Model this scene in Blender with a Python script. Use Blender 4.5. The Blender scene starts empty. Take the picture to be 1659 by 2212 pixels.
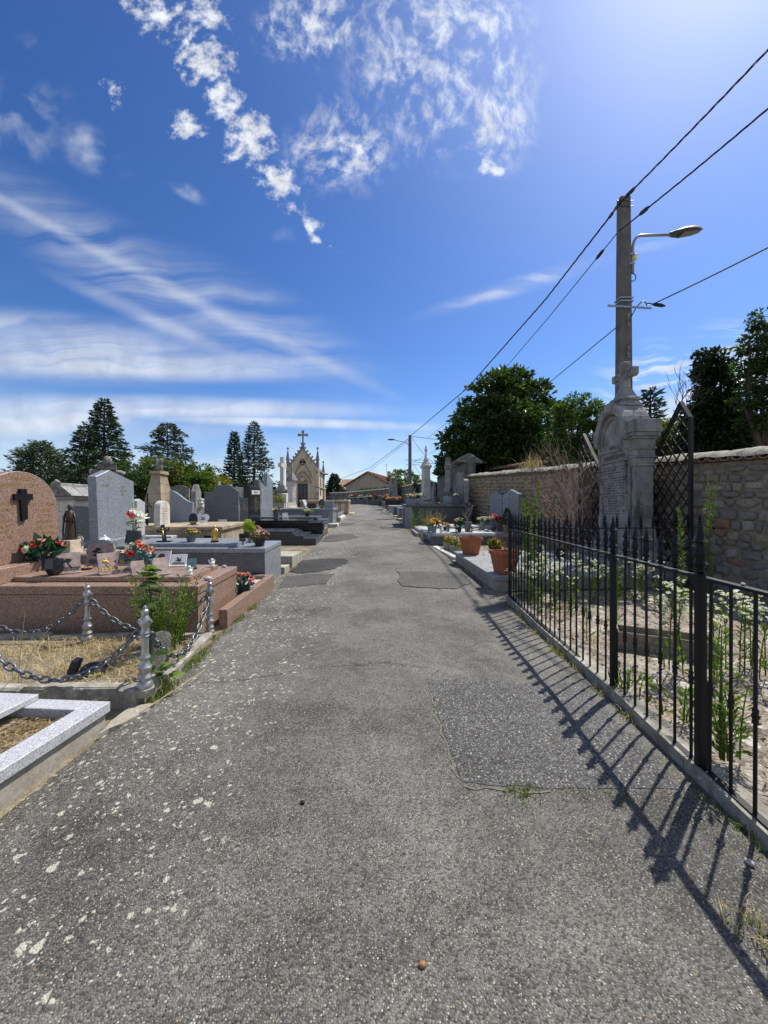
import bpy, bmesh, math, random
import numpy as np
from mathutils import Vector, Matrix
R = math.radians
rnd = random.Random(7)
nrg = np.random.default_rng(11)
SC = bpy.context.scene
C = SC.collection

# ------------------------------------------------------------ camera, sky, sun, exposure
CAMZ = 1.5
cam_d = bpy.data.cameras.new('camera'); cam = bpy.data.objects.new('camera', cam_d); C.objects.link(cam)
cam.location = (0, 0, CAMZ); cam.rotation_euler = (R(90), 0, 0)
cam_d.sensor_fit = 'HORIZONTAL'; cam_d.sensor_width = 36; cam_d.lens = 18
cam_d.clip_start = 0.05; cam_d.clip_end = 3000
SC.camera = cam
SUN_AZ, SUN_EL = 48.0, 56.4
sv = Vector((math.sin(R(SUN_AZ))*math.cos(R(SUN_EL)), math.cos(R(SUN_AZ))*math.cos(R(SUN_EL)), math.sin(R(SUN_EL))))
sun_d = bpy.data.lights.new('sun', 'SUN'); sun = bpy.data.objects.new('sun', sun_d); C.objects.link(sun)
sun_d.energy = 5.0; sun_d.angle = R(0.55); sun_d.color = (1, .955, .88)
sun.rotation_euler = sv.to_track_quat('Z', 'Y').to_euler()
SC.view_settings.view_transform = 'Standard'; SC.view_settings.look = 'None'
SC.view_settings.exposure = 0.24; SC.view_settings.gamma = 1
SC.view_settings.use_curve_mapping = False
SC.render.engine = 'CYCLES'
SC.cycles.use_denoising = True
SC.cycles.max_bounces = 6; SC.cycles.transparent_max_bounces = 8

def N(nt, typ, ins=None, **props):
    n = nt.nodes.new('ShaderNode' + typ)
    for k, v in props.items(): setattr(n, k, v)
    for k, v in (ins or {}).items():
        s = n.inputs[k]
        if isinstance(v, bpy.types.NodeSocket): nt.links.new(v, s)
        elif isinstance(v, bpy.types.Node): nt.links.new(v.outputs[0], s)
        else:
            if s.type == 'RGBA' and len(v) == 3: v = (*v, 1)
            s.default_value = v
    return n
def ramp(nt, fac, stops, interp='LINEAR'):
    n = nt.nodes.new('ShaderNodeValToRGB'); cr = n.color_ramp; cr.interpolation = interp
    while len(cr.elements) < len(stops): cr.elements.new(0.5)
    for e, (p, c) in zip(cr.elements, stops):
        e.position = p
        if isinstance(c, (int, float)): c = (c, c, c)
        e.color = (*c, 1)
    nt.links.new(fac, n.inputs[0]); return n.outputs[0]
def mixc(nt, fac, a, b, mode='MIX'):
    n = nt.nodes.new('ShaderNodeMix'); n.data_type = 'RGBA'; n.blend_type = mode
    for i, v in ((0, fac), (6, a), (7, b)):
        s = n.inputs[i]
        if isinstance(v, bpy.types.NodeSocket): nt.links.new(v, s)
        elif i == 0: s.default_value = v
        else: s.default_value = (*v, 1) if len(v) == 3 else v
    return n.outputs[2]
def math_(nt, op, a, b=0.0, c=None, clamp=False):
    n = nt.nodes.new('ShaderNodeMath'); n.operation = op; n.use_clamp = clamp
    for i, v in enumerate((a, b, c)):
        if v is None: continue
        if isinstance(v, bpy.types.NodeSocket): nt.links.new(v, n.inputs[i])
        else: n.inputs[i].default_value = v
    return n.outputs[0]
def mrange(nt, v, a, b, c=0.0, d=1.0, smooth=True):
    n = N(nt, 'MapRange', {0: v, 1: a, 2: b, 3: c, 4: d}); n.interpolation_type = 'SMOOTHSTEP' if smooth else 'LINEAR'
    return n.outputs[0]

def make_world():
    w = bpy.data.worlds.new('World'); SC.world = w; w.use_nodes = True
    nt = w.node_tree; nt.nodes.clear()
    tc = N(nt, 'TexCoord').outputs['Generated']
    sky = N(nt, 'TexSky', sky_type='NISHITA', sun_disc=False, sun_elevation=R(SUN_EL), sun_rotation=R(SUN_AZ),
            air_density=1.0, dust_density=0.6, ozone_density=3.0, altitude=300).outputs[0]
    sky = N(nt, 'Gamma', {0: sky, 1: 1.28}).outputs[0]
    sky = N(nt, 'HueSaturation', {'Hue': .506, 'Saturation': 1.14, 'Value': SKY_V, 'Color': sky}).outputs[0]
    sep = N(nt, 'SeparateXYZ', {0: tc})
    X, Y, Z = sep.outputs
    yp = math_(nt, 'MAXIMUM', Y, 0.02)
    u = math_(nt, 'DIVIDE', X, yp); v = math_(nt, 'DIVIDE', Z, yp)
    uv = N(nt, 'CombineXYZ', {0: u, 1: v}).outputs[0]
    front = mrange(nt, Y, 0.05, 0.25)
    back = math_(nt, 'SUBTRACT', 1.0, front)
    # horizontal cloud layer coordinates
    zp = math_(nt, 'MAXIMUM', math_(nt, 'ADD', Z, 0.05), 0.04)
    pl = N(nt, 'CombineXYZ', {0: math_(nt, 'DIVIDE', X, zp), 1: math_(nt, 'DIVIDE', Y, zp)}).outputs[0]
    def blob(x, y, ax, ay, rot=0.0, soft=0.15, src=None):
        m = N(nt, 'Mapping', {0: src or uv, 1: ((x-829.5)/829.5, (1106-y)/829.5, 0), 2: (0, 0, R(rot)), 3: (ax/829.5, ay/829.5, 1)}, vector_type='TEXTURE')
        l = N(nt, 'VectorMath', {0: m}, operation='LENGTH').outputs['Value']
        return mrange(nt, l, 1.0, soft)
    def union(lst):
        r = lst[0]
        for b in lst[1:]: r = math_(nt, 'MAXIMUM', r, b)
        return r
    wob = N(nt, 'TexNoise', {'Vector': uv, 'Scale': 3.0, 'Detail': 3}).outputs['Color']
    uvw = N(nt, 'VectorMath', {0: uv, 1: N(nt, 'VectorMath', {0: N(nt, 'VectorMath', {0: wob, 1: (.5, .5, .5)}, operation='SUBTRACT').outputs[0], 'Scale': 0.16}, operation='SCALE').outputs[0]}, operation='ADD').outputs[0]
    def wobble(scale, amp):
        w_ = N(nt, 'TexNoise', {'Vector': uv, 'Scale': scale, 'Detail': 2}).outputs['Color']
        return N(nt, 'VectorMath', {0: N(nt, 'VectorMath', {0: w_, 1: (.5, .5, .5)}, operation='SUBTRACT').outputs[0], 'Scale': amp}, operation='SCALE').outputs[0]
    uvc = N(nt, 'VectorMath', {0: N(nt, 'VectorMath', {0: uv, 1: wobble(4.0, .09)}, operation='ADD').outputs[0], 1: wobble(16.0, .05)}, operation='ADD').outputs[0]
    # puffy cumulus chain
    cum = union([blob(*b, 0.0, uvc) for b in ((325, 30, 150, 80, -40), (450, 120, 130, 100, -35), (485, 205, 120, 80, -55), (405, 268, 90, 55, 10), (545, 295, 150, 95, -52),
                 (598, 390, 160, 66, -50), (675, 485, 110, 36, -48), (1060, 358, 62, 26, 8), (245, 190, 70, 55, -25), (430, 25, 110, 70))])
    n1 = N(nt, 'TexNoise', {'Vector': N(nt, 'Mapping', {0: uvw, 1: (OFF1, OFF2, 0)}).outputs[0], 'Scale': 6.0, 'Detail': 8, 'Roughness': .6}).outputs[0]
    n1b = N(nt, 'TexNoise', {'Vector': uv, 'Scale': 30.0, 'Detail': 5, 'Roughness': .6}).outputs[0]
    d_cum = math_(nt, 'MULTIPLY', mrange(nt, math_(nt, 'ADD', math_(nt, 'ADD', cum, math_(nt, 'MULTIPLY', math_(nt, 'SUBTRACT', n1, .5), 2.3)), math_(nt, 'MULTIPLY', math_(nt, 'SUBTRACT', n1b, .5), 2.3)), .44, 1.28), mrange(nt, cum, .02, .2))
    # altocumulus mottling
    alt = union([blob(*b, src=uvw) for b in ((960, 110, 260, 290, 15, .35), (735, 310, 150, 160, 20, .25), (680, 50, 150, 110, 0, .5), (1060, 200, 140, 200, 0, .4))])
    n2 = N(nt, 'TexNoise', {'Vector': N(nt, 'Mapping', {0: uvw, 2: (0, 0, R(20)), 3: (1.15, .8, 1)}).outputs[0], 'Scale': 25.0, 'Detail': 6, 'Roughness': .62}).outputs[0]
    n2b = N(nt, 'TexNoise', {'Vector': uv, 'Scale': 4.0, 'Detail': 3}).outputs[0]
    d_alt = math_(nt, 'MULTIPLY', alt, mrange(nt, math_(nt, 'ADD', n2, math_(nt, 'MULTIPLY', math_(nt, 'SUBTRACT', n2b, .5), .7)), .38, .78))
    # faint puffs on the left
    lf = union([blob(60, 260, 130, 130, -30, .2), blob(190, 320, 130, 60, -30, .2), blob(400, 410, 70, 22, -32, .2), blob(60, 120, 60, 60), blob(620, 512, 40, 26)])
    n3 = N(nt, 'TexNoise', {'Vector': uvw, 'Scale': 8.0, 'Detail': 4}).outputs[0]
    d_lf = math_(nt, 'MULTIPLY', math_(nt, 'MULTIPLY', lf, mrange(nt, n3, .44, .72)), .5)
    # cirrus fan on the left: streaks drawn out along the layer
    def streaks(rot, sx, sy, sc, lo, hi, det=5):
        m = N(nt, 'Mapping', {0: uvw, 2: (0, 0, R(rot)), 3: (sx, sy, 1)})
        return mrange(nt, N(nt, 'TexNoise', {'Vector': m, 'Scale': sc, 'Detail': det, 'Roughness': .55}).outputs[0], lo, hi)
    s1 = streaks(28, .22, 7.0, 2.3, .34, .72, 6)
    s2 = streaks(4, .35, 6.5, 2.4, .36, .66, 6)
    fan = union([blob(290, 590, 640, 110, -30, .1), blob(520, 690, 460, 120, -27, .1)])
    d_fan = math_(nt, 'MULTIPLY', math_(nt, 'MULTIPLY', fan, s1), .42)
    spine = math_(nt, 'MULTIPLY', union([blob(130, 500, 420, 20, -28, .0), blob(400, 640, 400, 24, -28, 0), blob(660, 765, 290, 24, -25, 0), blob(330, 690, 330, 26, -24, 0)]), mrange(nt, s1, -1.2, 1.0))
    d_sp = math_(nt, 'MULTIPLY', spine, .40)
    band1 = union([blob(40, 745, 560, 92, -4, .25), blob(300, 790, 560, 45, -1, .2)])
    d_b1 = math_(nt, 'MULTIPLY', math_(nt, 'MULTIPLY', band1, mrange(nt, s2, -.7, .9)), .80)
    band2 = union([blob(330, 880, 640, 34, -1, .2), blob(620, 912, 420, 16, -2, .2), blob(60, 905, 320, 52, 2, .3)])
    d_b2 = math_(nt, 'MULTIPLY', math_(nt, 'MULTIPLY', band2, mrange(nt, s2, -.9, .6)), .72)
    # streaks on the right
    s4 = streaks(-17, 1.0, 6.0, 4.0, .42, .7)
    rs = union([blob(1105, 622, 290, 26, 17, .0), blob(1400, 535, 120, 16, 12, .0)])
    d_rs = math_(nt, 'MULTIPLY', math_(nt, 'MULTIPLY', rs, mrange(nt, s4, -.5, .9)), .5)
    s5 = streaks(-14, 1.2, 7.5, 5.0, .45, .66)
    r2 = union([blob(1440, 830, 210, 120, 10, .2), blob(1600, 790, 170, 120, 0, .3)])
    d_r2 = math_(nt, 'MULTIPLY', math_(nt, 'MULTIPLY', r2, s5), .85)
    d_r2b = math_(nt, 'MULTIPLY', union([blob(1640, 800, 150, 75, 8, .3), blob(1390, 920, 210, 60, 0, .3)]), .7)
    # low veil along the horizon, all the way round
    hz = mrange(nt, Z, .30, .02)
    n6 = N(nt, 'TexNoise', {'Vector': N(nt, 'Mapping', {0: tc, 3: (1.5, 1.5, 9)}).outputs[0], 'Scale': 2.2, 'Detail': 5}).outputs[0]
    d_h = math_(nt, 'MULTIPLY', hz, mrange(nt, n6, .30, .72, .18, .75))
    # everywhere outside the frame: broken cloud, cover raised to whiten the fill light
    n7 = N(nt, 'TexNoise', {'Vector': pl, 'Scale': 1.6, 'Detail': 6, 'Roughness': .6}).outputs[0]
    d_bk = math_(nt, 'MULTIPLY', math_(nt, 'MULTIPLY', back, mrange(nt, n7, .42, .66)), .85)
    fr = [d_alt, d_lf, d_fan, d_sp, d_b1, d_b2, d_rs, d_r2, d_r2b]
    inv = math_(nt, 'SUBTRACT', 1.0, d_cum)
    for d in fr: inv = math_(nt, 'MULTIPLY', inv, math_(nt, 'SUBTRACT', 1.0, math_(nt, 'MULTIPLY', d, .92)))
    dens_f = math_(nt, 'MULTIPLY', math_(nt, 'SUBTRACT', 1.0, inv), front)
    dens = union([dens_f, d_bk])
    dens = math_(nt, 'SUBTRACT', 1.0, math_(nt, 'MULTIPLY', math_(nt, 'SUBTRACT', 1.0, dens), math_(nt, 'SUBTRACT', 1.0, d_h)))
    shade = mrange(nt, N(nt, 'TexNoise', {'Vector': uvw, 'Scale': 14.0, 'Detail': 4}).outputs[0], .3, .7, .80, 1.04)
    ccol = N(nt, 'VectorMath', {0: (CLD*.93, CLD*.97, CLD*1.03), 'Scale': shade}, operation='SCALE').outputs[0]
    col = mixc(nt, dens, sky, ccol)
    # the bright glare of the sky round the sun
    sd = N(nt, 'VectorMath', {0: tc, 1: tuple(sv)}, operation='DOT_PRODUCT').outputs['Value']
    gl = math_(nt, 'POWER', math_(nt, 'MAXIMUM', sd, 0.0), 13.0)
    col = mixc(nt, 1.0, col, N(nt, 'VectorMath', {0: (1.0, 1.35, 1.9), 'Scale': gl}, operation='SCALE').outputs[0], 'ADD')
    bg = N(nt, 'Background', {0: col, 1: 0.1})
    nt.links.new(bg.outputs[0], N(nt, 'OutputWorld').inputs[0])
OFF1, OFF2 = 0.4, 3.7
SKY_V, CLD = 0.77, 8.2
make_world()

# ------------------------------------------------------------ picture helpers
F = 829.5
def at(x, y, Y): return Vector(((x-829.5)/F*Y, Y, CAMZ+(1106-y)/F*Y))
def ax(x, Y): return (x-829.5)/F*Y
def az(y, Y): return CAMZ+(1106-y)/F*Y
ZP = np.array([(-30, -1.0), (-5, -.22), (0, -.12), (2, -.05), (3, -.005), (5, .01), (6.4, .05), (7.3, .1), (8.5, .18), (10, .29), (13, .53), (17, .8), (22.5, 1.12), (30, 1.52), (40, 2.05), (50, 2.45), (60, 2.62), (90, 2.6), (140, .5), (300, -9), (900, -30)])
def zg(Y): return float(np.interp(Y, ZP[:, 0], ZP[:, 1]))
XLP = np.array([(-6, -1.8), (1, -1.93), (2, -1.99), (2.75, -1.95), (3.2, -1.88), (4.65, -2.05), (5.1, -2.05), (7.3, -2.2), (10, -2.16), (13, -2.2), (17, -2.25), (22, -2.4), (30, -2.8), (40, -3.6), (50, -5), (62, -8)])
XRP = np.array([(-6, 1.45), (1.83, 1.78), (6.4, 2.03), (7, 1.98), (10, 1.78), (13, 1.42), (17, .98), (20, .95), (24, .8), (30, .3), (40, -.6), (50, -2.1), (62, -6)])
def xl(Y): return float(np.interp(Y, XLP[:, 0], XLP[:, 1]))
def xr(Y): return float(np.interp(Y, XRP[:, 0], XRP[:, 1]))
def wall_x(Y): return 6.1-.147*(Y-6.4)

# ------------------------------------------------------------ mesh helper
class MB:
    def __init__(self): self.v = []; self.f = []
    def add(self, vs, fs, M=None):
        o = len(self.v)
        for p in vs:
            p = Vector(p)
            self.v.append(M @ p if M is not None else p)
        for f in fs: self.f.append([i+o for i in f])
        return self
    def box(self, x0, x1, y0, y1, z0, z1, b=0.0, M=None):
        if b <= 0:
            vs = [(x, y, z) for z in (z0, z1) for y in (y0, y1) for x in (x0, x1)]
            return self.add(vs, [(0, 2, 3, 1), (4, 5, 7, 6), (0, 1, 5, 4), (2, 6, 7, 3), (0, 4, 6, 2), (1, 3, 7, 5)], M)
        X = (x0, x1); Yy = (y0, y1); Z = (z0, z1); vs = []; ix = {}
        for i in (0, 1):
            for j in (0, 1):
                for k in (0, 1):
                    ex = b if i == 0 else -b; ey = b if j == 0 else -b; ez = b if k == 0 else -b
                    for a, p in enumerate(((X[i], Yy[j]+ey, Z[k]+ez), (X[i]+ex, Yy[j], Z[k]+ez), (X[i]+ex, Yy[j]+ey, Z[k]))):
                        ix[i, j, k, a] = len(vs); vs.append(p)
        fs = []
        for i in (0, 1):
            fs.append([ix[i, 0, 0, 0], ix[i, 1, 0, 0], ix[i, 1, 1, 0], ix[i, 0, 1, 0]])
            fs.append([ix[0, i, 0, 1], ix[1, i, 0, 1], ix[1, i, 1, 1], ix[0, i, 1, 1]])
            fs.append([ix[0, 0, i, 2], ix[1, 0, i, 2], ix[1, 1, i, 2], ix[0, 1, i, 2]])
            for j in (0, 1):
                fs.append([ix[i, j, 0, 0], ix[i, j, 1, 0], ix[i, j, 1, 1], ix[i, j, 0, 1]])
                fs.append([ix[i, 0, j, 0], ix[i, 1, j, 0], ix[i, 1, j, 2], ix[i, 0, j, 2]])
                fs.append([ix[0, i, j, 1], ix[1, i, j, 1], ix[1, i, j, 2], ix[0, i, j, 2]])
                for k in (0, 1): fs.append([ix[i, j, k, 0], ix[i, j, k, 1], ix[i, j, k, 2]])
        return self.add(vs, fs, M)
    def prism(self, poly, axis, a, b, M=None):
        def P(u, w, t): return (t, u, w) if axis == 'x' else (u, t, w) if axis == 'y' else (u, w, t)
        n = len(poly)
        vs = [P(u, w, a) for u, w in poly]+[P(u, w, b) for u, w in poly]
        fs = [list(range(n))[::-1], list(range(n, 2*n))]+[(i, (i+1) % n, n+(i+1) % n, n+i) for i in range(n)]
        return self.add(vs, fs, M)
    def frust(self, x0, x1, y0, y1, z0, X0, X1, Y0, Y1, z1, M=None):
        vs = [(x0, y0, z0), (x1, y0, z0), (x1, y1, z0), (x0, y1, z0), (X0, Y0, z1), (X1, Y0, z1), (X1, Y1, z1), (X0, Y1, z1)]
        return self.add(vs, [(3, 2, 1, 0), (4, 5, 6, 7), (0, 1, 5, 4), (1, 2, 6, 5), (2, 3, 7, 6), (3, 0, 4, 7)], M)
    def lathe(self, prof, n=12, c=(0, 0, 0), M=None):
        vs = []; fs = []
        for r, z in prof:
            for i in range(n):
                a = 2*math.pi*i/n; vs.append((c[0]+r*math.cos(a), c[1]+r*math.sin(a), c[2]+z))
        m = len(prof)
        for k in range(m-1):
            for i in range(n): fs.append((k*n+i, k*n+(i+1) % n, (k+1)*n+(i+1) % n, (k+1)*n+i))
        fs.append(list(range(n))[::-1]); fs.append([(m-1)*n+i for i in range(n)])
        return self.add(vs, fs, M)
    def tube(self, pts, r, n=6, closed=False, M=None):
        pts = [Vector(p) for p in pts]; m = len(pts); vs = []; fs = []
        up = None
        for k, p in enumerate(pts):
            a = pts[(k-1) % m] if (closed or k > 0) else p
            b = pts[(k+1) % m] if (closed or k < m-1) else p
            t = (b-a).normalized() if (b-a).length > 1e-9 else Vector((0, 0, 1))
            if up is None or abs(t.dot(up)) > .98: up = Vector((0, 0, 1)) if abs(t.z) < .9 else Vector((1, 0, 0))
            s = t.cross(up).normalized(); w = s.cross(t).normalized(); up = w
            rr = r[k] if isinstance(r, (list, tuple)) else r
            for i in range(n):
                an = 2*math.pi*i/n; vs.append(p+s*(rr*math.cos(an))+w*(rr*math.sin(an)))
        for k in range(m if closed else m-1):
            k2 = (k+1) % m
            for i in range(n): fs.append((k*n+i, k*n+(i+1) % n, k2*n+(i+1) % n, k2*n+i))
        if not closed: fs.append(list(range(n))[::-1]); fs.append([(m-1)*n+i for i in range(n)])
        return self.add(vs, fs, M)
    def ball(self, c, r, nu=10, nv=7, jit=0.0, M=None):
        if not isinstance(r, (tuple, list)): r = (r, r, r)
        vs = [(c[0], c[1], c[2]-r[2])]; fs = []
        for j in range(1, nv):
            th = math.pi*j/nv
            for i in range(nu):
                a = 2*math.pi*i/nu; q = 1+rnd.uniform(-jit, jit)
                vs.append((c[0]+r[0]*q*math.sin(th)*math.cos(a), c[1]+r[1]*q*math.sin(th)*math.sin(a), c[2]-r[2]*q*math.cos(th)))
        vs.append((c[0], c[1], c[2]+r[2])); L = len(vs)-1
        for i in range(nu):
            fs.append((0, 1+(i+1) % nu, 1+i)); fs.append((L, L-nu+i, L-nu+(i+1) % nu))
        for j in range(nv-2):
            for i in range(nu):
                a = 1+j*nu; fs.append((a+i, a+(i+1) % nu, a+nu+(i+1) % nu, a+nu+i))
        return self.add(vs, fs, M)
    def mesh(self, name, smooth=False, fix=True):
        me = bpy.data.meshes.new(name); me.from_pydata(self.v, [], self.f)
        if fix:
            bm = bmesh.new(); bm.from_mesh(me); bmesh.ops.recalc_face_normals(bm, faces=bm.faces); bm.to_mesh(me); bm.free()
        if smooth:
            me.polygons.foreach_set('use_smooth', [True]*len(me.polygons))
            if smooth != 'all':
                try: me.set_sharp_from_angle(angle=R(38))
                except Exception: pass
        me.update(); return me
    def build(self, name, mat, parent=None, smooth=False, fix=True):
        return link(name, self.mesh(name, smooth, fix), mat, parent)
def link(name, me, mat, parent=None, loc=None, rot=None, sc=None):
    if mat and not me.materials: me.materials.append(mat)
    o = bpy.data.objects.new(name, me); C.objects.link(o)
    if parent: o.parent = parent
    if loc is not None: o.location = loc
    if rot is not None: o.rotation_euler = rot
    if sc is not None: o.scale = sc if not isinstance(sc, (int, float)) else (sc, sc, sc)
    return o
def npmesh(name, V, Fc, smooth=False):
    V = np.asarray(V, np.float32).reshape(-1, 3); Fc = np.asarray(Fc, np.int32); k = Fc.shape[1]
    me = bpy.data.meshes.new(name)
    me.vertices.add(len(V)); me.vertices.foreach_set('co', V.ravel())
    me.loops.add(Fc.size); me.loops.foreach_set('vertex_index', Fc.ravel())
    me.polygons.add(len(Fc)); me.polygons.foreach_set('loop_start', np.arange(0, Fc.size, k, dtype=np.int32))
    me.polygons.foreach_set('loop_total', np.full(len(Fc), k, np.int32))
    if smooth: me.polygons.foreach_set('use_smooth', np.ones(len(Fc), bool))
    me.update(calc_edges=True); return me
def tag(o, label, cat=None, group=None, kind=None):
    if label: o['label'] = label
    if cat: o['category'] = cat
    if group: o['group'] = group
    if kind: o['kind'] = kind
    return o
def thing(name, label, cat, loc, rz=0.0, group=None, tilt=0.0):
    o = bpy.data.objects.new(name, None); C.objects.link(o); o.empty_display_size = .1
    o.location = loc; o.rotation_euler = (math.atan(tilt), 0, rz)
    return tag(o, label, cat, group)
def struct(o): o['kind'] = 'structure'; return o
def stuff(o): o['kind'] = 'stuff'; return o
def copy_tree(o, parent=None):
    c = o.copy(); C.objects.link(c)
    if parent is not None: c.parent = parent; c.matrix_parent_inverse = o.matrix_parent_inverse.copy()
    for ch in list(o.children): copy_tree(ch, c)
    return c

# ------------------------------------------------------------ leaf clouds
def cards(P, size, aspect=.55, up=0.0, D=None, jit=.35):
    """one rhombic leaf per point; D = preferred direction of the leaf axis"""
    P = np.asarray(P, float).reshape(-1, 3); n = len(P)
    a = nrg.normal(size=(n, 3))
    if D is not None: a = a*jit+np.asarray(D)
    a /= np.linalg.norm(a, axis=1, keepdims=True)+1e-9
    b = nrg.normal(size=(n, 3))
    if up: b = np.cross(a, np.array([0, 0, 1.0])+nrg.normal(size=(n, 3))*(1-up))
    else: b = np.cross(a, b)
    b /= np.linalg.norm(b, axis=1, keepdims=True)+1e-9
    s = (np.asarray(size)*np.exp(nrg.normal(size=n)*.22)).reshape(-1, 1)
    nn = np.cross(a, b)
    V = np.stack([P, P+a*s*.5+b*s*aspect*.5+nn*s*.06, P+a*s, P+a*s*.5-b*s*aspect*.5+nn*s*.06], 1)
    return V.reshape(-1, 3), np.arange(4*n).reshape(n, 4)
def card_obj(name, lst, mat, parent=None):
    V = np.concatenate([v for v, f in lst]); o = 0; Fs = []
    for v, f in lst: Fs.append(f+o); o += len(v)
    return link(name, npmesh(name, V, np.concatenate(Fs)), mat, parent)
def blades(P, h, w, lean=.35):
    P = np.asarray(P, float).reshape(-1, 3); n = len(P)
    a = nrg.uniform(0, 2*np.pi, n); hh = (np.asarray(h)*np.exp(nrg.normal(size=n)*.3)).reshape(-1, 1)
    d = np.stack([np.cos(a), np.sin(a), np.zeros(n)], 1); s = np.stack([-np.sin(a), np.cos(a), np.zeros(n)], 1)*w*.5
    ln = np.abs(nrg.normal(size=(n, 1)))*lean
    up = np.array([0, 0, 1.0])
    m = P+up*hh*.55+d*hh*ln*.35; t = P+up*hh*(1-.25*np.minimum(ln, 1.5))+d*hh*ln
    V = np.stack([P-s, P+s, m+s*.8, m-s*.8, t], 1).reshape(-1, 3)
    b = (np.arange(n)*5).reshape(-1, 1)
    return V, np.concatenate([b+np.array([[0, 1, 2]]), b+np.array([[0, 2, 3]]), b+np.array([[3, 2, 4]])])
# ------------------------------------------------------------ materials
M = {}
def mat(name):
    m = bpy.data.materials.new(name); m.use_nodes = True; nt = m.node_tree; nt.nodes.clear(); M[name] = m
    return m, nt, N(nt, 'TexCoord').outputs['Object']
def finish(nt, col, rough=.7, bump=None, dist=.01, strength=.5, metal=0.0, spec=.5, extra=None):
    p = N(nt, 'BsdfPrincipled', {'Base Color': col, 'Roughness': rough, 'Metallic': metal, 'Specular IOR Level': spec})
    for k, v in (extra or {}).items():
        if isinstance(v, bpy.types.NodeSocket): nt.links.new(v, p.inputs[k])
        else: p.inputs[k].default_value = v
    if bump is not None:
        b = N(nt, 'Bump', {'Height': bump, 'Distance': dist, 'Strength': strength}); nt.links.new(b.outputs[0], p.inputs['Normal'])
    nt.links.new(p.outputs[0], N(nt, 'OutputMaterial').inputs[0]); return p
def noise(nt, v, scale, det=4, rough=.55, sc=None):
    if sc: v = N(nt, 'Mapping', {0: v, 3: sc}).outputs[0]
    return N(nt, 'TexNoise', {'Vector': v, 'Scale': scale, 'Detail': det, 'Roughness': rough}).outputs[0]
def voro(nt, v, scale, out='Color', feature='F1', rnd_=1.0):
    return N(nt, 'TexVoronoi', {'Vector': v, 'Scale': scale, 'Randomness': rnd_}, feature=feature).outputs[out]
def plain(name, col, rough=.5, metal=0.0, var=.15, scale=30, bump=0.0, spec=.5, extra=None):
    m, nt, v = mat(name)
    n = noise(nt, v, scale)
    c = ramp(nt, n, [(.3, tuple(x*(1-var) for x in col)), (.7, tuple(min(1, x*(1+var)) for x in col))])
    finish(nt, c, rough, n if bump else None, .004, bump, metal, spec, extra); return m
def granite(name, c0, c1, c2, scale=90, rough=.22, dirt=.25, spec=.5):
    """polished or flamed granite: grains of three tones, a slow cloudiness, a film of grime"""
    m, nt, v = mat(name)
    g = N(nt, 'SeparateColor', {0: voro(nt, v, scale)}).outputs[0]
    g2 = noise(nt, v, scale*.45, 3, .7)
    f = math_(nt, 'ADD', math_(nt, 'MULTIPLY', g, .5), math_(nt, 'MULTIPLY', g2, .5))
    c = ramp(nt, f, [(.28, c0), (.5, c1), (.72, c2)])
    cl = noise(nt, v, 3.0, 4)
    c = mixc(nt, mrange(nt, cl, .35, .75, 0, dirt), c, tuple(x*.55+.01 for x in c1))
    st = noise(nt, v, 6, 4, .6, (1.5, 1.5, .16))
    c = mixc(nt, mrange(nt, st, .5, .72, 0, dirt*1.3), c, tuple(x*.45+.008 for x in c1))
    r = mrange(nt, noise(nt, v, 7, 4), .3, .8, rough, min(1, rough+.22))
    finish(nt, c, r, None, spec=spec); return m
def stone(name, c0, c1, c2, scale=5, rough=.88, bump=.5, stain=.5, stain_col=(.025, .024, .022), fine=60, streak=True):
    """weathered stone: mottling, fine grain, dark runs of dirt down its faces and pale lichen specks"""
    m, nt, v = mat(name)
    a = noise(nt, v, scale, 6, .62)
    c = ramp(nt, a, [(.28, c0), (.5, c1), (.72, c2)])
    fn = noise(nt, v, fine, 3, .6)
    c = mixc(nt, .5, c, ramp(nt, fn, [(.3, .3), (.7, .72)]), 'OVERLAY')
    if stain:
        s = noise(nt, v, scale*.9, 5, .6, (1.6, 1.6, .28) if streak else None)
        c = mixc(nt, mrange(nt, s, .5, .74, 0, stain), c, stain_col)
    sp = N(nt, 'SeparateColor', {0: voro(nt, v, 22)}).outputs[0]
    c = mixc(nt, math_(nt, 'MULTIPLY', mrange(nt, voro(nt, v, 22, 'Distance'), .32, .18), math_(nt, 'GREATER_THAN', sp, .86)), c, tuple(min(1, x*1.15+.05) for x in c2))
    h = math_(nt, 'ADD', math_(nt, 'MULTIPLY', a, 1.0), math_(nt, 'MULTIPLY', fn, .25))
    finish(nt, c, rough, h, .02, bump); return m
def leaf(name, c0, c1, c2, trans=.35, rough=.55, dry=0.0):
    m, nt, v = mat(name)
    ri = N(nt, 'NewGeometry').outputs['Random Per Island']
    stops = [(0, c0), (.55, c1), (.97 if not dry else 1-dry, c2)]
    if dry: stops.append((1-dry*.5, (.16, .11, .04)))
    c = ramp(nt, ri, stops)
    d = N(nt, 'BsdfPrincipled', {'Base Color': c, 'Roughness': rough, 'Specular IOR Level': .3})
    t = N(nt, 'BsdfTranslucent', {0: mixc(nt, 1.0, c, (1.25, 1.45, .55), 'MULTIPLY')})
    mx = N(nt, 'MixShader', {0: trans, 1: d.outputs[0], 2: t.outputs[0]})
    nt.links.new(mx.outputs[0], N(nt, 'OutputMaterial').inputs[0]); return m

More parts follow.
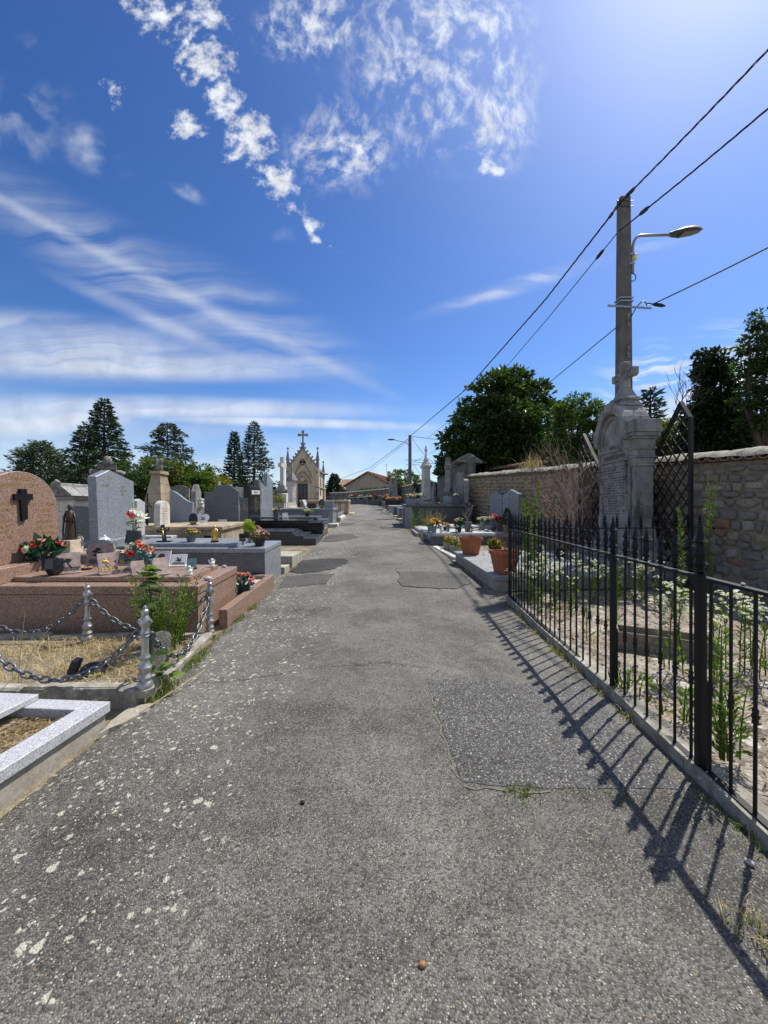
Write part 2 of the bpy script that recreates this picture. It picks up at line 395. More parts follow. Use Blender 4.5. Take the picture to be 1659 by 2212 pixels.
def asphalt(name, c0, c1, chip, grain=115, lichen=0.0, chips=.80, cracks=True, k=1.0):
    m, nt, v = mat(name)
    vc = N(nt, 'TexVoronoi', {'Vector': v, 'Scale': grain}); g = N(nt, 'SeparateColor', {0: vc.outputs['Color']})
    big = noise(nt, v, .8, 6, .66); mid = noise(nt, v, 9, 4, .6)
    base = ramp(nt, math_(nt, 'ADD', math_(nt, 'MULTIPLY', big, .75), math_(nt, 'MULTIPLY', mid, .25)), [(.36, c0), (.62, c1)])
    tone = mrange(nt, g.outputs[0], 0, 1, .40, 1.62, False)
    col = N(nt, 'VectorMath', {0: base, 'Scale': tone}, operation='SCALE').outputs[0]
    ch = math_(nt, 'MULTIPLY', math_(nt, 'GREATER_THAN', g.outputs[1], chips), mrange(nt, vc.outputs['Distance'], .55, .35))
    ccol = ramp(nt, g.outputs[2], [(0, chip), (.55, tuple(x*.62 for x in chip)), (.8, (chip[0]*.8, chip[1]*.62, chip[2]*.5)), (1, tuple(min(1, x*1.5) for x in chip))])
    col = mixc(nt, ch, col, ccol)
    hgt = math_(nt, 'SUBTRACT', 1.0, vc.outputs['Distance'])
    if lichen:
        sx = N(nt, 'SeparateXYZ', {0: v})
        lz = mrange(nt, sx.outputs[0], -.35, -1.8)
        wv = N(nt, 'VectorMath', {0: v, 1: N(nt, 'VectorMath', {0: N(nt, 'TexNoise', {'Vector': v, 'Scale': 26, 'Detail': 3}).outputs['Color'], 'Scale': .05}, operation='SCALE').outputs[0]}, operation='ADD').outputs[0]
        lc = None
        for s, th in ((19, .925), (34, .905), (56, .90)):
            vo = N(nt, 'TexVoronoi', {'Vector': wv, 'Scale': s}); r = N(nt, 'SeparateColor', {0: vo.outputs['Color']}).outputs[0]
            cl = math_(nt, 'MULTIPLY', noise(nt, v, 2.1, 3), .5)
            thr = math_(nt, 'SUBTRACT', th+.315, math_(nt, 'ADD', math_(nt, 'MULTIPLY', lz, .10), cl))
            q = math_(nt, 'MULTIPLY', math_(nt, 'GREATER_THAN', r, thr), mrange(nt, vo.outputs['Distance'], .43, .33))
            lc = q if lc is None else math_(nt, 'MAXIMUM', lc, q)
        lc = math_(nt, 'MULTIPLY', math_(nt, 'MULTIPLY', lc, mrange(nt, lz, .02, .3)), lichen)
        col = mixc(nt, lc, col, mixc(nt, mid, (.36, .345, .27), (.52, .50, .41)))
    if cracks:
        # moss and dust caught in the hollows
        dn = noise(nt, v, 1.7, 5, .65)
        col = mixc(nt, mrange(nt, dn, .62, .8, 0, .35), col, (.16, .135, .095))
    b1 = N(nt, 'Bump', {'Height': mid, 'Distance': .012, 'Strength': .5})
    b2 = N(nt, 'Bump', {'Height': hgt, 'Distance': .006*k, 'Strength': .9, 'Normal': b1.outputs[0]})
    p = finish(nt, col, .82, spec=.4); nt.links.new(b2.outputs[0], p.inputs['Normal']); return m

asphalt('asphalt', (.051, .048, .041), (.162, .154, .136), (.33, .31, .26), 135, .95, .78)
asphalt('asphalt_patch', (.018, .017, .016), (.055, .052, .047), (.15, .145, .13), 60, 0, .90, False, 2.5)
asphalt('asphalt_coarse', (.058, .056, .053), (.105, .102, .097), (.36, .35, .33), 90, 0, .76, False, 1.5)
asphalt('asphalt_worn', (.038, .036, .031), (.098, .092, .081), (.24, .23, .2), 95, 0, .85, False)
def grounds():
    m, nt, v = mat('soil')
    a = noise(nt, v, 2.2, 6, .65); b = noise(nt, v, 45, 3, .6)
    c = ramp(nt, a, [(.3, (.10, .075, .045)), (.5, (.20, .165, .11)), (.7, (.29, .25, .18))])
    c = mixc(nt, .6, c, ramp(nt, b, [(.3, .25), (.7, .75)]), 'OVERLAY')
    finish(nt, c, .95, b, .02, .7)
    m, nt, v = mat('gravel')
    a = noise(nt, v, 2.6, 6, .62); vo = N(nt, 'TexVoronoi', {'Vector': v, 'Scale': 48}); g = N(nt, 'SeparateColor', {0: vo.outputs['Color']}).outputs[0]
    c = ramp(nt, math_(nt, 'ADD', math_(nt, 'MULTIPLY', a, .7), math_(nt, 'MULTIPLY', g, .3)), [(.3, (.08, .06, .04)), (.46, (.19, .155, .115)), (.6, (.33, .29, .235)), (.78, (.44, .40, .34))])
    w = N(nt, 'TexVoronoi', {'Vector': N(nt, 'VectorMath', {0: v, 1: N(nt, 'VectorMath', {0: N(nt, 'TexNoise', {'Vector': v, 'Scale': 12, 'Detail': 3}).outputs['Color'], 'Scale': .09}, operation='SCALE').outputs[0]}, operation='ADD').outputs[0], 'Scale': 9})
    wc = N(nt, 'SeparateColor', {0: w.outputs['Color']}).outputs[0]
    c = mixc(nt, math_(nt, 'MULTIPLY', math_(nt, 'GREATER_THAN', wc, .84), mrange(nt, w.outputs['Distance'], .5, .38)), c, (.46, .43, .37))
    finish(nt, c, .95, math_(nt, 'SUBTRACT', 1.0, vo.outputs['Distance']), .012, .8)
    m, nt, v = mat('pebbles')
    vo = N(nt, 'TexVoronoi', {'Vector': v, 'Scale': 70}); g = N(nt, 'SeparateColor', {0: vo.outputs['Color']}).outputs[0]
    c = ramp(nt, g, [(0, (.3, .27, .22)), (.5, (.55, .52, .46)), (1, (.75, .72, .66))])
    finish(nt, c, .8, math_(nt, 'SUBTRACT', 1.0, vo.outputs['Distance']), .015, 1.0)
grounds()
# granites
granite('granite_silver', (.24, .25, .265), (.42, .43, .445), (.58, .59, .60), 210, .42, .12)
granite('granite_pink', (.12, .068, .05), (.28, .175, .125), (.40, .28, .21), 130, .30, .12)
granite('granite_blue', (.10, .115, .135), (.22, .243, .27), (.36, .385, .41), 130, .24, .14)
granite('granite_slate', (.045, .052, .062), (.095, .105, .12), (.17, .185, .20), 100, .22, .2)
granite('granite_black', (.006, .0065, .008), (.012, .013, .015), (.03, .032, .035), 120, .08, .1)
granite('granite_dark', (.03, .034, .041), (.06, .067, .078), (.10, .11, .125), 100, .25, .2)
granite('granite_green', (.16, .17, .165), (.28, .295, .29), (.40, .41, .40), 90, .4, .25)
granite('granite_anthracite', (.022, .025, .03), (.04, .045, .052), (.08, .087, .097), 110, .12, .18)
granite('granite_pale', (.30, .30, .30), (.46, .455, .44), (.58, .57, .55), 80, .5, .2)
# stones
stone('limestone', (.40, .37, .31), (.55, .52, .46), (.68, .65, .59), 4, .85, .2, .25, (.10, .095, .085))
stone('limestone_grey', (.135, .13, .12), (.25, .243, .228), (.37, .36, .34), 3.2, .9, .35, .75, (.028, .027, .026))
stone('monument_stone', (.12, .115, .105), (.245, .238, .22), (.37, .36, .335), 3.2, .9, .35, .8, (.024, .023, .022))
stone('sandstone', (.19, .14, .085), (.33, .26, .17), (.47, .385, .27), 3, .92, .5, .45, (.05, .04, .03))
stone('sandstone_pale', (.42, .33, .225), (.60, .49, .35), (.70, .60, .45), 2.2, .92, .35, .45, (.075, .058, .042))
stone('old_stone', (.085, .078, .065), (.18, .165, .14), (.33, .31, .26), 6, .95, .8, .6)
stone('kerb_stone', (.16, .145, .11), (.28, .26, .21), (.42, .40, .34), 7, .95, .6, .4, (.04, .038, .03), streak=False)
stone('concrete', (.24, .21, .16), (.34, .31, .25), (.44, .41, .345), 4, .92, .25, .35, (.10, .085, .06))
stone('pole_concrete', (.085, .08, .071), (.125, .118, .106), (.165, .157, .142), 3, .92, .2, .25, (.08, .075, .07))
stone('mortar', (.17, .135, .097), (.27, .225, .165), (.36, .305, .23), 5, .95, .7, .4, (.07, .06, .048))
stone('render_wall', (.095, .088, .075), (.17, .158, .135), (.25, .235, .20), 1.6, .95, .4, .7, (.035, .033, .03))
stone('house_render', (.34, .27, .205), (.40, .325, .25), (.46, .38, .30), 1.0, .95, .2, .15, (.2, .16, .12))
stone('roof_tile', (.17, .075, .045), (.27, .125, .075), (.34, .19, .125), 3, .9, .5, .3, (.1, .07, .05), streak=False)
stone('canal_tile', (.17, .10, .065), (.30, .19, .125), (.40, .31, .22), 5, .92, .6, .45, (.05, .045, .035), streak=False)
stone('lichen_cap', (.10, .09, .07), (.27, .255, .205), (.43, .41, .34), 7, .95, .9, .55, (.045, .04, .032), streak=False)
def rock():
    m, nt, v = mat('wall_rock')
    r = N(nt, 'ObjectInfo').outputs['Random']
    v2 = N(nt, 'VectorMath', {0: v, 1: N(nt, 'CombineXYZ', {0: math_(nt, 'MULTIPLY', r, 40.0), 1: r}).outputs[0]}, operation='ADD').outputs[0]
    base = ramp(nt, r, [(0, (.22, .20, .17)), (.22, (.29, .245, .19)), (.4, (.34, .265, .18)), (.55, (.24, .215, .18)), (.72, (.31, .28, .235)), (.86, (.36, .32, .26)), (.95, (.29, .17, .115))], 'CONSTANT')
    a = noise(nt, v2, 7, 6, .65)
    c = mixc(nt, .75, base, ramp(nt, a, [(.28, .18), (.72, .8)]), 'OVERLAY')
    finish(nt, c, .93, a, .03, .8)
rock()
# others
plain('iron_black', (.007, .007, .008), .55, 0, .3, 60, .3, .3)
plain('iron_grey', (.045, .045, .048), .5, .5)
plain('rust', (.12, .055, .03), .9, 0, .4, 40, .4)
plain('steel', (.40, .42, .44), .42, .9, .15)
plain('galvanised', (.33, .34, .35), .45, .8, .12)
plain('chain_steel', (.17, .185, .20), .42, .75, .35, 80, .3)
plain('silver_paint', (.40, .39, .375), .38, .75, .16, 40, .4)
plain('bronze', (.065, .045, .03), .42, .5, .35, 25, .4)
plain('bronze_dark', (.013, .012, .013), .4, .3, .3)
plain('gold', (.72, .47, .12), .35, .85, .2)
plain('gold_paint', (.62, .40, .08), .45, .5, .2)
plain('dark_ink', (.022, .022, .023), .7, 0)
plain('engraved', (.03, .03, .03), .85, 0)
plain('terracotta', (.36, .105, .045), .72, 0, .22, 7, .3)
plain('pot_black', (.013, .014, .015), .45)
plain('pot_green', (.012, .03, .024), .4)
plain('pot_grey', (.12, .13, .14), .6, 0, .3, 12)
plain('zinc', (.22, .25, .27), .5, .5, .2, 10)
plain('ceramic_white', (.78, .76, .72), .3, 0, .05)
plain('plastic_white', (.75, .75, .74), .4, 0, .04)
plain('wood_dark', (.045, .03, .022), .7, 0, .3, 20)
plain('wood_grey', (.20, .165, .12), .85, 0, .35, 30, .5)
plain('trellis_metal', (.014, .011, .01), .55, .2, .4, 20, .3)
plain('bark', (.075, .057, .042), .95, 0, .4, 14, .9)
plain('twig', (.20, .12, .09), .9, 0, .4, 20)
plain('twig_pale', (.42, .30, .25), .9, 0, .35, 20)
plain('navy', (.012, .017, .032), .3, 0, .3)
plain('slate_plaque', (.16, .155, .15), .45, 0, .3, 9)
plain('rose_stone', (.30, .225, .195), .7, 0, .35, 14, .6)
plain('void_dark', (.006, .006, .007), .8)
plain('seam_dust', (.15, .135, .105), .95, 0, .3, 40, .4)
plain('pebble', (.42, .40, .37), .8, 0, .3, 20)
plain('cable', (.012, .012, .013), .5)
plain('lens', (.12, .12, .115), .25)
plain('lamp_grey', (.05, .052, .052), .5)
plain('shutter', (.05, .045, .04), .7)
m, nt, v = mat('glass'); finish(nt, N(nt, 'RGB').outputs[0], .05, spec=.6, extra={'Transmission Weight': .7, 'IOR': 1.45}); nt.nodes['RGB'].outputs[0].default_value = (.35, .62, .62, 1)
# plants
leaf('leaf_chestnut', (.022, .044, .010), (.042, .076, .018), (.085, .125, .03), .3, .42)
leaf('leaf_light', (.035, .07, .014), (.065, .115, .022), (.10, .16, .03), .4)
leaf('leaf_dark', (.012, .026, .009), (.022, .042, .014), (.038, .065, .02), .2)
leaf('leaf_ivy', (.008, .02, .006), (.016, .034, .01), (.03, .055, .016), .15, .4)
leaf('leaf_olive', (.04, .055, .012), (.085, .105, .022), (.14, .15, .03), .4)
leaf('leaf_yellow', (.10, .11, .015), (.17, .17, .025), (.24, .20, .03), .4)
leaf('needle_fir', (.022, .04, .02), (.038, .064, .032), (.062, .095, .048), .12)
leaf('needle_cedar', (.036, .06, .043), (.06, .092, .067), (.095, .13, .097), .12)
leaf('needle_pine', (.045, .07, .042), (.08, .11, .07), (.12, .15, .095), .15)
leaf('leaf_weed', (.075, .125, .02), (.14, .205, .04), (.20, .26, .065), .4, .5, .08)
leaf('leaf_weed_dark', (.02, .045, .012), (.04, .075, .02), (.07, .11, .03), .35)
leaf('fern', (.20, .26, .02), (.32, .38, .035), (.42, .46, .06), .4)
leaf('grass_dry', (.30, .215, .10), (.46, .35, .185), (.60, .49, .29), .25, .8)
leaf('grass_green', (.07, .11, .02), (.13, .18, .035), (.24, .25, .08), .35, .7)
leaf('straw', (.22, .14, .06), (.36, .25, .12), (.48, .36, .2), .2, .8)
leaf('leaf_dead', (.10, .055, .03), (.16, .10, .055), (.24, .16, .09), .2, .8)
leaf('silk_green', (.012, .05, .032), (.02, .075, .045), (.04, .11, .06), .2)
leaf('silk_teal', (.02, .09, .09), (.04, .14, .14), (.08, .2, .19), .2)
def petal(name, c0, c1, c2): leaf(name, c0, c1, c2, .3, .6)
petal('petal_pink', (.58, .11, .14), (.72, .27, .29), (.80, .58, .54))
petal('petal_rose', (.62, .22, .25), (.72, .36, .36), (.80, .58, .52))
petal('petal_red', (.42, .015, .02), (.58, .03, .045), (.66, .12, .12))
petal('petal_white', (.62, .60, .54), (.72, .70, .66), (.80, .78, .74))
petal('petal_cream', (.70, .55, .30), (.76, .66, .44), (.80, .74, .58))
petal('petal_orange', (.68, .27, .04), (.74, .38, .08), (.78, .52, .22))
petal('petal_peach', (.70, .33, .22), (.76, .44, .32), (.80, .62, .5))
petal('petal_purple', (.22, .12, .42), (.34, .20, .55), (.50, .38, .66))
petal('petal_yellow', (.62, .46, .06), (.70, .56, .12), (.75, .66, .25))
petal('petal_brown', (.28, .12, .05), (.40, .20, .09), (.52, .33, .18))
petal('petal_mauve', (.38, .24, .22), (.52, .36, .33), (.66, .52, .48))
# ------------------------------------------------------------ setting: ground, path, patches
def fbm(x, y, s, seed=0):
    """cheap value noise on arrays"""
    r = np.zeros_like(x); a = 1.0
    for o in range(3):
        f = s*2**o
        X = x*f+seed*17.3+o*5.1; Y = y*f+seed*9.7+o*3.3
        xi = np.floor(X).astype(int); yi = np.floor(Y).astype(int); fx = X-xi; fy = Y-yi
        fx = fx*fx*(3-2*fx); fy = fy*fy*(3-2*fy)
        def h(i, j):
            n = np.sin(i*127.1+j*311.7+seed*74.7)*43758.5453
            return n-np.floor(n)
        r += a*((h(xi, yi)*(1-fx)+h(xi+1, yi)*fx)*(1-fy)+(h(xi, yi+1)*(1-fx)+h(xi+1, yi+1)*fx)*fy-.5); a *= .5
    return r
def grid(xs, ys, zf):
    Xg, Yg = np.meshgrid(xs, ys); Z = zf(Xg, Yg); n, m = Xg.shape
    V = np.stack([Xg, Yg, Z], -1).reshape(-1, 3)
    i = np.arange(n*m).reshape(n, m)
    return V, np.stack([i[:-1, :-1], i[:-1, 1:], i[1:, 1:], i[1:, :-1]], -1).reshape(-1, 4)
def zgA(Y): return np.interp(Y, ZP[:, 0], ZP[:, 1])
xs = np.concatenate([np.linspace(-600, -40, 12), np.linspace(-30, 30, 90), np.linspace(40, 600, 12)])
ys = np.concatenate([np.linspace(-30, -3, 8), np.linspace(-2, 30, 100), np.linspace(32, 70, 25), np.linspace(80, 900, 24)])
V, Fc = grid(xs, ys, lambda x, y: zgA(y)-.05+.05*fbm(x, y, .6, 3))
struct(link('ground', npmesh('ground', V, Fc, True), M['soil']))
def path_bump(X, Y):
    near = np.clip((30-Y)/30, 0, 1)
    z = .030*fbm(X, Y, .55, 1)+.012*fbm(X, Y, 2.2, 5)*near
    xc = .5*(np.interp(Y, XLP[:, 0], XLP[:, 1])+np.interp(Y, XRP[:, 0], XRP[:, 1]))
    return z+.035-.016*(X-xc)**2
def path_z(x, y): return float(zg(y)+path_bump(np.array([x]), np.array([y]))[0])
ts = np.linspace(0, 1, 90)
ys = np.concatenate([np.arange(-5, 1, .25), np.arange(1, 7, .045), np.arange(7, 16, .10), np.arange(16, 62, .4)])
Tg, Yg = np.meshgrid(ts, ys)
L_ = np.interp(Yg, XLP[:, 0], XLP[:, 1]); R_ = np.interp(Yg, XRP[:, 0], XRP[:, 1])
Xg = L_+(R_-L_)*Tg
edge = np.minimum(Tg, 1-Tg)
Xg = Xg+np.where(edge < .001, .035*fbm(Yg*1.0, Tg*3, 2.5, 8), 0)
Zg = zgA(Yg)+path_bump(Xg, Yg)-np.where(edge < .02, .012, 0)
n, m = Xg.shape; i = np.arange(n*m).reshape(n, m)
struct(link('path', npmesh('path', np.stack([Xg, Yg, Zg], -1), np.stack([i[:-1, :-1], i[:-1, 1:], i[1:, 1:], i[1:, :-1]], -1).reshape(-1, 4), True), M['asphalt']))
def patch(name, pts, m, lift=.008, wob=.035, sub=7):
    """an asphalt repair lying on the path: irregular outline, follows the path's bumps, raised edge"""
    pts = [Vector(p) for p in pts]; out = []
    for k, p in enumerate(pts):
        q = pts[(k+1) % len(pts)]
        for t in range(sub):
            w = p.lerp(q, t/sub); out.append((w.x+rnd.uniform(-wob, wob), w.y+rnd.uniform(-wob, wob)))
    bm = bmesh.new(); cx = sum(p[0] for p in out)/len(out); cy = sum(p[1] for p in out)/len(out)
    rings = []
    for s in (1.0, .985, .8, .6, .4, .2):
        rings.append([bm.verts.new((cx+(x-cx)*s, cy+(y-cy)*s, path_z(cx+(x-cx)*s, cy+(y-cy)*s)+(lift if s < 1 else -.01))) for x, y in out])
    c = bm.verts.new((cx, cy, path_z(cx, cy)+lift)); k = len(out)
    for a, b in zip(rings, rings[1:]):
        for j in range(k): bm.faces.new((a[j], a[(j+1) % k], b[(j+1) % k], b[j]))
    for j in range(k): bm.faces.new((rings[-1][j], rings[-1][(j+1) % k], c))
    bmesh.ops.recalc_face_normals(bm, faces=bm.faces)
    me = bpy.data.meshes.new(name); bm.to_mesh(me); bm.free()
    return struct(link(name, me, m))
def gp(x, y, Y): return (ax(x, Y), Y)
patch('asphalt_patch', [(-2.1, 8.6), (-1.75, 8.3), (-1.15, 8.55), (-.9, 9.3), (-.95, 9.8), (-1.6, 9.95), (-2.1, 9.9)], M['asphalt_patch'], .014, .05)
patch('asphalt_patch', [(.28, 7.15), (.95, 7.0), (1.35, 7.05), (1.72, 7.5), (1.7, 8.35), (.9, 8.4), (.28, 8.3)], M['asphalt_worn'], .014, .04)
patch('asphalt_patch', [(-2.0, 7.15), (-1.1, 7.3), (-1.05, 8.15), (-2.1, 8.2)], M['asphalt_worn'], .006, .02)
patch('asphalt_patch', [(-2.1, 13.0), (-1.6, 12.7), (-.9, 13.6), (-1.3, 14.6), (-2.1, 14.6)], M['asphalt_worn'], .012, .06)
patch('asphalt_patch', [(-.1, 16.2), (.6, 16.0), (.85, 17.2), (-.15, 17.2)], M['asphalt_worn'], .012, .05)
patch('asphalt_patch', [(-2.15, 18.0), (-1.6, 17.9), (-1.3, 19.4), (-2.1, 19.5)], M['asphalt_worn'], .012, .05)
patch('asphalt_patch', [(-.4, 26), (.5, 26), (.3, 29), (-.3, 29)], M['asphalt_worn'], .012, .05)
patch('asphalt_patch', [(.36, 3.35), (1.2, 3.32), (1.74, 3.4), (1.7, 2.6), (1.66, 2.12), (.95, 2.1), (.42, 2.12), (.38, 2.7)], M['asphalt_coarse'], .004, .008)

# cracks across the path: thin dark furrows with broken lips
def crack(pts, w=.007):
    P = []
    for (a, b) in zip(pts, pts[1:]):
        n_ = max(3, int(math.dist(a, b)/.045))
        for t in range(n_): P.append((a[0]+(b[0]-a[0])*t/n_+rnd.uniform(-.014, .014), a[1]+(b[1]-a[1])*t/n_+rnd.uniform(-.018, .018)))
    V = []; Fs = []
    for k, (x, y) in enumerate(P):
        d = Vector(P[min(k+1, len(P)-1)])-Vector(P[max(0, k-1)]); d.normalize(); ww = w*rnd.uniform(.25, 1)
        for s in (-1, 1): V.append((x-d.y*s*ww*.5, y+d.x*s*ww*.5, path_z(x, y)+.0035))
        if k: Fs.append((2*k-2, 2*k-1, 2*k+1, 2*k))
    return V, Fs
mb = MB()
for pts in ([(-1.9, 3.32), (-1.2, 3.42), (-.6, 3.62), (0, 3.72), (.5, 3.55), (.42, 3.36)], [(-2.0, 5.25), (-1.4, 6.65), (-1.05, 7.2)], [(-.95, 8.2), (-.9, 9.2)]):
    mb.add(*crack(pts))
struct(mb.build('crack', M['void_dark'], None, fix=False))

mb = MB()
for pts in ([(.37, 3.34), (.375, 2.7), (.42, 2.10)], [(.42, 2.10), (.95, 2.085)]): mb.add(*crack(pts, .016))
struct(mb.build('path_seam', M['seam_dust'], None, fix=False))
# kerb line under the fence on the right, and soil verge on the left
def strip(name, pts, wdt, z0, z1, m, wob=.0):
    mb = MB()
    for k in range(len(pts)-1):
        a, b = Vector(pts[k]), Vector(pts[k+1])
        d = (b-a).normalized(); nrm = Vector((d.y, -d.x))*wdt; g = .004
        a2, b2 = a+d*g, b-d*g
        h = z1+rnd.uniform(-wob, wob)
        za, zb = zg(a.y), zg(b.y)
        vs = [(a2.x, a2.y, za+z0), (b2.x, b2.y, zb+z0), (b2.x+nrm.x, b2.y+nrm.y, zb+z0), (a2.x+nrm.x, a2.y+nrm.y, za+z0)]
        vs += [(p[0], p[1], p[2]-z0+h) for p in vs]
        mb.add(vs, [(3, 2, 1, 0), (4, 5, 6, 7), (0, 1, 5, 4), (1, 2, 6, 5), (2, 3, 7, 6), (3, 0, 4, 7)])
    return struct(mb.build(name, m))
def fence_x(Y): return 1.83+.057*(Y-1.83)
fk = [(fence_x(y)-.045, y) for y in np.linspace(-2.5, 6.46, 14)]
strip('kerb', fk, .15, -.1, .055, M['kerb_stone'], .004)
# plot behind the fence
V, Fc = grid(np.linspace(1.95, 6.6, 120), np.linspace(-2.5, 6.85, 200), lambda x, y: zgA(y)+.012+.05*fbm(x, y, 1.6, 4)+.012*fbm(x, y, 9, 6))
V[:, 0] += .057*(V[:, 1]-1.83)*np.clip((6-V[:, 0])/4, 0, 1)
struct(link('gravel_bed', npmesh('gravel_bed', V, Fc, True), M['gravel']))

# ------------------------------------------------------------ boundary wall on the right: stones, mortar, tiles
W0, W1 = -1.5, 19.3
def wtop(Y): return 2.36+.065*(Y-6.4)
wall = thing('stone_wall', 'rubble stone boundary wall with lichened tile coping behind the iron fence', 'wall', (0, 0, 0))
wd = Vector((-.147, 1, 0)).normalized(); wn = Vector((-wd.y, wd.x, 0))   # wn points away from the path? fixed below
if wn.x > 0: wn = -wn                                                     # face normal, towards the path
def wp(s, h, out=0.0):
    Y = W0+s*wd.y; return Vector((wall_x(W0)+s*wd.x, Y, zg(Y)+h))+wn*out
WL = (W1-W0)/wd.y
mb = MB(); K = 24
for k in range(K):
    s0, s1 = WL*k/K, WL*(k+1)/K; vs = []
    for s in (s0, s1):
        p = wp(s, 0); Y = p.y
        for o, z in ((0, zg(Y)-.4), (0, wtop(Y)), (-.42, wtop(Y)), (-.42, zg(Y)-.4)):
            q = p+wn*o; vs.append((q.x, q.y, z))
    mb.add(vs, [(0, 1, 5, 4), (1, 2, 6, 5), (2, 3, 7, 6)]+([(0, 3, 2, 1)] if k == 0 else [])+([(4, 5, 6, 7)] if k == K-1 else []))
mb.build('mortar', M['mortar'], wall, fix=False)
def stone_mesh(seed):
    r = random.Random(seed); n = r.choice((6, 7, 7, 8)); pts = []
    for i in range(n):
        a = 2*math.pi*(i+r.uniform(-.22, .22))/n
        e = 1/max(abs(math.cos(a)), abs(math.sin(a)))**.75
        q = .5*r.uniform(.82, 1.0)*e; pts.append((max(-.5, min(.5, q*math.cos(a))), max(-.5, min(.5, q*math.sin(a)))))
    vs = []
    for s, d in ((1.0, -.3), (1.0, .25), (.86, .75), (.5, 1.0+r.uniform(-.15, .1))):
        for x, y in pts: vs.append((x*s+(r.uniform(-.03, .03) if s < 1 else 0), d*1.0+r.uniform(-.1, .1), y*s))
    fs = []
    for k in range(3):
        for i in range(n): fs.append((k*n+i, k*n+(i+1) % n, (k+1)*n+(i+1) % n, (k+1)*n+i))
    fs.append([3*n+i for i in range(n)])
    me = bpy.data.meshes.new('stone'); me.from_pydata(vs, [], fs)
    bm = bmesh.new(); bm.from_mesh(me); bmesh.ops.recalc_face_normals(bm, faces=bm.faces); bm.to_mesh(me); bm.free()
    me.polygons.foreach_set('use_smooth', [True]*len(me.polygons)); me.set_sharp_from_angle(angle=R(50)); me.materials.append(M['wall_rock']); return me
SM = [stone_mesh(s) for s in range(14)]
rects = []
h = 0.0; hmax = 2.7
while h < hmax:
    rh = rnd.uniform(.11, .21); s = rnd.uniform(-.2, 0)
    while s < WL:
        w = rnd.uniform(.12, .38); rects.append((s+w/2, h+rh/2+rnd.uniform(-.025, .025), w*1.03, rh*rnd.uniform(.88, 1.15))); s += w+.004
    h += rh+.002
ang = math.atan2(wd.y, wd.x)
cand = []
for s, hh, w, rh in rects:
    p = wp(s, hh, 0)
    if p.z+rh/2 > wtop(p.y)-.02 or p.y > W1-.1: continue
    vis = p.y > 5.2
    cand.append((p.y if vis else 99+p.y, p, w, rh))
cand.sort(key=lambda t: t[0])
far_v = MB()
for k, (_, p, w, rh) in enumerate(cand):
    me = rnd.choice(SM); dep = rnd.uniform(.025, .08); flip = rnd.choice((-1, 1))
    Mx = Matrix.Translation(p) @ Matrix.Rotation(ang, 4, 'Z') @ Matrix.Rotation(rnd.uniform(-.2, .2), 4, 'Y') @ Matrix.Diagonal((w*flip, dep if wn.dot(Vector((-wd.y, wd.x, 0))) > 0 else -dep, rh, 1))
    if k < 300:
        o = link('stone', me, None, wall); o.matrix_local = Mx
    else:
        far_v.add([v.co for v in me.vertices], [list(f.vertices) for f in me.polygons], Mx)
stuff(far_v.build('stone', M['wall_rock'], wall, smooth=True))
# tile coping: half-round tiles laid across the wall, and the lumpy lichened mortar over them
tm = MB(); pr = []
for k in range(9):
    a = math.pi*k/8; pr.append((math.cos(a), -math.sin(a)))
for sgn, rr in ((1, 1.0), (-1, .82)):
    pass
vs = []; fs = []
for y in (0, 1):
    for rr in (1.0, .8):
        for k in range(9):
            a = math.pi*k/8; vs.append((math.cos(a)*rr, y, -math.sin(a)*rr))
for k in range(8):
    fs += [(k, k+1, 18+k+1, 18+k), (9+k, 27+k, 27+k+1, 9+k+1), (k, 9+k, 9+k+1, k+1), (18+k, 18+k+1, 27+k+1, 27+k)]
tm.add(vs, fs); tile_me = tm.mesh('tile', True); tile_me.materials.append(M['canal_tile'])
s = .1; cap = MB(); ntile = 0; prev = None
while s < WL:
    p = wp(s, 0); z = wtop(p.y)
    if p.y > 3.2:
        o = link('tile', tile_me, None, wall)
        q = p+wn*.13
        o.matrix_local = Matrix.Translation((q.x, q.y, z+.10)) @ Matrix.Rotation(ang, 4, 'Z') @ Matrix.Rotation(rnd.uniform(-.06, .06), 4, 'Z') @ Matrix.Diagonal((.093, (.66 if Vector((-wd.y, wd.x, 0)).dot(wn) < 0 else -.66), .093, 1))
    s += .205
# the mortar cap
us = np.arange(0, WL, .07); ws = np.linspace(0, 1, 12)
U, Wg = np.meshgrid(us, ws)
px = wall_x(W0)+U*wd.x; py = W0+U*wd.y
out = .15-.70*Wg+.03*fbm(U, Wg*3, 1.5, 2)
zz = np.array([[wtop(y) for y in r] for r in py])+.095+.13*np.sin(np.pi*np.clip(Wg, .06, .94))**.7+.035*fbm(U, Wg*.7, 4.5, 7)+.03*fbm(U, Wg*.7, 1.2, 9)
zz = np.where((Wg < .01) | (Wg > .99), zz-.06, zz)
n, m = U.shape; i = np.arange(n*m).reshape(n, m)
link('coping', npmesh('coping', np.stack([px+wn.x*out, py+wn.y*out, zz], -1), np.stack([i[:-1, :-1], i[1:, :-1], i[1:, 1:], i[:-1, 1:]], -1).reshape(-1, 4), True), M['lichen_cap'], wall)

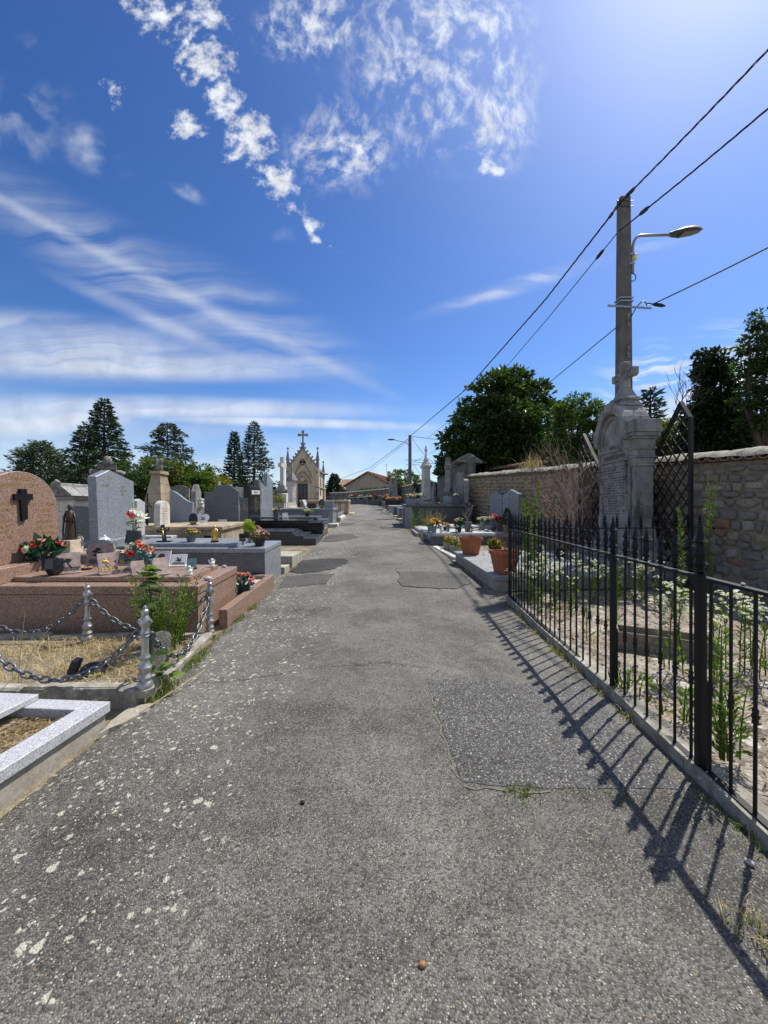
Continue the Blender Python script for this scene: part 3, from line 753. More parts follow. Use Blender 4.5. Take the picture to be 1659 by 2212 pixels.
# ------------------------------------------------------------ iron fences
def finial_mesh():
    mb = MB(); mb.lathe([(.012, 0), (.024, .012), (.015, .026), (.027, .042), (.034, .052), (.018, .066), (.02, .08), (.030, .098), (.022, .118), (.016, .15), (.034, .165), (.021, .18), (.012, .215), (.003, .262)], 8)
    me = mb.mesh('finial', True); me.materials.append(M['iron_black']); return me
def bar_mesh(h, r=.0090):
    mb = MB(); mb.lathe([(r, 0), (r, h*.40), (r+.007, h*.405), (r+.003, h*.42), (r+.009, h*.435), (r+.003, h*.45), (r+.006, h*.465), (r, h*.475), (r, h)], 6)
    me = mb.mesh('bar', True); me.materials.append(M['iron_black']); return me
FIN = finial_mesh(); BAR = bar_mesh(1.10)
fence = thing('iron_fence', 'black wrought iron fence with spear finials along the right side of the path', 'fence', (fence_x(1.83), 1.83, zg(1.83)), 0)
FA = math.atan2(1, .057)-math.pi/2
fence.rotation_euler = (0, 0, FA)
slope = (zg(6.4)-zg(1.83))/4.58
def fz(y): return slope*y+.055
mbt = MB()
for z, hw, hh in ((1.165, .022, .009), (.06, .02, .008)):
    y0, y1 = -3.2, 4.6
    vs = [(x, y, fz(y)-.055+z+dz) for y in (y0, y1) for x in (-hw, hw) for dz in (-hh, hh)]
    mb = MB(); mb.add(vs, [(0, 1, 3, 2), (4, 6, 7, 5), (0, 2, 6, 4), (1, 5, 7, 3), (0, 4, 5, 1), (2, 3, 7, 6)])
    mb.build('rail', M['iron_black'], fence)
POSTY = [-1.42, .42, 1.37, 4.58]
k = 0; y = 4.47
while y > -3.1:
    if min(abs(y-q) for q in POSTY) > .05:
        b = link('bar', BAR, None, fence, (0, y, fz(y)+.01), (R(rnd.uniform(-.35, .35)), R(rnd.uniform(-.3, .3)), rnd.uniform(0, 3)))
        if not (-.36 < y < .36 and not (-.16 < y < -.12)) and k % 23 != 7:
            link('finial', FIN, None, b, (0, 0, 1.115), (rnd.uniform(-.03, .03), rnd.uniform(-.03, .03), rnd.uniform(0, 3)), (.82, .82, .95))
        k += 1
    y -= .142
for y, hw in zip(POSTY, (.025, .025, .022, .016)):
    mb = MB(); mb.box(-hw, hw, y-hw*.8, y+hw*.8, fz(y)-.12, fz(y)+1.13, .004)
    p = mb.build('post', M['iron_black'], fence)
    if hw > .02:
        mb = MB(); mb.box(hw+.002, hw+.014, y-.010, y+.012, fz(y)-.05, fz(y)+.50, .003); mb.build('stay', M['iron_black'], fence)
        mb = MB(); mb.prism([(y+.02, fz(y)+1.10), (y+.10, fz(y)+1.10), (y+.02, fz(y)+1.02)], 'x', -.006, .006); mb.build('bracket', M['iron_black'], fence)
    link('finial', FIN, None, p, (0, y, fz(y)+1.13), None, 1.15)
def pebble_mesh(seed):
    st = rnd.getstate(); rnd.seed(seed); mb = MB(); mb.ball((0, 0, 0), (.5, .38, .3), 7, 5, .16); rnd.setstate(st)
    return mb.mesh('pebble', 'all')
PEB = [pebble_mesh(s) for s in range(4)]
for y, s_ in ((-.05, .032), (.14, .026)):
    tag(link('pebble', PEB[0].copy(), M['pebble'], None, (fence_x(1.83+y)+.004, 1.83+y, zg(1.83)+1.186), (0, 0, y*9), s_), 'small pale pebble resting on the top rail of the fence'+(', nearer the camera' if y < 0 else ', beside the thick post'), 'pebble')
# fence at the back of the plot, square to the path
bf = thing('iron_fence', 'black iron spear fence across the back of the weedy plot, fixed to the stone wall', 'fence', (fence_x(6.5), 6.5, zg(6.4)), 0)
bw = wall_x(7.1)-fence_x(6.5)-.02; dyb = .5
bf.rotation_euler = (0, 0, math.atan2(dyb, bw))
for z in (1.165, .10):
    mb = MB(); mb.box(.0, bw+.06, -.012, .012, z-.009, z+.009); mb.build('rail', M['iron_black'], bf)
x = .14
while x < bw-.1:
    b = link('bar', BAR, None, bf, (x, 0, .07)); link('finial', FIN, None, b, (0, 0, 1.105), None, .92); x += .235
for x in (bw-.72,):
    mb = MB(); mb.box(x-.02, x+.02, -.02, .02, -.1, 1.18, .003); p = mb.build('post', M['iron_black'], bf); link('finial', FIN, None, p, (x, 0, 1.18), None, 1.2)
mb = MB(); mb.box(bw+.005, bw+.10, -.03, .03, 1.14, 1.19, .004); mb.build('wall_bracket', M['iron_black'], bf)
# ------------------------------------------------------------ builders for graves and what lies on them
def pb(par, name, m, x0, x1, y0, y1, z0, z1, b=.004, MX=None):
    mb = MB(); mb.box(min(x0, x1), max(x0, x1), min(y0, y1), max(y0, y1), z0, z1, b, MX); return mb.build(name, M[m], par)
def arch(y0, y1, z0, zs, zt, n=16):
    c, r = (y0+y1)/2, (y1-y0)/2
    return [(y0, z0), (y1, z0)]+[(c+r*math.cos(math.pi*k/n), zs+(zt-zs)*math.sin(math.pi*k/n)) for k in range(n+1)]
def peak(y0, y1, z0, zl, yp, zp, zr): return [(y0, z0), (y1, z0), (y1, zr), (yp, zp), (y0, zl)]
def wave(y0, y1, z0, zl, zr, n=12):
    return [(y0, z0), (y1, z0)]+[(y1+(y0-y1)*k/n, zr+(zl-zr)*(.5-.5*math.cos(math.pi*k/n))) for k in range(n+1)]
def bump(y0, y1, z0, zs, zt, n=16, p=2):
    return [(y0, z0), (y1, z0)]+[(y1+(y0-y1)*k/n, zs+(zt-zs)*math.sin(math.pi*k/n)**p) for k in range(n+1)]
def hs(par, name, m, poly, x0, x1, bev=.006):
    mb = MB(); mb.prism(poly, 'x', x0, x1); me = mb.mesh(name)
    if bev:
        bm = bmesh.new(); bm.from_mesh(me)
        es = [e for e in bm.edges if len(e.link_faces) == 2 and e.calc_face_angle(0) > .6]
        bmesh.ops.bevel(bm, geom=es, offset=bev, segments=1, affect='EDGES'); bm.to_mesh(me); bm.free()
    return link(name, me, M[m], par)
def scribble(par, m, x, y0, y1, zt, rows, lh, side=1, lw=.0035, name='inscription', fill=.8, align='c', d=.0015):
    """rows of small letter-like strokes cut into a face that looks along +x (side 1) or -x (side -1)"""
    mb = MB(); W = y1-y0
    def bar(ya, yb, za, zb): mb.box(min(x, x+side*d), max(x, x+side*d), ya, yb, za, zb)
    for r in range(rows):
        w = W*fill*rnd.uniform(.55, 1); z = zt-r*lh; hh = lh*.55
        s = y0+(W-w)/2 if align == 'c' else y0
        y = s
        while y < s+w:
            if rnd.random() < .13: y += hh*.7; continue
            k = rnd.randrange(5); ww = hh*.55
            bar(y, y+lw, z-hh, z)
            if k in (0, 1): bar(y+ww-lw, y+ww, z-hh, z)
            if k in (1, 2, 3): bar(y+lw, y+ww-lw, z-lw, z)
            if k in (0, 3): bar(y+lw, y+ww-lw, z-hh*.55, z-hh*.55+lw)
            if k in (2, 4): bar(y+lw, y+ww-lw, z-hh, z-hh+lw)
            y += ww+hh*.22
    return stuff(mb.build(name, M[m], par, fix=False))
def text(par, s, m, size, loc, side=1, ext=.0015, name='lettering', squeeze=1.0, frame=None):
    cu = bpy.data.curves.new('t', 'FONT'); cu.body = s; cu.size = size; cu.extrude = ext; cu.align_x = 'CENTER'; cu.resolution_u = 2
    ob = bpy.data.objects.new('t', cu); me = bpy.data.meshes.new_from_object(ob); bpy.data.objects.remove(ob)
    o = link(name, me, M[m], par)
    if frame is None:
        frame = Matrix(((0, 0, side, 0), (side, 0, 0, 0), (0, 1, 0, 0), (0, 0, 0, 1)))
    o.matrix_local = Matrix.Translation(loc) @ frame @ Matrix.Diagonal((squeeze, 1, 1, 1))
    return o
FRONT = Matrix(((1, 0, 0, 0), (0, 0, -1, 0), (0, 1, 0, 0), (0, 0, 0, 1)))   # lettering on a face that looks along -y
def cross_poly(w, h, t, arm=.68, flare=0.0):
    za = h*arm; f = flare
    return [(-t/2-f, 0), (t/2+f, 0), (t/2, za-t/2), (w/2, za-t/2-f), (w/2, za+t/2+f), (t/2, za+t/2), (t/2+f, h), (-t/2-f, h), (-t/2, za+t/2), (-w/2, za+t/2+f), (-w/2, za-t/2-f), (-t/2, za-t/2)]

# ---- flowers
FL = {}
def flower_mesh(pm, kind):
    if (pm, kind) in FL: return FL[pm, kind]
    V = []; Fc = []
    def pet(a, el, ln, wd, r0=.0, cup=.15):
        d = np.array([math.cos(a)*math.cos(el), math.sin(a)*math.cos(el), math.sin(el)]); s = np.array([-math.sin(a), math.cos(a), 0]); u = np.cross(d, s)
        o = d*r0; k = len(V)
        V.extend([o, o+d*ln*.55+s*wd-u*cup*ln, o+d*ln, o+d*ln*.55-s*wd-u*cup*ln]); Fc.append([k, k+1, k+2, k+3])
    g = random.Random(hash((len(pm), kind)) % 999)
    lay = {'rose': ((6, .15, 1, .5), (6, .6, .85, .45), (5, 1.05, .7, .35), (3, 1.4, .6, .3)), 'daisy': ((9, .1, 1, .22), (6, .35, .7, .2)),
           'lily': ((6, .55, 1.5, .33), (3, 1.2, .7, .12)), 'ball': ((6, -.35, .8, .45), (7, .2, .9, .42), (6, .75, .85, .4), (4, 1.3, .8, .35))}[kind]
    for n, el, ln, wd in lay:
        o = g.uniform(0, 6)
        for i in range(n): pet(o+2*math.pi*i/n+g.uniform(-.2, .2), el+g.uniform(-.15, .15), ln*g.uniform(.85, 1.1), wd)
    me = npmesh('flower', np.array(V), np.array(Fc)); me.materials.append(M[pm]); FL[pm, kind] = me; return me
def pot_mesh(kind, r, h):
    mb = MB()
    if kind == 'round': mb.lathe([(r*.72, 0), (r*.8, h*.3), (r*.97, h*.86), (r*1.06, h*.87), (r*1.06, h), (r*.95, h), (r*.93, h*.9), (0.001, h*.88)], 16)
    elif kind == 'vase': mb.lathe([(r*.6, 0), (r*.7, h*.1), (r*1.0, h*.55), (r*.85, h*.85), (r*.95, h), (r*.85, h), (r*.78, h*.9), (.001, h*.85)], 14)
    elif kind == 'facet': mb.lathe([(r*.62, 0), (r*1.0, h*.42), (r*.86, h), (r*.7, h), (r*.66, h*.9), (.001, h*.88)], 6)
    elif kind == 'square':
        mb.frust(-r*.85, r*.85, -r*.85, r*.85, 0, -r, r, -r, r, h*.9); mb.box(-r*1.04, r*1.04, -r*1.04, r*1.04, h*.901, h, .004)
    elif kind == 'taper':
        mb.frust(-r, r, -r, r, 0, -r*.8, r*.8, -r*.8, r*.8, h)
    elif kind == 'tub': mb.lathe([(r*.9, 0), (r, h*.5), (r*1.02, h), (r*.93, h), (r*.92, h*.92), (.001, h*.9)], 18)
    return mb
def trough(par, m, w, d, h, mname='planter_box', soil=True):
    mb = MB(); t = .02
    mb.frust(-w*.47, w*.47, -d*.45, d*.45, 0, -w/2, w/2, -d/2, d/2, h*.94); o = mb.build(mname, M[m], par)
    mb = MB(); 
    for x0, x1, y0, y1 in ((-w/2-.005, w/2+.005, -d/2-.005, -d/2+t), (-w/2-.005, w/2+.005, d/2-t, d/2+.005), (-w/2-.005, -w/2+t, -d/2+t+.001, d/2-t-.001), (w/2-t, w/2+.005, -d/2+t+.001, d/2-t-.001)): mb.box(x0, x1, y0, y1, h*.945, h*1.04, .003)
    mb.build('rim', M[m], o)
    if soil:
        mb = MB(); mb.box(-w/2+t, w/2-t, -d/2+t, d/2-t, h*.942, h*.96); mb.build('soil', M['soil'], par)
    return o
def bouquet(label, loc, pot=('round', 'pot_black', .1, .14), flowers=(('petal_pink', 'rose', 8, .04),), fol=('silk_green', 60, .07), R_=.16, H=.18, group=None, rz=0.0, cat='flower pot', name='flower_pot', zs=.55):
    t = thing(name, label, cat, loc, rz, group); kind, pm, r, h = pot
    if kind == 'trough': trough(t, pm, r[0], r[1], h); RX, RY = r[0]/2, r[1]/2
    else: pot_mesh(kind, r, h).build('pot', M[pm], t, smooth=True); RX = RY = None
    if fol:
        m, n, s = fol; a = nrg.uniform(0, 6.283, n); q = np.sqrt(nrg.uniform(0, 1, n)); el = nrg.uniform(0, 1, n)
        if RX: P = np.stack([nrg.uniform(-RX, RX, n), nrg.uniform(-RY, RY, n), h*.9+H*.8*el*nrg.uniform(.2, 1, n)], 1); D = np.stack([nrg.normal(size=n)*.5, nrg.normal(size=n)*.5, np.ones(n)], 1)
        else: P = np.stack([np.cos(a)*q*R_*.75, np.sin(a)*q*R_*.75, h*.9+H*.85*el*(1-.45*q*q)], 1); D = np.stack([np.cos(a)*q, np.sin(a)*q, .3+.6*el], 1)
        card_obj('foliage', [cards(P, s, .5, D=D, jit=.5)], M[m], t)
        mb = MB()
        for _ in range(5):
            x, y = (rnd.uniform(-RX, RX)*.8, rnd.uniform(-RY, RY)*.7) if RX else (rnd.uniform(-.4, .4)*R_, rnd.uniform(-.4, .4)*R_)
            mb.tube([(x*.4, y*.4, h*.8), (x*.8, y*.8, h+H*.45), (x, y, h+H*.85)], .003, 4)
        mb.build('stem', M[m], t)
    for pm_, k, n, s in flowers:
        me = flower_mesh(pm_, k)
        for i in range(n):
            a = rnd.uniform(0, 6.283); q = math.sqrt(rnd.random())
            if RX: p = (rnd.uniform(-RX, RX), rnd.uniform(-RY, RY), h+H*rnd.uniform(.4, .95)); tx, ty = rnd.uniform(-.5, .5), rnd.uniform(-.5, .5)
            else:
                p = (math.cos(a)*q*R_, math.sin(a)*q*R_, h+H*(1-zs*q*q)*rnd.uniform(.85, 1.02)); tx, ty = -math.sin(a)*q, math.cos(a)*q
            o = link('flower', me, None, t, p, None, s*rnd.uniform(.8, 1.15))
            o.rotation_euler = (Matrix.Rotation(1.05*q if not RX else rnd.uniform(0, .6), 4, Vector((tx, ty, 0.001))) @ Matrix.Rotation(rnd.uniform(0, 6), 4, 'Z')).to_euler()
    return t
def tablet_poly(kind, w, h):
    if kind == 'rect': return [(-w/2, 0), (w/2, 0), (w/2, h), (-w/2, h)]
    if kind == 'wavy': return [(-w/2, 0), (w/2, 0)]+[(w/2-w*k/10, h+.02*math.sin(k*1.25)) for k in range(11)]
    if kind == 'book': return [(-w*.45, 0), (w*.45, 0), (w/2, h*.5), (w*.42, h), (-w*.42, h*.96), (-w/2, h*.5)]
    if kind == 'rough':
        g = random.Random(int(w*1000+h*77)); p = []
        for k in range(18):
            a = 2*math.pi*k/18+.1; e = 1/max(abs(math.cos(a)), abs(math.sin(a))); q = e*g.uniform(.9, 1.03); p.append((math.cos(a)*q*w/2, max(0, h/2+math.sin(a)*q*h/2)))
        return p
    if kind == 'oval': return [(w/2*math.cos(a), h/2+h/2*math.sin(a)) for a in [2*math.pi*k/18 for k in range(18)]]
    if kind == 'heart': return [(0, 0), (w*.32, h*.3), (w/2, h*.62), (w*.42, h*.9), (w*.2, h), (0, h*.82), (-w*.2, h), (-w*.42, h*.9), (-w/2, h*.62), (-w*.32, h*.3)]
def plaque(label, loc, w, h, m, kind='rect', lean=14, rz=0.0, emblem=None, em='bronze_dark', thick=.022, rim=None, group=None, cat='plaque', lines=2, name='memorial_plaque', stand='same'):
    """a small memorial tablet leaning back on a foot; its face looks along local -y"""
    t = thing(name, label, cat, loc, rz, group); w *= 1.18; h *= 1.18
    MX = Matrix.Rotation(R(-lean), 4, 'X')
    mb = MB(); mb.prism(tablet_poly(kind, w, h), 'y', 0, thick, MX); tb = mb.build('tablet', M[m], t)
    mb = MB(); hb = h*.6*math.cos(R(lean)); yb = hb*math.tan(R(lean))+thick
    mb.prism([(yb, hb), (yb+.03+h*.2, 0), (.01+thick, 0), (yb*.4+.015, hb*.4)], 'x', -w*.08, w*.08); mb.build('prop', M[m if stand == 'same' else stand], t)
    if stand == 'same' or True:
        mb = MB(); mb.box(-w*.52, w*.52, -.03, .05+h*.16, -.001, .014, .002); mb.build('foot', M[m if stand == 'same' else stand], t)
    d = .003
    def flat(poly, nm, mm, dd=d):
        mb = MB(); mb.prism(poly, 'y', -dd, -.0005, MX); return mb.build(nm, M[mm], t)
    if emblem == 'cross': flat([(x, z+h*.3) for x, z in cross_poly(w*.28, h*.5, w*.06)], 'emblem', em, .008)
    elif emblem == 'rose':
        mb = MB()
        for k in range(9):
            a = rnd.uniform(0, 6.28); q = rnd.uniform(.01, .10)*w*1.8
            mb.ball((-w*.12+q*math.cos(a), -.006, h*.62+q*math.sin(a)*.8), (w*.07, .008, w*.055), 6, 4, .1, MX)
        mb.tube([(-w*.12, -.004, h*.55), (-w*.02, -.004, h*.38), (w*.1, -.004, h*.25)], .004, 4, M=MX); mb.build('emblem', M[em], t)
    elif emblem == 'bird': flat([(-w*.22, h*.45), (-w*.05, h*.5), (-w*.12, h*.8), (w*.06, h*.58), (w*.2, h*.75), (w*.12, h*.5), (w*.22, h*.42), (0, h*.38)], 'emblem', em, .004)
    elif emblem == 'portrait':
        flat([(w*.2*math.cos(a), h*.58+h*.24*math.sin(a)) for a in [2*math.pi*k/14 for k in range(14)]], 'emblem', em, .004)
    if lines:
        mb = MB()
        for r in range(lines):
            y = -w*.36
            while y < w*.34:
                ww = rnd.uniform(.012, .03); mb.box(y, y+ww, -d, -.0005, h*(.24-.09*r), h*(.24-.09*r)+.012*h/.2, M=MX); y += ww+.006
        o_ = mb.build('lettering', M['gold_paint' if em == 'gold_paint' else 'dark_ink' if m not in ('granite_black', 'slate_plaque', 'granite_slate') else 'gold_paint'], t, fix=False); stuff(o_)
    if rim: 
        mb = MB(); mb.prism([(-w*.5, h), (w*.5, h), (w*.5, h+.012), (-w*.5, h+.012)], 'y', -.006, thick+.002, MX); mb.build('moulding', M[rim], t)
    return t
def angel(label, loc, h=.13, rz=0.0, m='ceramic_white', group=None):
    t = thing('angel_figurine', label, 'figurine', loc, rz, group)
    mb = MB(); mb.lathe([(h*.30, 0), (h*.32, h*.1), (h*.26, h*.3), (h*.2, h*.5), (h*.16, h*.62), (h*.08, h*.68)], 10); mb.ball((0, -h*.03, h*.82), h*.17, 9, 7)
    for s in (-1, 1): mb.tube([(s*h*.17, 0, h*.56), (s*h*.22, -h*.16, h*.42), (s*h*.06, -h*.26, h*.48)], [h*.07, h*.06, h*.05], 6)
    mb.build('body', M[m], t, smooth='all')
    for s in (-1, 1):
        mb = MB(); mb.prism([(s*h*.05, h*.35), (s*h*.28, h*.42), (s*h*.42, h*.75), (s*h*.30, h*.86), (s*h*.1, h*.62)], 'y', h*.12, h*.17); mb.build('wing', M[m], t)
    return t
def robed_figure(h, m, name, par):
    """one continuous standing robed body: skirt folds, shoulders, joined hands, veiled head"""
    vs = []; fs = []; n = 18
    prof = [(.0, .165, .14), (.04, .17, .14), (.2, .13, .11), (.45, .105, .09), (.58, .10, .085), (.68, .115, .085), (.755, .125, .075), (.80, .10, .065), (.825, .045, .045), (.85, .042, .05), (.88, .062, .07), (.92, .070, .078), (.96, .058, .064), (.99, .03, .035), (1.0, .01, .01)]
    for z, rx, ry in prof:
        for i in range(n):
            a = 2*math.pi*i/n; q = 1+(.10*math.cos(a*6) if z < .5 else .03*math.cos(a*4))*(1-z)
            y = ry*q*math.sin(a)
            if .56 < z < .72 and math.sin(a) < -.6: y -= .05
            vs.append((rx*q*math.cos(a)*h, y*h, z*h))
    for k in range(len(prof)-1):
        for i in range(n): fs.append((k*n+i, k*n+(i+1) % n, (k+1)*n+(i+1) % n, (k+1)*n+i))
    fs.append(list(range(n))[::-1]); fs.append([(len(prof)-1)*n+i for i in range(n)])
    mb = MB(); mb.add(vs, fs)
    for s in (-1, 1): mb.tube([(s*.115*h, 0, .75*h), (s*.17*h, -.03*h, .58*h), (s*.10*h, -.12*h, .50*h)], [.035*h, .04*h, .028*h], 6); mb.tube([(s*.10*h, .02*h, .80*h), (s*.16*h, .03*h, .55*h), (s*.19*h, .03*h, .22*h), (s*.17*h, .02*h, .02*h)], [.02*h, .035*h, .03*h, .02*h], 5)
    return mb.build(name, M[m], par, smooth='all')
def headgrave(label, loc, rz, m, poly, th, side, base=None, group=None, tilt=0.0, text_rows=0, text_m='engraved', tw=.7, cat='headstone', name='headstone', xz=None, cross=None, slab=None, trim=None):
    """an upright gravestone; local x across, its face at x=0 looking along side*x; base=(m,depth,y0,y1,h); slab=(m,len,y0,y1,h)"""
    t = thing(name, label, cat, loc, rz, group, tilt)
    z0 = base[4] if base else 0
    hs(t, 'stone', m, [(y, z+z0) for y, z in poly], 0, -side*th)
    ys = [p[0] for p in poly]; y0, y1 = min(ys), max(ys); zt = max(p[1] for p in poly)+z0
    if base: pb(t, 'plinth', base[0], side*base[1]*.4, -side*(th+base[1]*.25), base[2], base[3], -.25, z0-.001)
    if slab: pb(t, 'slab', slab[0], side*(base[1]*.4+.002 if base else .002), side*slab[1], slab[2], slab[3], -.25, slab[4], .008)
    if text_rows:
        w = (y1-y0)*tw; c = (y0+y1)/2
        scribble(t, text_m, 0, c-w/2, c+w/2, zt-(zt-z0)*.22, text_rows, min(.07, (zt-z0)*.6/max(1, text_rows)), side)
    if cross:
        w, h, tt = cross[:3]; mm = cross[3] if len(cross) > 3 else m; c = cross[4] if len(cross) > 4 else (y0+y1)/2
        mb = MB(); mb.prism([(y+c, z+zt-.004) for y, z in cross_poly(w, h, tt, .66)], 'x', -side*(th*.5+tt*.45), -side*(th*.5-tt*.45)); mb.build('cross', M[mm], t)
    if trim: trim(t)
    return t

# ---- weeds
def weed(label, loc, h, kind, group=None, n=1, spread=.1, name='weed', cat='weed'):
    t = thing(name, label, cat, loc, 0, group); mb = MB(); L = []; heads = []
    for s in range(n):
        x, y = rnd.uniform(-spread, spread)*.5, rnd.uniform(-spread, spread)*.5; hh = h*rnd.uniform(.7, 1.05)
        lx, ly = rnd.uniform(-.12, .12)*hh+x*.6, rnd.uniform(-.12, .12)*hh+y*.6
        pts = [(x+lx*q*q, y+ly*q*q, hh*q) for q in (0, .25, .5, .75, 1)]
        mb.tube(pts, [.006, .0055, .005, .004, .0025], 5)
        if kind == 'conyza':
            k = int(130*hh); q = nrg.uniform(.06, .98, k); a = nrg.uniform(0, 6.283, k)
            P = np.stack([x+lx*q*q, y+ly*q*q, hh*q], 1); D = np.stack([np.cos(a), np.sin(a), .55+.5*q], 1)
            L.append(cards(P, .11*(1-.55*q), .12, D=D, jit=.2))
            k = 70; q = nrg.uniform(.72, 1.02, k); a = nrg.uniform(0, 6.283, k); rr = .16*(1.05-q)*nrg.uniform(.2, 1, k)*3
            P = np.stack([x+lx*q*q+np.cos(a)*rr*.4, y+ly*q*q+np.sin(a)*rr*.4, hh*q], 1); L.append(cards(P, .022, .5, D=np.stack([np.cos(a)*.4, np.sin(a)*.4, np.ones(k)], 1), jit=.4))
        elif kind == 'daisy':
            k = int(34*hh)+6; q = nrg.uniform(.02, .8, k); a = nrg.uniform(0, 6.283, k)
            L.append(cards(np.stack([x+lx*q*q, y+ly*q*q, hh*q], 1), .075*(1-.5*q), .25, D=np.stack([np.cos(a), np.sin(a), .6+q], 1), jit=.3))
            for b in range(rnd.randint(5, 9)):
                q = rnd.uniform(.6, .92); a = rnd.uniform(0, 6.283); ln = rnd.uniform(.06, .16)
                p0 = Vector((x+lx*q*q, y+ly*q*q, hh*q)); p1 = p0+Vector((math.cos(a)*ln*.7, math.sin(a)*ln*.7, ln))
                mb.tube([p0, p1], .0018, 3)
                for _ in range(rnd.randint(2, 4)): heads.append(p1+Vector((rnd.uniform(-.03, .03), rnd.uniform(-.03, .03), rnd.uniform(-.02, .02))))
        elif kind == 'bushy':
            k = int(170*hh); q = nrg.uniform(.05, 1.0, k); a = nrg.uniform(0, 6.283, k); rr = .10*np.sin(np.pi*np.clip(q, .1, .95))*nrg.uniform(.1, 1, k)
            L.append(cards(np.stack([x+lx*q*q+np.cos(a)*rr, y+ly*q*q+np.sin(a)*rr, hh*q], 1), .045, .32, D=np.stack([np.cos(a), np.sin(a), .9*np.ones(k)], 1), jit=.4))
    mb.build('stem', M['leaf_weed'], t, fix=False)
    lm = {'conyza': 'leaf_weed', 'daisy': 'leaf_weed', 'bushy': 'leaf_weed'}[kind]
    if L: card_obj('foliage', L, M[lm], t)
    if heads:
        me = flower_mesh('petal_white', 'daisy')
        for p in heads: link('flower', me, None, t, p, (rnd.uniform(-.7, .7), rnd.uniform(-.7, .7), 0), rnd.uniform(.017, .024))
    return t
def twigs(par, m, base, h, n, depth=3, r=.006, ang=.7, name='twig', curl=.3):
    mb = MB()
    def grow(p, d, ln, rr, k):
        pts = [p]; q = Vector(p); dd = Vector(d)
        for _ in range(4):
            dd = (dd+Vector((rnd.uniform(-1, 1), rnd.uniform(-1, 1), rnd.uniform(-.5, .9)))*curl).normalized(); q = q+dd*ln/4; pts.append(q.copy())
        mb.tube(pts, [rr, rr*.9, rr*.8, rr*.7, rr*.5], 4)
        if k > 0:
            for _ in range(rnd.randint(2, 3)):
                i = rnd.randint(2, 4); nd = (dd+Vector((rnd.uniform(-1, 1), rnd.uniform(-1, 1), rnd.uniform(-.3, .8)))*ang).normalized()
                grow(pts[i], nd, ln*rnd.uniform(.5, .8), rr*.6, k-1)
    for _ in range(n):
        grow(Vector(base), Vector((rnd.uniform(-.5, .5), rnd.uniform(-.5, .5), 1)).normalized(), h*rnd.uniform(.4, .6), r, depth)
    return mb.build(name, M[m], par, fix=False)
# ============================================================ LEFT SIDE OF THE PATH
# --- foreground grave frame in silver granite
t = thing('kerbed_grave', 'silver grey granite grave kerb frame on a concrete base, nearest on the left', 'grave', (-1.965, 2.76, 0), R(-4))
pb(t, 'concrete_base', 'concrete', -2.6, -.025, -2.6, -.015, -.35, .066, .006)
pb(t, 'kerb', 'granite_silver', -.15, 0, -2.6, 0, .069, .14, .004)
pb(t, 'kerb', 'granite_silver', -2.6, -.1515, -.13, 0, .069, .14, .004)
pb(t, 'slab', 'granite_silver', -2.6, -.53, -2.6, -.02, .1415, .185, .004)
mb = MB(); mb.box(-.53, -.151, -2.5, -.131, .066, .072); b = mb.build('soil_bed', M['soil'], t)
P = np.stack([nrg.uniform(-.53, -.155, 2600), nrg.uniform(-2.3, -.14, 2600), nrg.uniform(.074, .095, 2600)], 1)
a = nrg.uniform(0, 6.283, 2600); stuff(card_obj('straw_mulch', [cards(P, .045, .14, D=np.stack([np.cos(a), np.sin(a), nrg.normal(size=2600)*.2], 1), jit=.15)], M['straw'], t))
patch('concrete_apron', [(-1.97, 2.62), (-1.80, 2.85), (-1.78, 3.0), (-1.98, 3.0)], M['concrete'], .02, .015, 4)

# --- old grave with posts and chains
og = thing('old_grave', 'neglected old grave full of dry straw grass inside silver posts and chains', 'grave', (-1.93, 3.0, 0), 0)
def kstone(x0, y0, x1, y1, w, z0, z1, nm='kerb_stone'):
    d = Vector((x1-x0, y1-y0)); L_ = d.length; a = math.atan2(d.y, d.x)
    mb = MB(); mb.box(0, L_, 0, w, z0, z1, .012, Matrix.Translation((x0, y0, 0)) @ Matrix.Rotation(a, 4, 'Z'))
    me = mb.mesh(nm)
    for v in me.vertices: v.co += Vector((rnd.uniform(-.008, .008), rnd.uniform(-.008, .008), rnd.uniform(-.008, .008)))
    return link(nm, me, M['kerb_stone' if nm == 'kerb_stone' else nm], og)
for k in range(3): kstone(-.03-.9*(k+1), .02-.0*k, -.05-.9*k, .02, .11, -.1, .115-.012*k)
for k in range(3): kstone(-1.0-.95*k, 1.43, -.12-.95*k+.0, 1.50, .12, -.1, .055)
kstone(-.015, -.02, .03, .30, .14, -.1, .11); kstone(.0, .45, -.12, 1.55, .10, -.08, .05)
NB = 5200
P = np.stack([nrg.uniform(-3.6, -.14, NB), nrg.uniform(.12, 1.45, NB), np.full(NB, .0)], 1)
P = P[fbm(P[:, 0], P[:, 1], 2.2, 31)+nrg.uniform(-.35, .35, len(P)) > -.05]
V, Fc = blades(P, .085, .006, 1.4); stuff(link('dry_grass', npmesh('dry_grass', V, Fc), M['grass_dry'], og))
mb = MB(); mb.box(-3.6, -.05, .1, 1.45, -.05, .012); mb.build('soil_bed', M['soil'], og)
def post_mesh():
    mb = MB(); mb.lathe([(.055, 0), (.06, .015), (.055, .04), (.042, .06), (.05, .09), (.034, .12), (.046, .15), (.05, .175), (.034, .20), (.028, .23), (.036, .245), (.04, .255), (.03, .275), (.026, .30), (.024, .42), (.034, .43), (.026, .445), (.036, .455), (.028, .475), (.026, .50), (.038, .525), (.042, .545), (.036, .575), (.022, .60), (.027, .62), (.029, .635), (.020, .65), (.010, .655), (.014, .668), (.006, .685)], 14)
    me = mb.mesh('post', True); me.materials.append(M['silver_paint']); return me
PM = post_mesh()
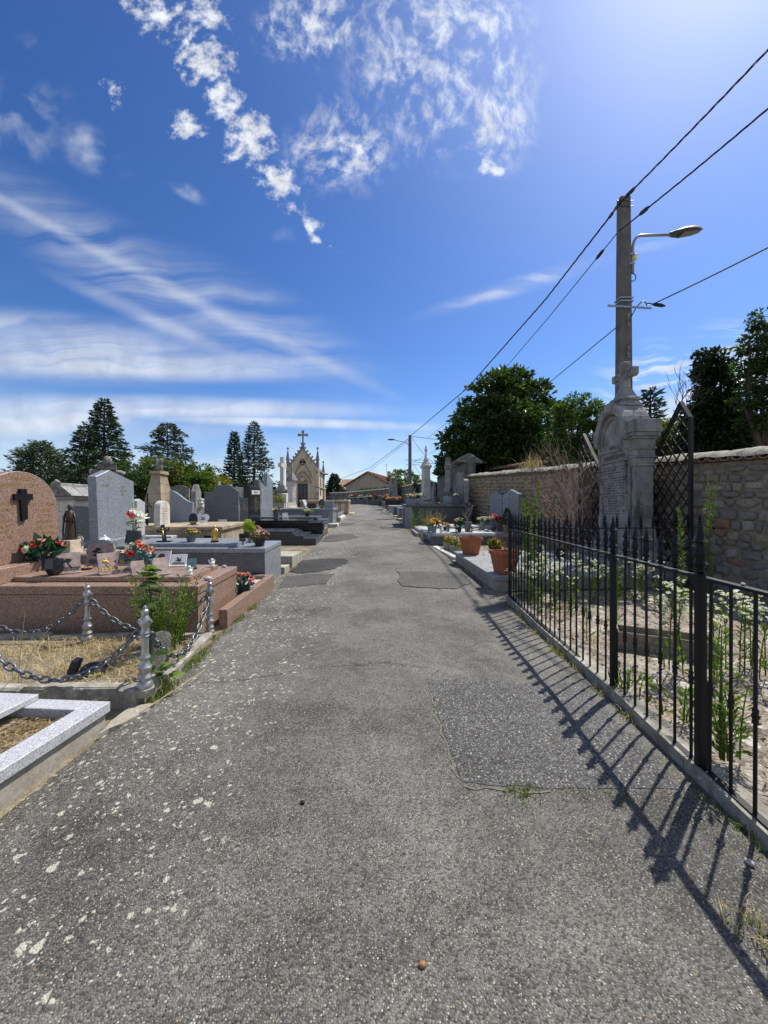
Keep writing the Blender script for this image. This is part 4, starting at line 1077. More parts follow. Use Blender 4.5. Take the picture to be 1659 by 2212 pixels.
PP = {'a': (-1.905, 3.06, .10), 'b': (-2.115, 4.66, .02), 'c': (-3.40, 4.40, .03), 'd': (-3.30, 3.02, .10), 'e': (-4.75, 4.33, .03)}
PLB = {'a': 'silver baluster post at the near path-side corner of the chained grave', 'b': 'silver baluster post by the green bush at the far corner of the chained grave',
       'c': 'silver baluster post in front of the pink granite tomb, left of the bush', 'd': 'silver baluster post at the near left corner of the chained grave', 'e': 'silver baluster post at the far left end of the chained grave'}
for k, p in PP.items():
    if k in 'de':
        continue
    t = thing('chain_post', PLB[k], 'post', p, 0, 'silver posts round the old grave')
    link('shaft', PM, None, t, None, None, (1.02, 1.02, .96))
    mb = MB(); mb.lathe([(.062, -.06), (.075, .0), (.05, .012)], 6); mb.build('footing', M['kerb_stone'], t)
    mb = MB()
    for s in (-1, 1): mb.tube([(s*.03, 0, .53), (s*.05, 0, .54), (s*.055, 0, .525), (s*.045, 0, .512)], .007, 5)
    mb.build('hook', M['silver_paint'], t)
mb = MB(); mb.tube([(.048*math.cos(a), .023*math.sin(a), 0) for a in [2*math.pi*k/10 for k in range(10)]], .0095, 4, True)
LK = mb.mesh('link', 'all'); LK.materials.append(M['chain_steel'])
def chain(label, p0, p1, low):
    t = thing('chain', label, 'chain', p0, 0, 'chains between the silver posts'); p0 = Vector(p0); p1 = Vector(p1)
    def P(s):
        q = p0.lerp(p1, s); h = 4*s*(1-s); q.z = p0.z+(p1.z-p0.z)*s-h*(.5*(p0.z+p1.z)-low); return q
    S = [P(k/400) for k in range(401)]; L = [0]
    for a, b in zip(S, S[1:]): L.append(L[-1]+(b-a).length)
    n = int(L[-1]/.074); j = 0
    for k in range(n):
        d = (k+.5)*L[-1]/n
        while L[j+1] < d: j += 1
        tg = (S[j+1]-S[j]).normalized(); up = Vector((0, 0, 1)); sd = tg.cross(up).normalized(); w = sd.cross(tg)
        Mx = Matrix((tg, sd, w)).transposed().to_4x4()
        o = link('link', LK, None, t); o.matrix_local = Matrix.Translation(S[j]-p0) @ Mx @ Matrix.Rotation(R(45+90*(k % 2)+rnd.uniform(-12, 12)), 4, 'X')
def top(k): x, y, z = PP[k]; return (x, y, z+.515)
chain('grey chain sagging low across the straw grass from the nearest post to the left edge', top('a'), top('d'), .17)
chain('grey chain hanging in front of the green bush along the path edge', top('a'), top('b'), .09)
chain('grey chain behind the bush, swagged below the pink granite tomb', top('c'), top('b'), .10)
chain('grey chain running left from the middle post below the pink tomb', top('c'), top('e'), .13)
# things lying in the grave
t = thing('fallen_plaque', 'dark navy plaque fallen over in the dry grass of the chained grave', 'plaque', (-2.66, 3.45, .02), R(15))
mb = MB(); mb.prism(arch(-.11, .11, 0, .10, .17, 8), 'y', 0, .03, Matrix.Rotation(R(-62), 4, 'X') @ Matrix.Rotation(R(12), 4, 'Y')); mb.build('tablet', M['navy'], t)
mb = MB(); mb.box(-.16, -.10, -.05, .05, 0, .13, .01, Matrix.Rotation(R(20), 4, 'Y')); mb.build('tablet', M['navy'], t)
mb = MB(); mb.box(.02, .12, -.045, -.03, .0, .018, .003, Matrix.Rotation(R(-12), 4, 'Y')); mb.build('ribbon', M['petal_yellow'], t)
bouquet('faded pale yellow rose on a dark foot lying in the straw grass', (-2.28, 3.72, .02), ('round', 'pot_black', .03, .03), (('petal_cream', 'ball', 2, .045),), None, .02, .03, cat='flower', name='fallen_flower')
t = thing('stone_marker', 'narrow dark weathered stone marker leaning behind the chain', 'marker', (-2.06, 3.50, 0), R(55))
mb = MB(); mb.prism(arch(-.075, .075, -.05, .34, .40, 8), 'y', -.02, .02, Matrix.Rotation(R(10), 4, 'Y') @ Matrix.Rotation(R(-8), 4, 'X')); mb.build('stone', M['old_stone'], t)
bsh = thing('bush', 'bushy green weed with small leaves between the chained posts', 'bush', (-2.42, 4.25, 0))
mb = MB(); L = []
for s in range(60):
    a, q = rnd.uniform(0, 6.28), math.sqrt(rnd.random())*.2; hh = rnd.uniform(.4, .85); x, y = math.cos(a)*q, math.sin(a)*q
    lx, ly = math.cos(a)*q*1.1+rnd.uniform(-.06, .06), math.sin(a)*q*.9
    mb.tube([(x+lx*u*u, y+ly*u*u, hh*u) for u in (0, .35, .7, 1)], [.004, .0035, .003, .002], 3)
    k = 46; u = nrg.uniform(.1, 1, k); aa = nrg.uniform(0, 6.283, k)
    L.append(cards(np.stack([x+lx*u*u+np.cos(aa)*.02, y+ly*u*u+np.sin(aa)*.02, hh*u], 1), .042, .3, D=np.stack([np.cos(aa)*.8, np.sin(aa)*.8, np.ones(k)], 1), jit=.3))
mb.build('stem', M['leaf_weed'], bsh, fix=False); card_obj('foliage', L, M['leaf_weed'], bsh)
k = 160; a = nrg.uniform(0, 6.283, k); q = np.sqrt(nrg.uniform(0, 1, k))*.3; card_obj('bud', [cards(np.stack([np.cos(a)*q, np.sin(a)*q, nrg.uniform(.35, .72, k)], 1), .014, .7)], M['petal_cream'], bsh)
def maple_leaf(s):
    p = [(0, 0), (.16, .1), (.42, .02), (.34, .22), (.5, .46), (.26, .48), (.2, .62), (.0, 1.0), (-.2, .62), (-.26, .48), (-.5, .46), (-.34, .22), (-.42, .02), (-.16, .1)]
    mb = MB(); vs = [(x*s, y*s, -abs(x)*.18*s) for x, y in p]+[(0, .42*s, .0)]; n = len(p)
    mb.add(vs, [(i, (i+1) % n, n) for i in range(n)]); return mb.mesh('leaf', fix=False)
ML = maple_leaf(1.0); ML.materials.append(M['leaf_weed']); ML2 = maple_leaf(1.0); ML2.materials.append(M['leaf_weed_dark'])
t = thing('sapling', 'young maple sapling with big pointed leaves rising in front of the pink tomb', 'sapling', (-2.36, 3.88, 0))
mb = MB(); mb.tube([(0, 0, 0), (.01, .01, .4), (-.01, 0, .75), (0, 0, .96)], [.007, .006, .005, .003], 5); mb.build('stem', M['leaf_weed_dark'], t)
for k in range(26):
    z = rnd.choice((.97, .93, .88, .8, .72, .6, .5, .96, .9, .84)); a = rnd.uniform(0, 6.283); s = rnd.uniform(.12, .19)*(1 if z > .55 else .8)
    o = link('leaf', ML if rnd.random() < .5 else ML2, None, t, (.02*math.cos(a), .02*math.sin(a), z), (rnd.uniform(-.5, .15), rnd.uniform(-.25, .25), a-math.pi/2), s)
t = thing('weed', 'low maple seedling leaves spread round the foot of the nearest silver post', 'weed', (-1.93, 3.22, .05))
for k in range(26):
    a = rnd.uniform(0, 6.283); q = rnd.uniform(.02, .24)
    link('leaf', ML if rnd.random() < .5 else ML2, None, t, (q*math.cos(a), abs(q*math.sin(a)), rnd.uniform(.02, .28)), (rnd.uniform(-.6, .3), rnd.uniform(-.4, .4), rnd.uniform(0, 6.28)), rnd.uniform(.07, .12))

# --- pink granite tomb
PT = .05
pk = thing('pink_tomb', 'pink granite tomb with arched headstone bearing a dark cross', 'tomb', (-2.29, 4.74, -.01), 0, None, PT)
pb(pk, 'base', 'granite_pink', -3.0, 0, 0, 1.24, -.2, .495, .004)
pb(pk, 'ledge', 'granite_pink', -3.02, .012, -.012, 1.252, .498, .605, .008)
pb(pk, 'slab', 'granite_pink', -2.46, -.2, .21, 1.06, .606, .668, .004)
pb(pk, 'plinth', 'granite_pink', -3.0, -2.47, .02, 1.23, .606, .80, .006)
hd = hs(pk, 'headstone', 'granite_pink', arch(.03, 1.22, .801, 1.50, 2.04, 22), -2.85, -2.70, .008)
mb = MB(); mb.prism([(y+.635, z+1.36) for y, z in [(-.042, 0), (.042, .02), (.05, .29), (.135, .285), (.13, .37), (.05, .37), (.045, .44), (-.05, .44), (-.05, .37), (-.135, .37), (-.13, .285), (-.05, .29)]], 'x', -2.699, -2.665); mb.build('cross', M['bronze_dark'], pk)
text(pk, 'FAMILLE', 'gold', .075, (-2.6995, .635, 1.915), 1, .001)
scribble(pk, 'gold', -2.70, .13, 1.12, 1.875, 1, .10, 1, .007, fill=1)
scribble(pk, 'gold', -2.70, .09, .52, 1.62, 7, .075, 1, .005, fill=.95); scribble(pk, 'gold', -2.70, .76, 1.16, 1.60, 6, .085, 1, .005, fill=.95)
# flower strip kerb beside it
kb = thing('kerb_frame', 'low pink granite kerb round a white pebble flower strip beside the pink tomb', 'kerb', (-2.205, 5.1, -.01), 0, None, .055)
pb(kb, 'kerb', 'granite_pink', -.02+.03, .125, 0, 2.16, -.1, .215, .006)
pb(kb, 'kerb', 'granite_pink', -1.4, .008, 2.05, 2.16, -.1, .215, .006)
mb = MB(); mb.box(-1.5, .008, .87, 2.048, -.1, .15); stuff(mb.build('pebbles', M['pebbles'], kb))
def on(par_loc, tilt, x, y, z): return (par_loc[0]+x, par_loc[1]+y, par_loc[2]+z+tilt*y)
def pkp(x, Y, h=.67): return (ax(x, Y), Y, -.01+h+PT*(Y-4.72))
bouquet('pink and white silk flower pot at the foot of the arched pink headstone', pkp(95, 5.45), ('tub', 'pot_black', .13, .17), (('petal_pink', 'rose', 9, .062), ('petal_white', 'rose', 6, .06), ('petal_red', 'rose', 4, .06), ('petal_rose', 'lily', 3, .06)), ('silk_green', 130, .13), .23, .26)
t = thing('vase', 'dark faceted granite vase in front of the pink flower pot', 'vase', pkp(119, 5.05)); pot_mesh('facet', .115, .21).build('body', M['granite_black'], t)
plaque('tall rose-grey plaque tilted beside the dark faceted vase', pkp(152, 5.12), .20, .26, 'rose_stone', 'rough', 26, R(42), 'rose', 'bronze_dark')
plaque('large rough rose stone plaque with dark rose emblem, back row', pkp(212, 5.60), .30, .30, 'rose_stone', 'rough', 15, R(12), 'rose', 'bronze_dark', .05)
plaque('thin rose stone plaque with gold lettering seen edge on, front row', pkp(236, 5.08), .18, .25, 'rose_stone', 'rect', 22, R(52), 'rose', 'gold_paint', .03)
plaque('grey slate plaque with wavy top and flower emblem', pkp(274, 5.72), .24, .22, 'slate_plaque', 'wavy', 20, R(5), 'bird', 'bronze_dark')
bouquet('mixed pink, red, white and purple silk bouquet in a dark green pot between plaques', pkp(301, 5.42), ('tub', 'pot_green', .10, .12), (('petal_rose', 'rose', 6, .052), ('petal_red', 'rose', 6, .055), ('petal_white', 'ball', 5, .045), ('petal_purple', 'daisy', 5, .04), ('petal_cream', 'lily', 2, .05), ('petal_pink', 'rose', 4, .05)), ('silk_teal', 60, .11), .20, .27)
plaque('cream portrait plaque with dark red border behind the leaning books', pkp(346, 5.62), .20, .20, 'ceramic_white', 'rect', 22, R(8), 'portrait', 'rust', .02, 'petal_brown')
plaque('white square plaque with a small dark bird emblem', pkp(384, 5.62), .18, .16, 'ceramic_white', 'rect', 24, R(12), 'bird', 'dark_ink')
plaque('brown rock plaque seen edge on, right of the silk bouquet', pkp(302, 5.03), .16, .17, 'rose_stone', 'rough', 20, R(62), None, 'bronze_dark', .035, lines=0)
plaque('brown rough book plaque leaning, seen from behind', pkp(353, 5.06), .18, .20, 'rose_stone', 'rough', 24, R(60), None, 'bronze_dark', .04, lines=0)
plaque('green glass plaque on a dark stand near the slab corner', pkp(414, 5.42), .11, .13, 'glass', 'book', 10, R(20), None, 'dark_ink', .02, stand='bronze_dark', lines=1)
angel('white kneeling angel figurine on the front edge of the pink slab', pkp(409, 5.02), .125, R(30))
angel('white winged angel figurine at the far corner of the pink slab', pkp(458, 5.58), .125, R(35))
t = tag(link('pebble', PEB[1].copy(), M['pebble'], None, (ax(449, 5.0), 5.0, -.01+.605+PT*.28+.025), (0, 0, .4), .10), 'smooth pale oval stone on the pink granite ledge', 'stone')
t = tag(link('pebble', PEB[2].copy(), M['pebble'], None, (ax(484, 5.86), 5.86, -.01+.605+PT*1.14+.02), (0, 0, .4), .075), 'pale grey stone at the far end of the pink ledge', 'stone')
t = thing('saucer', 'small dish of pale petals on the pink slab behind the dark vase', 'dish', pkp(186, 5.42)); mb = MB(); mb.lathe([(.05, 0), (.09, .018), (.085, .02), (.001, .008)], 12); mb.build('dish', M['pot_black'], t)
for k in range(5): link('flower', flower_mesh('petal_peach', 'rose'), None, t, (rnd.uniform(-.05, .05), rnd.uniform(-.04, .04), .02), (0, 0, k), .03)
bouquet('pink silk carnations in a dark pot on the pebble strip beside the pink tomb', (-2.255, 6.15, .20), ('tub', 'pot_green', .10, .12), (('petal_pink', 'ball', 13, .06), ('petal_rose', 'ball', 4, .055)), ('silk_teal', 80, .09), .15, .20)
# pedestal with statue, behind
t = thing('pedestal', 'stepped pinkish stone pedestal between the pink and grey tombs', 'pedestal', (ax(150, 6.62), 6.62, .25)); pb(t, 'step', 'granite_pink', -.17, .26, -.2, .2, -.2, .53, .006); pb(t, 'block', 'sandstone_pale', -.16, .13, -.15, .15, .531, .77, .006)
st = thing('statue', 'dark bronze statue of a veiled woman standing on the pinkish pedestal', 'statue', (ax(150, 6.62), 6.62, 1.02), R(40)); robed_figure(.62, 'bronze', 'body', st).scale = (.74, .85, 1)
mb = MB(); mb.lathe([(.12, 0), (.115, .02), (.01, .021)], 14); mb.build('foot', M['bronze'], st)
t = thing('urn', 'small pale striped urn with a dark lid beside the statue', 'urn', (ax(170, 6.75), 6.75, .86)); mb = MB(); mb.lathe([(.05, 0), (.085, .06), (.095, .13), (.06, .2), (.04, .22), (.05, .24), (.001, .24)], 14); mb.build('body', M['limestone_grey'], t, smooth=True)
mb = MB(); mb.tube([(-.03, 0, .24), (.02, 0, .27), (.10, 0, .2), (.11, 0, .1)], .01, 5); mb.build('handle', M['bronze'], t)
t = thing('low_grave', 'low weathered stone grave slab behind the statue with a brown book plaque', 'grave', (-4.9, 6.35, .1)); pb(t, 'slab', 'old_stone', -2.2, -.0, .0, .85, -.2, .70, .02)
plaque('small brown plaque lying on the low weathered slab', (ax(196, 7.0), 7.0, .80), .24, .05, 'sandstone', 'rect', 60, 0, None, lines=0)

# --- big blue-grey granite tomb
GT = .055; GL = (-2.265, 7.32, .1)
gy = thing('grey_tomb', 'large blue-grey granite tomb with pointed headstone behind the pink tomb', 'tomb', GL, 0, None, GT)
pb(gy, 'base', 'granite_slate', -3.5, -.012, .012, 1.13, -.3, .618, .003)
pb(gy, 'side_panel', 'granite_blue', -.011, .0, .014, 1.128, -.3, .618, 0)
pb(gy, 'cover', 'granite_blue', -3.5, .012, -.008, 1.142, .624, .712, .008)
pb(gy, 'slab', 'granite_blue', -2.72, -.60, .16, 1.0, .713, .785, .005)
pb(gy, 'plinth', 'granite_blue', -3.42, -2.95, .03, 1.11, .713, .85, .006)
hs(gy, 'headstone', 'granite_blue', peak(.03, 1.13, .851, 2.07, .40, 2.21, 2.0), -3.33, -3.17, .008)
scribble(gy, 'gold', -3.17, .28, .52, 2.08, 1, .09, 1, .006); scribble(gy, 'gold', -3.17, .12, .38, 1.92, 1, .07, 1, .005); scribble(gy, 'gold', -3.17, .62, .95, 1.9, 3, .08, 1, .005, fill=.6)
def gyp(x, Y, h=.787): return (ax(x, Y), Y, GL[2]+h+GT*(Y-GL[1]))
t = thing('lantern', 'white metal lantern on the left end of the grey granite tomb', 'lantern', gyp(226, 7.4, .715)); mb = MB(); mb.box(-.062, .062, -.062, .062, 0, .018, .004); mb.build('foot', M['plastic_white'], t)
for sx in (-1, 1):
    for sy in (-1, 1): pb(t, 'corner_post', 'plastic_white', sx*.056-.008, sx*.056+.008, sy*.056-.008, sy*.056+.008, .0181, .15, 0)
pb(t, 'pane', 'zinc', -.05, .05, -.05, .05, .02, .148, 0)
mb = MB(); mb.frust(-.075, .075, -.075, .075, .151, -.02, .02, -.02, .02, .205); mb.lathe([(.018, .206), (.02, .225), (.006, .24)], 8); mb.build('roof', M['plastic_white'], t)
t = thing('flower_vase', 'red and white lilies in a tall black tapered vase before the pointed grey headstone', 'flower pot', gyp(289, 7.55), R(20)); pot_mesh('taper', .125, .235).build('pot', M['granite_black'], t)
mb = MB()
for x, y, z in ((-.02, 0, .78), (.06, 0, .55), (.16, .03, .50), (-.05, -.02, .52)): mb.tube([(x*.2, 0, .2), (x*.5, y*.5, (z+.2)*.52), (x, y, z)], .005, 5)
mb.build('stem', M['leaf_weed_dark'], t)
for x, y, z, m_, s_ in ((-.07, -.03, .53, 'petal_red', .075), (-.04, -.05, .50, 'petal_red', .06), (.06, -.03, .57, 'petal_white', .085), (.16, .02, .51, 'petal_white', .08), (.12, -.05, .46, 'petal_white', .07), (.01, -.03, .62, 'petal_white', .06)):
    link('flower', flower_mesh(m_, 'lily'), None, t, (x, y, z), (R(50), 0, rnd.uniform(-1, 1)), s_)
for k in range(5): link('flower', flower_mesh('petal_white', 'ball'), None, t, (-.02+.012*(k % 2), 0, .66+.045*k), (0, 0, k), .034-.003*k)
k = 22; card_obj('foliage', [cards(np.stack([nrg.normal(0, .02, k), nrg.normal(0, .02, k), nrg.uniform(.22, .45, k)], 1), .17, .16, D=np.stack([nrg.normal(size=k), nrg.normal(size=k), .3*np.ones(k)], 1), jit=.2)], M['leaf_weed'], t)
t = thing('crucifix', 'dark wooden crucifix tilted back with a small figure, on the grey tomb', 'crucifix', gyp(356, 7.66), R(8)); MX = Matrix.Rotation(R(-18), 4, 'X') @ Matrix.Rotation(R(-14), 4, 'Y')
mb = MB(); mb.prism(cross_poly(.24, .36, .075, .68), 'y', -.012, .012, MX); mb.build('cross', M['granite_anthracite'], t)
mb = MB(); mb.tube([(0, -.022, .08), (0, -.03, .17), (0, -.024, .235)], [.008, .016, .016], 6, M=MX); mb.ball((0, -.03, .265), .017, 7, 5, M=MX)
for s in (-1, 1): mb.tube([(0, -.022, .23), (s*.09, -.018, .255)], .007, 5, M=MX)
mb.build('figure', M['gold'], t, smooth='all'); pb(t, 'foot', 'bronze_dark', -.14, .12, -.06, .12, 0, .02)
bouquet('orange heather in a round grey pot on the grey granite tomb', gyp(413, 7.7), ('round', 'pot_grey', .10, .13), (('petal_orange', 'daisy', 14, .022), ('petal_cream', 'daisy', 10, .02), ('petal_brown', 'daisy', 14, .022)), ('leaf_olive', 120, .05), .17, .14)
t = thing('statuette', 'slim gold saint statuette on a black foot, grey tomb', 'statuette', gyp(464, 7.62), R(30)); o = robed_figure(.30, 'gold', 'body', t); o.location.z = .03; pb(t, 'foot', 'bronze_dark', -.07, .07, -.06, .06, 0, .028, .006)
plaque('small black wedge plaque near the corner of the grey slab', gyp(524, 7.78), .10, .13, 'granite_black', 'rect', 16, R(30), None, lines=1)
t = bouquet('yellow green fern with rusty heather in a black pot, grey tomb corner', gyp(561, 7.6, .715), ('round', 'pot_black', .115, .15), (('petal_rose', 'daisy', 26, .022), ('petal_brown', 'daisy', 26, .022), ('petal_cream', 'daisy', 10, .02)), ('leaf_dead', 120, .05), .20, .18, name='plant_pot')
k = 900; a = nrg.uniform(2.6, 3.9, k); q = nrg.uniform(0, 1, k); P = np.stack([-.08+np.cos(a)*q*.22, np.sin(a)*q*.15, .18+.34*np.sin(q*2.1+nrg.normal(size=k)*.35)*nrg.uniform(.5, 1, k)], 1)
card_obj('fern', [cards(P, .055, .18, D=np.stack([np.cos(a)*.9, np.sin(a)*.5, .5-q], 1), jit=.35)], M['fern'], t)
bouquet('pale pink hydrangea pot behind the yellow green fern', (ax(553, 8.25), 8.25, GL[2]+.715+GT*.9), ('round', 'pot_black', .09, .14), (('petal_mauve', 'ball', 16, .035), ('petal_rose', 'ball', 7, .032)), ('leaf_dark', 60, .06), .15, .20)
# little steps between the grey tomb and the next
t = thing('stone_step', 'pale concrete steps at the path edge beyond the grey tomb', 'step', (-2.24, 8.56, .12)); pb(t, 'step', 'concrete', -.5, .02, 0, .50, -.2, .15, .01); pb(t, 'step', 'concrete', -.6, .07, .505, 1.6, -.2, .34, .01)
# ============================================================ LEFT, FARTHER GRAVES
# low tombs and stones between the grey tomb and the dark stepped tomb
t = thing('sandstone_tomb', 'raised brown sandstone tomb slab behind the gold statuette', 'tomb', (-3.95, 9.35, .25), 0, None, .05)
pb(t, 'base', 'sandstone', -2.5, 0, 0, 1.5, -.3, .80, .015); pb(t, 'slab', 'sandstone', -2.6, .05, -.05, 1.55, .801, .90, .015); pb(t, 'opening', 'void_dark', -.42, -.15, -.004, .05, .45, .68, 0)
plaque('white heart shaped plaque on the brown sandstone slab', (ax(438, 10.0), 10.0, 1.18), .28, .24, 'ceramic_white', 'heart', 12, R(25), 'bird', 'slate_plaque', lines=0)
plaque('black rounded plaque on the brown sandstone slab', (ax(417, 9.75), 9.75, 1.17), .18, .26, 'granite_black', 'oval', 10, R(20), None)
t = thing('white_slab_grave', 'pale slab grave carrying the white round-topped stele', 'grave', (-4.95, 8.95, .2), 0, None, .03); pb(t, 'slab', 'granite_pale', -2.2, 0, 0, 1.1, -.3, .74, .01)
headgrave('white round-topped stele with faint lettering behind the dark crucifix', (-5.46, 9.36, .95), 0, 'limestone', arch(0, .44, 0, .66, .83, 12), .15, 1, None, text_rows=8, text_m='limestone_grey', tw=.8, name='stele', cat='stele')
headgrave('blue-grey wavy-topped headstone seen from behind the white stele', (-5.98, 10.7, .7), R(-90), 'granite_blue', wave(0, .64, 0, 1.15, .82), .12, 1, ('granite_blue', .3, -.1, .75, .25))
headgrave('bright white stone cross on a pedestal behind the wavy headstone', (-7.55, 13.0, .6), R(-72), 'limestone', [(-.2, 0), (.2, 0), (.16, 1.0), (-.16, 1.0)], .3, 1, None, cross=(.34, .62, .12), name='cross_monument', cat='cross')
headgrave('tall dark weathered slab headstone under the trees, behind the white cross', (-9.0, 16.2, .8), R(-75), 'old_stone', bump(0, .70, 0, 1.75, 1.85, 10), .2, 1)
headgrave('rounded dark headstone beside the tall weathered slab', (-7.7, 15.2, .8), R(-80), 'granite_slate', arch(0, .5, 0, .9, 1.2), .15, 1)
headgrave('pale grey obelisk headstone topped by a small urn, near the light green bushes', (-7.35, 15.0, .8), 0, 'limestone_grey', peak(0, .45, 0, 1.2, .22, 1.5, 1.2), .2, 1, ('limestone_grey', .3, -.1, .55, .3))
t = headgrave('pale fluted stone pillar with a small figure in front of the green trees', (-6.55, 13.4, .6), R(-40), 'limestone', peak(0, .34, 0, 1.0, .1, 1.12, 1.05), .12, 1)
angel('small white stone angel on the pale fluted pillar', (-6.42, 13.45, 1.65), .34, R(20), 'limestone')
headgrave('slim white marble headstone left of the wide grey one', (-6.75, 14.2, .7), 0, 'limestone', arch(0, .35, 0, 1.15, 1.3), .1, 1)
headgrave('wide blue-grey headstone with a raised curved shoulder and faint cross', (-5.5, 11.75, .5), R(-82), 'granite_slate', [(0, 0), (1.0, 0), (1.0, 1.45), (.9, 1.52), (.78, 1.6), (.6, 1.65), (.42, 1.62), (.30, 1.55), (.28, 1.42), (0, 1.42)], .14, 1, ('granite_slate', .3, -.1, 1.1, .2))
plaque('small white plaque at the foot of the wide grey headstone', (ax(478, 11.2), 11.2, 1.12), .2, .16, 'granite_pale', 'rect', 30, 0, None)
headgrave('grey gabled headstone peeping over the wide grey one', (-6.5, 15.2, .8), R(-85), 'granite_blue', peak(0, .9, 0, 1.25, .45, 1.55, 1.25), .14, 1)
headgrave('beige block headstone left of the black headstone', (-6.5, 16.6, .8), R(-85), 'sandstone_pale', peak(0, .5, 0, 1.75, .25, 1.77, 1.75), .2, 1)
headgrave('thin white stone cross rising against the cedar', (-8.0, 18.5, .9), R(-85), 'limestone', [(-.25, 0), (.25, 0), (.2, 1.0), (-.2, 1.0)], .3, 1, None, cross=(.4, 1.1, .10), name='cross_monument', cat='cross')
headgrave('low blue-grey headstone behind the bronze statue', (-7.25, 8.85, .2), R(-88), 'granite_slate', [(0, 0), (.62, 0), (.62, 1.42), (.1, 1.45), (0, 1.36)], .12, 1)
t = headgrave('small grey gravestone with curved shoulders and a little cross, left of the pointed headstone', (-8.35, 11.0, .3), R(-80), 'limestone_grey', [(0, 0), (.42, 0), (.42, 1.35), (.34, 1.42), (.26, 1.6), (.16, 1.6), (.08, 1.42), (0, 1.35)], .14, 1, None, cross=(.16, .26, .05))
# small mausoleum on the far left
t = thing('mausoleum', 'small pale stone mausoleum with heavy curled roof behind the arched pink headstone', 'mausoleum', (-9.35, 11.2, .3), R(-20))
pb(t, 'wall', 'limestone', -.5, .5, 0, .9, -.3, 1.55, .01)
for r in range(5):
    for c in range(3):
        x0 = -.5+.33*c+(.16 if r % 2 else 0)
        pb(t, 'stone_block', 'limestone', x0+.006, min(.5, x0+.325), -.02, -.001, .1+.28*r, .1+.28*r+.27, .006)
    pb(t, 'stone_block', 'limestone', .501, .52, .01, .44, .1+.28*r, .1+.28*r+.27, .006); pb(t, 'stone_block', 'limestone', .501, .52, .455, .88, .1+.28*r, .1+.28*r+.27, .006)
pb(t, 'cornice', 'limestone_grey', -.62, .62, -.12, 1.02, 1.551, 1.66, .02)
mb = MB(); mb.prism([(-.68, 1.661), (.68, 1.661), (.2, 1.93), (-.2, 1.93)], 'y', -.2, 1.1); rf = mb.build('roof', M['old_stone'], t)
for s in (-1, 1):
    for k in range(4):
        y0 = -.19+.325*k; mb = MB(); mb.prism([(s*.66, 1.69), (s*.69, 1.66), (s*.21, 1.93), (s*.19, 1.955)], 'y', y0, y0+.31); mb.build('roof_slab', M['limestone_grey'], rf)
mb = MB()
for k in range(3): mb.tube([(0, -.2+.43*k, 1.97), (0, .21+.43*k, 1.97)], .075, 8)
mb.build('ridge', M['limestone_grey'], rf)
for y in (-.2, 1.1):
    mb = MB(); mb.tube([(-.1, y, 1.98), (.05, y, 2.08), (.16, y, 2.03), (.13, y, 1.95)], [.07, .06, .05, .03], 7); mb.build('scroll', M['limestone_grey'], rf)
# sculpted stone cross behind the pointed headstone
t = headgrave('carved stone cross with drooping arms behind the pointed grey headstone', (-8.75, 12.1, .95), R(-60), 'old_stone', [(-.3, 0), (.3, 0), (.2, 1.5), (-.2, 1.5)], .35, 1, None, cross=(.5, .75, .16), name='cross_monument', cat='cross')
mb = MB(); mb.ball((-.17, .32, 1.80), (.12, .18, .10), 8, 6, .2); mb.ball((-.17, -.32, 1.80), (.12, .18, .10), 8, 6, .2); mb.ball((-.14, 0, 2.15), (.10, .13, .17), 8, 6, .2); mb.build('carving', M['old_stone'], t, smooth='all')
# truncated sandstone obelisk
t = thing('obelisk', 'tall tapering brown sandstone monument with worn sculpture on top', 'monument', (-6.35, 10.85, .25), R(-8))
def fr(par, nm, m, w0, w1, z0, z1): mb = MB(); mb.frust(-w0, w0, -w0, w0, z0, -w1, w1, -w1, w1, z1); return mb.build(nm, M[m], par)
fr(t, 'base', 'sandstone', .42, .40, -.3, .55); fr(t, 'plinth', 'sandstone', .385, .37, .551, .95)
for k in range(5):
    z0 = .955+.27*k; w0 = .345-.043*k; fr(t, 'stone_block', 'sandstone', w0, w0-.040, z0, z0+.265)
fr(t, 'cap', 'sandstone', .175, .16, 2.312, 2.40); pb(t, 'panel', 'slate_plaque', -.20, .20, -.415, -.36, .6, 1.25, 0)
mb = MB(); mb.ball((0, 0, 2.52), (.10, .10, .15), 9, 7, .3); mb.ball((.05, 0, 2.66), (.06, .06, .10), 8, 6, .3); mb.ball((-.06, 0, 2.64), (.05, .05, .10), 8, 6, .3); mb.build('sculpture', M['old_stone'], t, smooth='all')
# wrought iron cross
t = thing('iron_cross', 'black wrought iron grave cross with a small sign in front of the sandstone monument', 'cross', (-5.95, 9.65, 1.05), R(-40))
mb = MB(); mb.tube([(0, 0, -.5), (0, 0, .92)], .018, 6); mb.tube([(-.26, 0, .60), (.26, 0, .60)], .016, 6)
for s in (-1, 1):
    mb.tube([(s*.05, 0, 0), (s*.07, 0, .2), (s*.04, 0, .4), (s*.09, 0, .5)], .008, 5); mb.tube([(s*.06+.05*math.cos(a), 0, .72+.05*math.sin(a)) for a in [k*.7 for k in range(9)]], .007, 5)
    mb.tube([(s*.26, -.0, .55), (s*.30, 0, .60), (s*.26, 0, .65)], .010, 5)
mb.build('cross', M['iron_black'], t); pb(t, 'sign', 'bronze_dark', .04, .22, -.03, -.018, .60, .68, .004)
pb(t, 'foot', 'old_stone', -.2, .2, -.15, .15, -.6, -.1, .02)
headgrave('light grey headstone edge behind the lily vase', (-5.55, 8.62, .3), 0, 'granite_pale', peak(0, .3, 0, 1.45, .1, 1.5, 1.42), .1, 1)

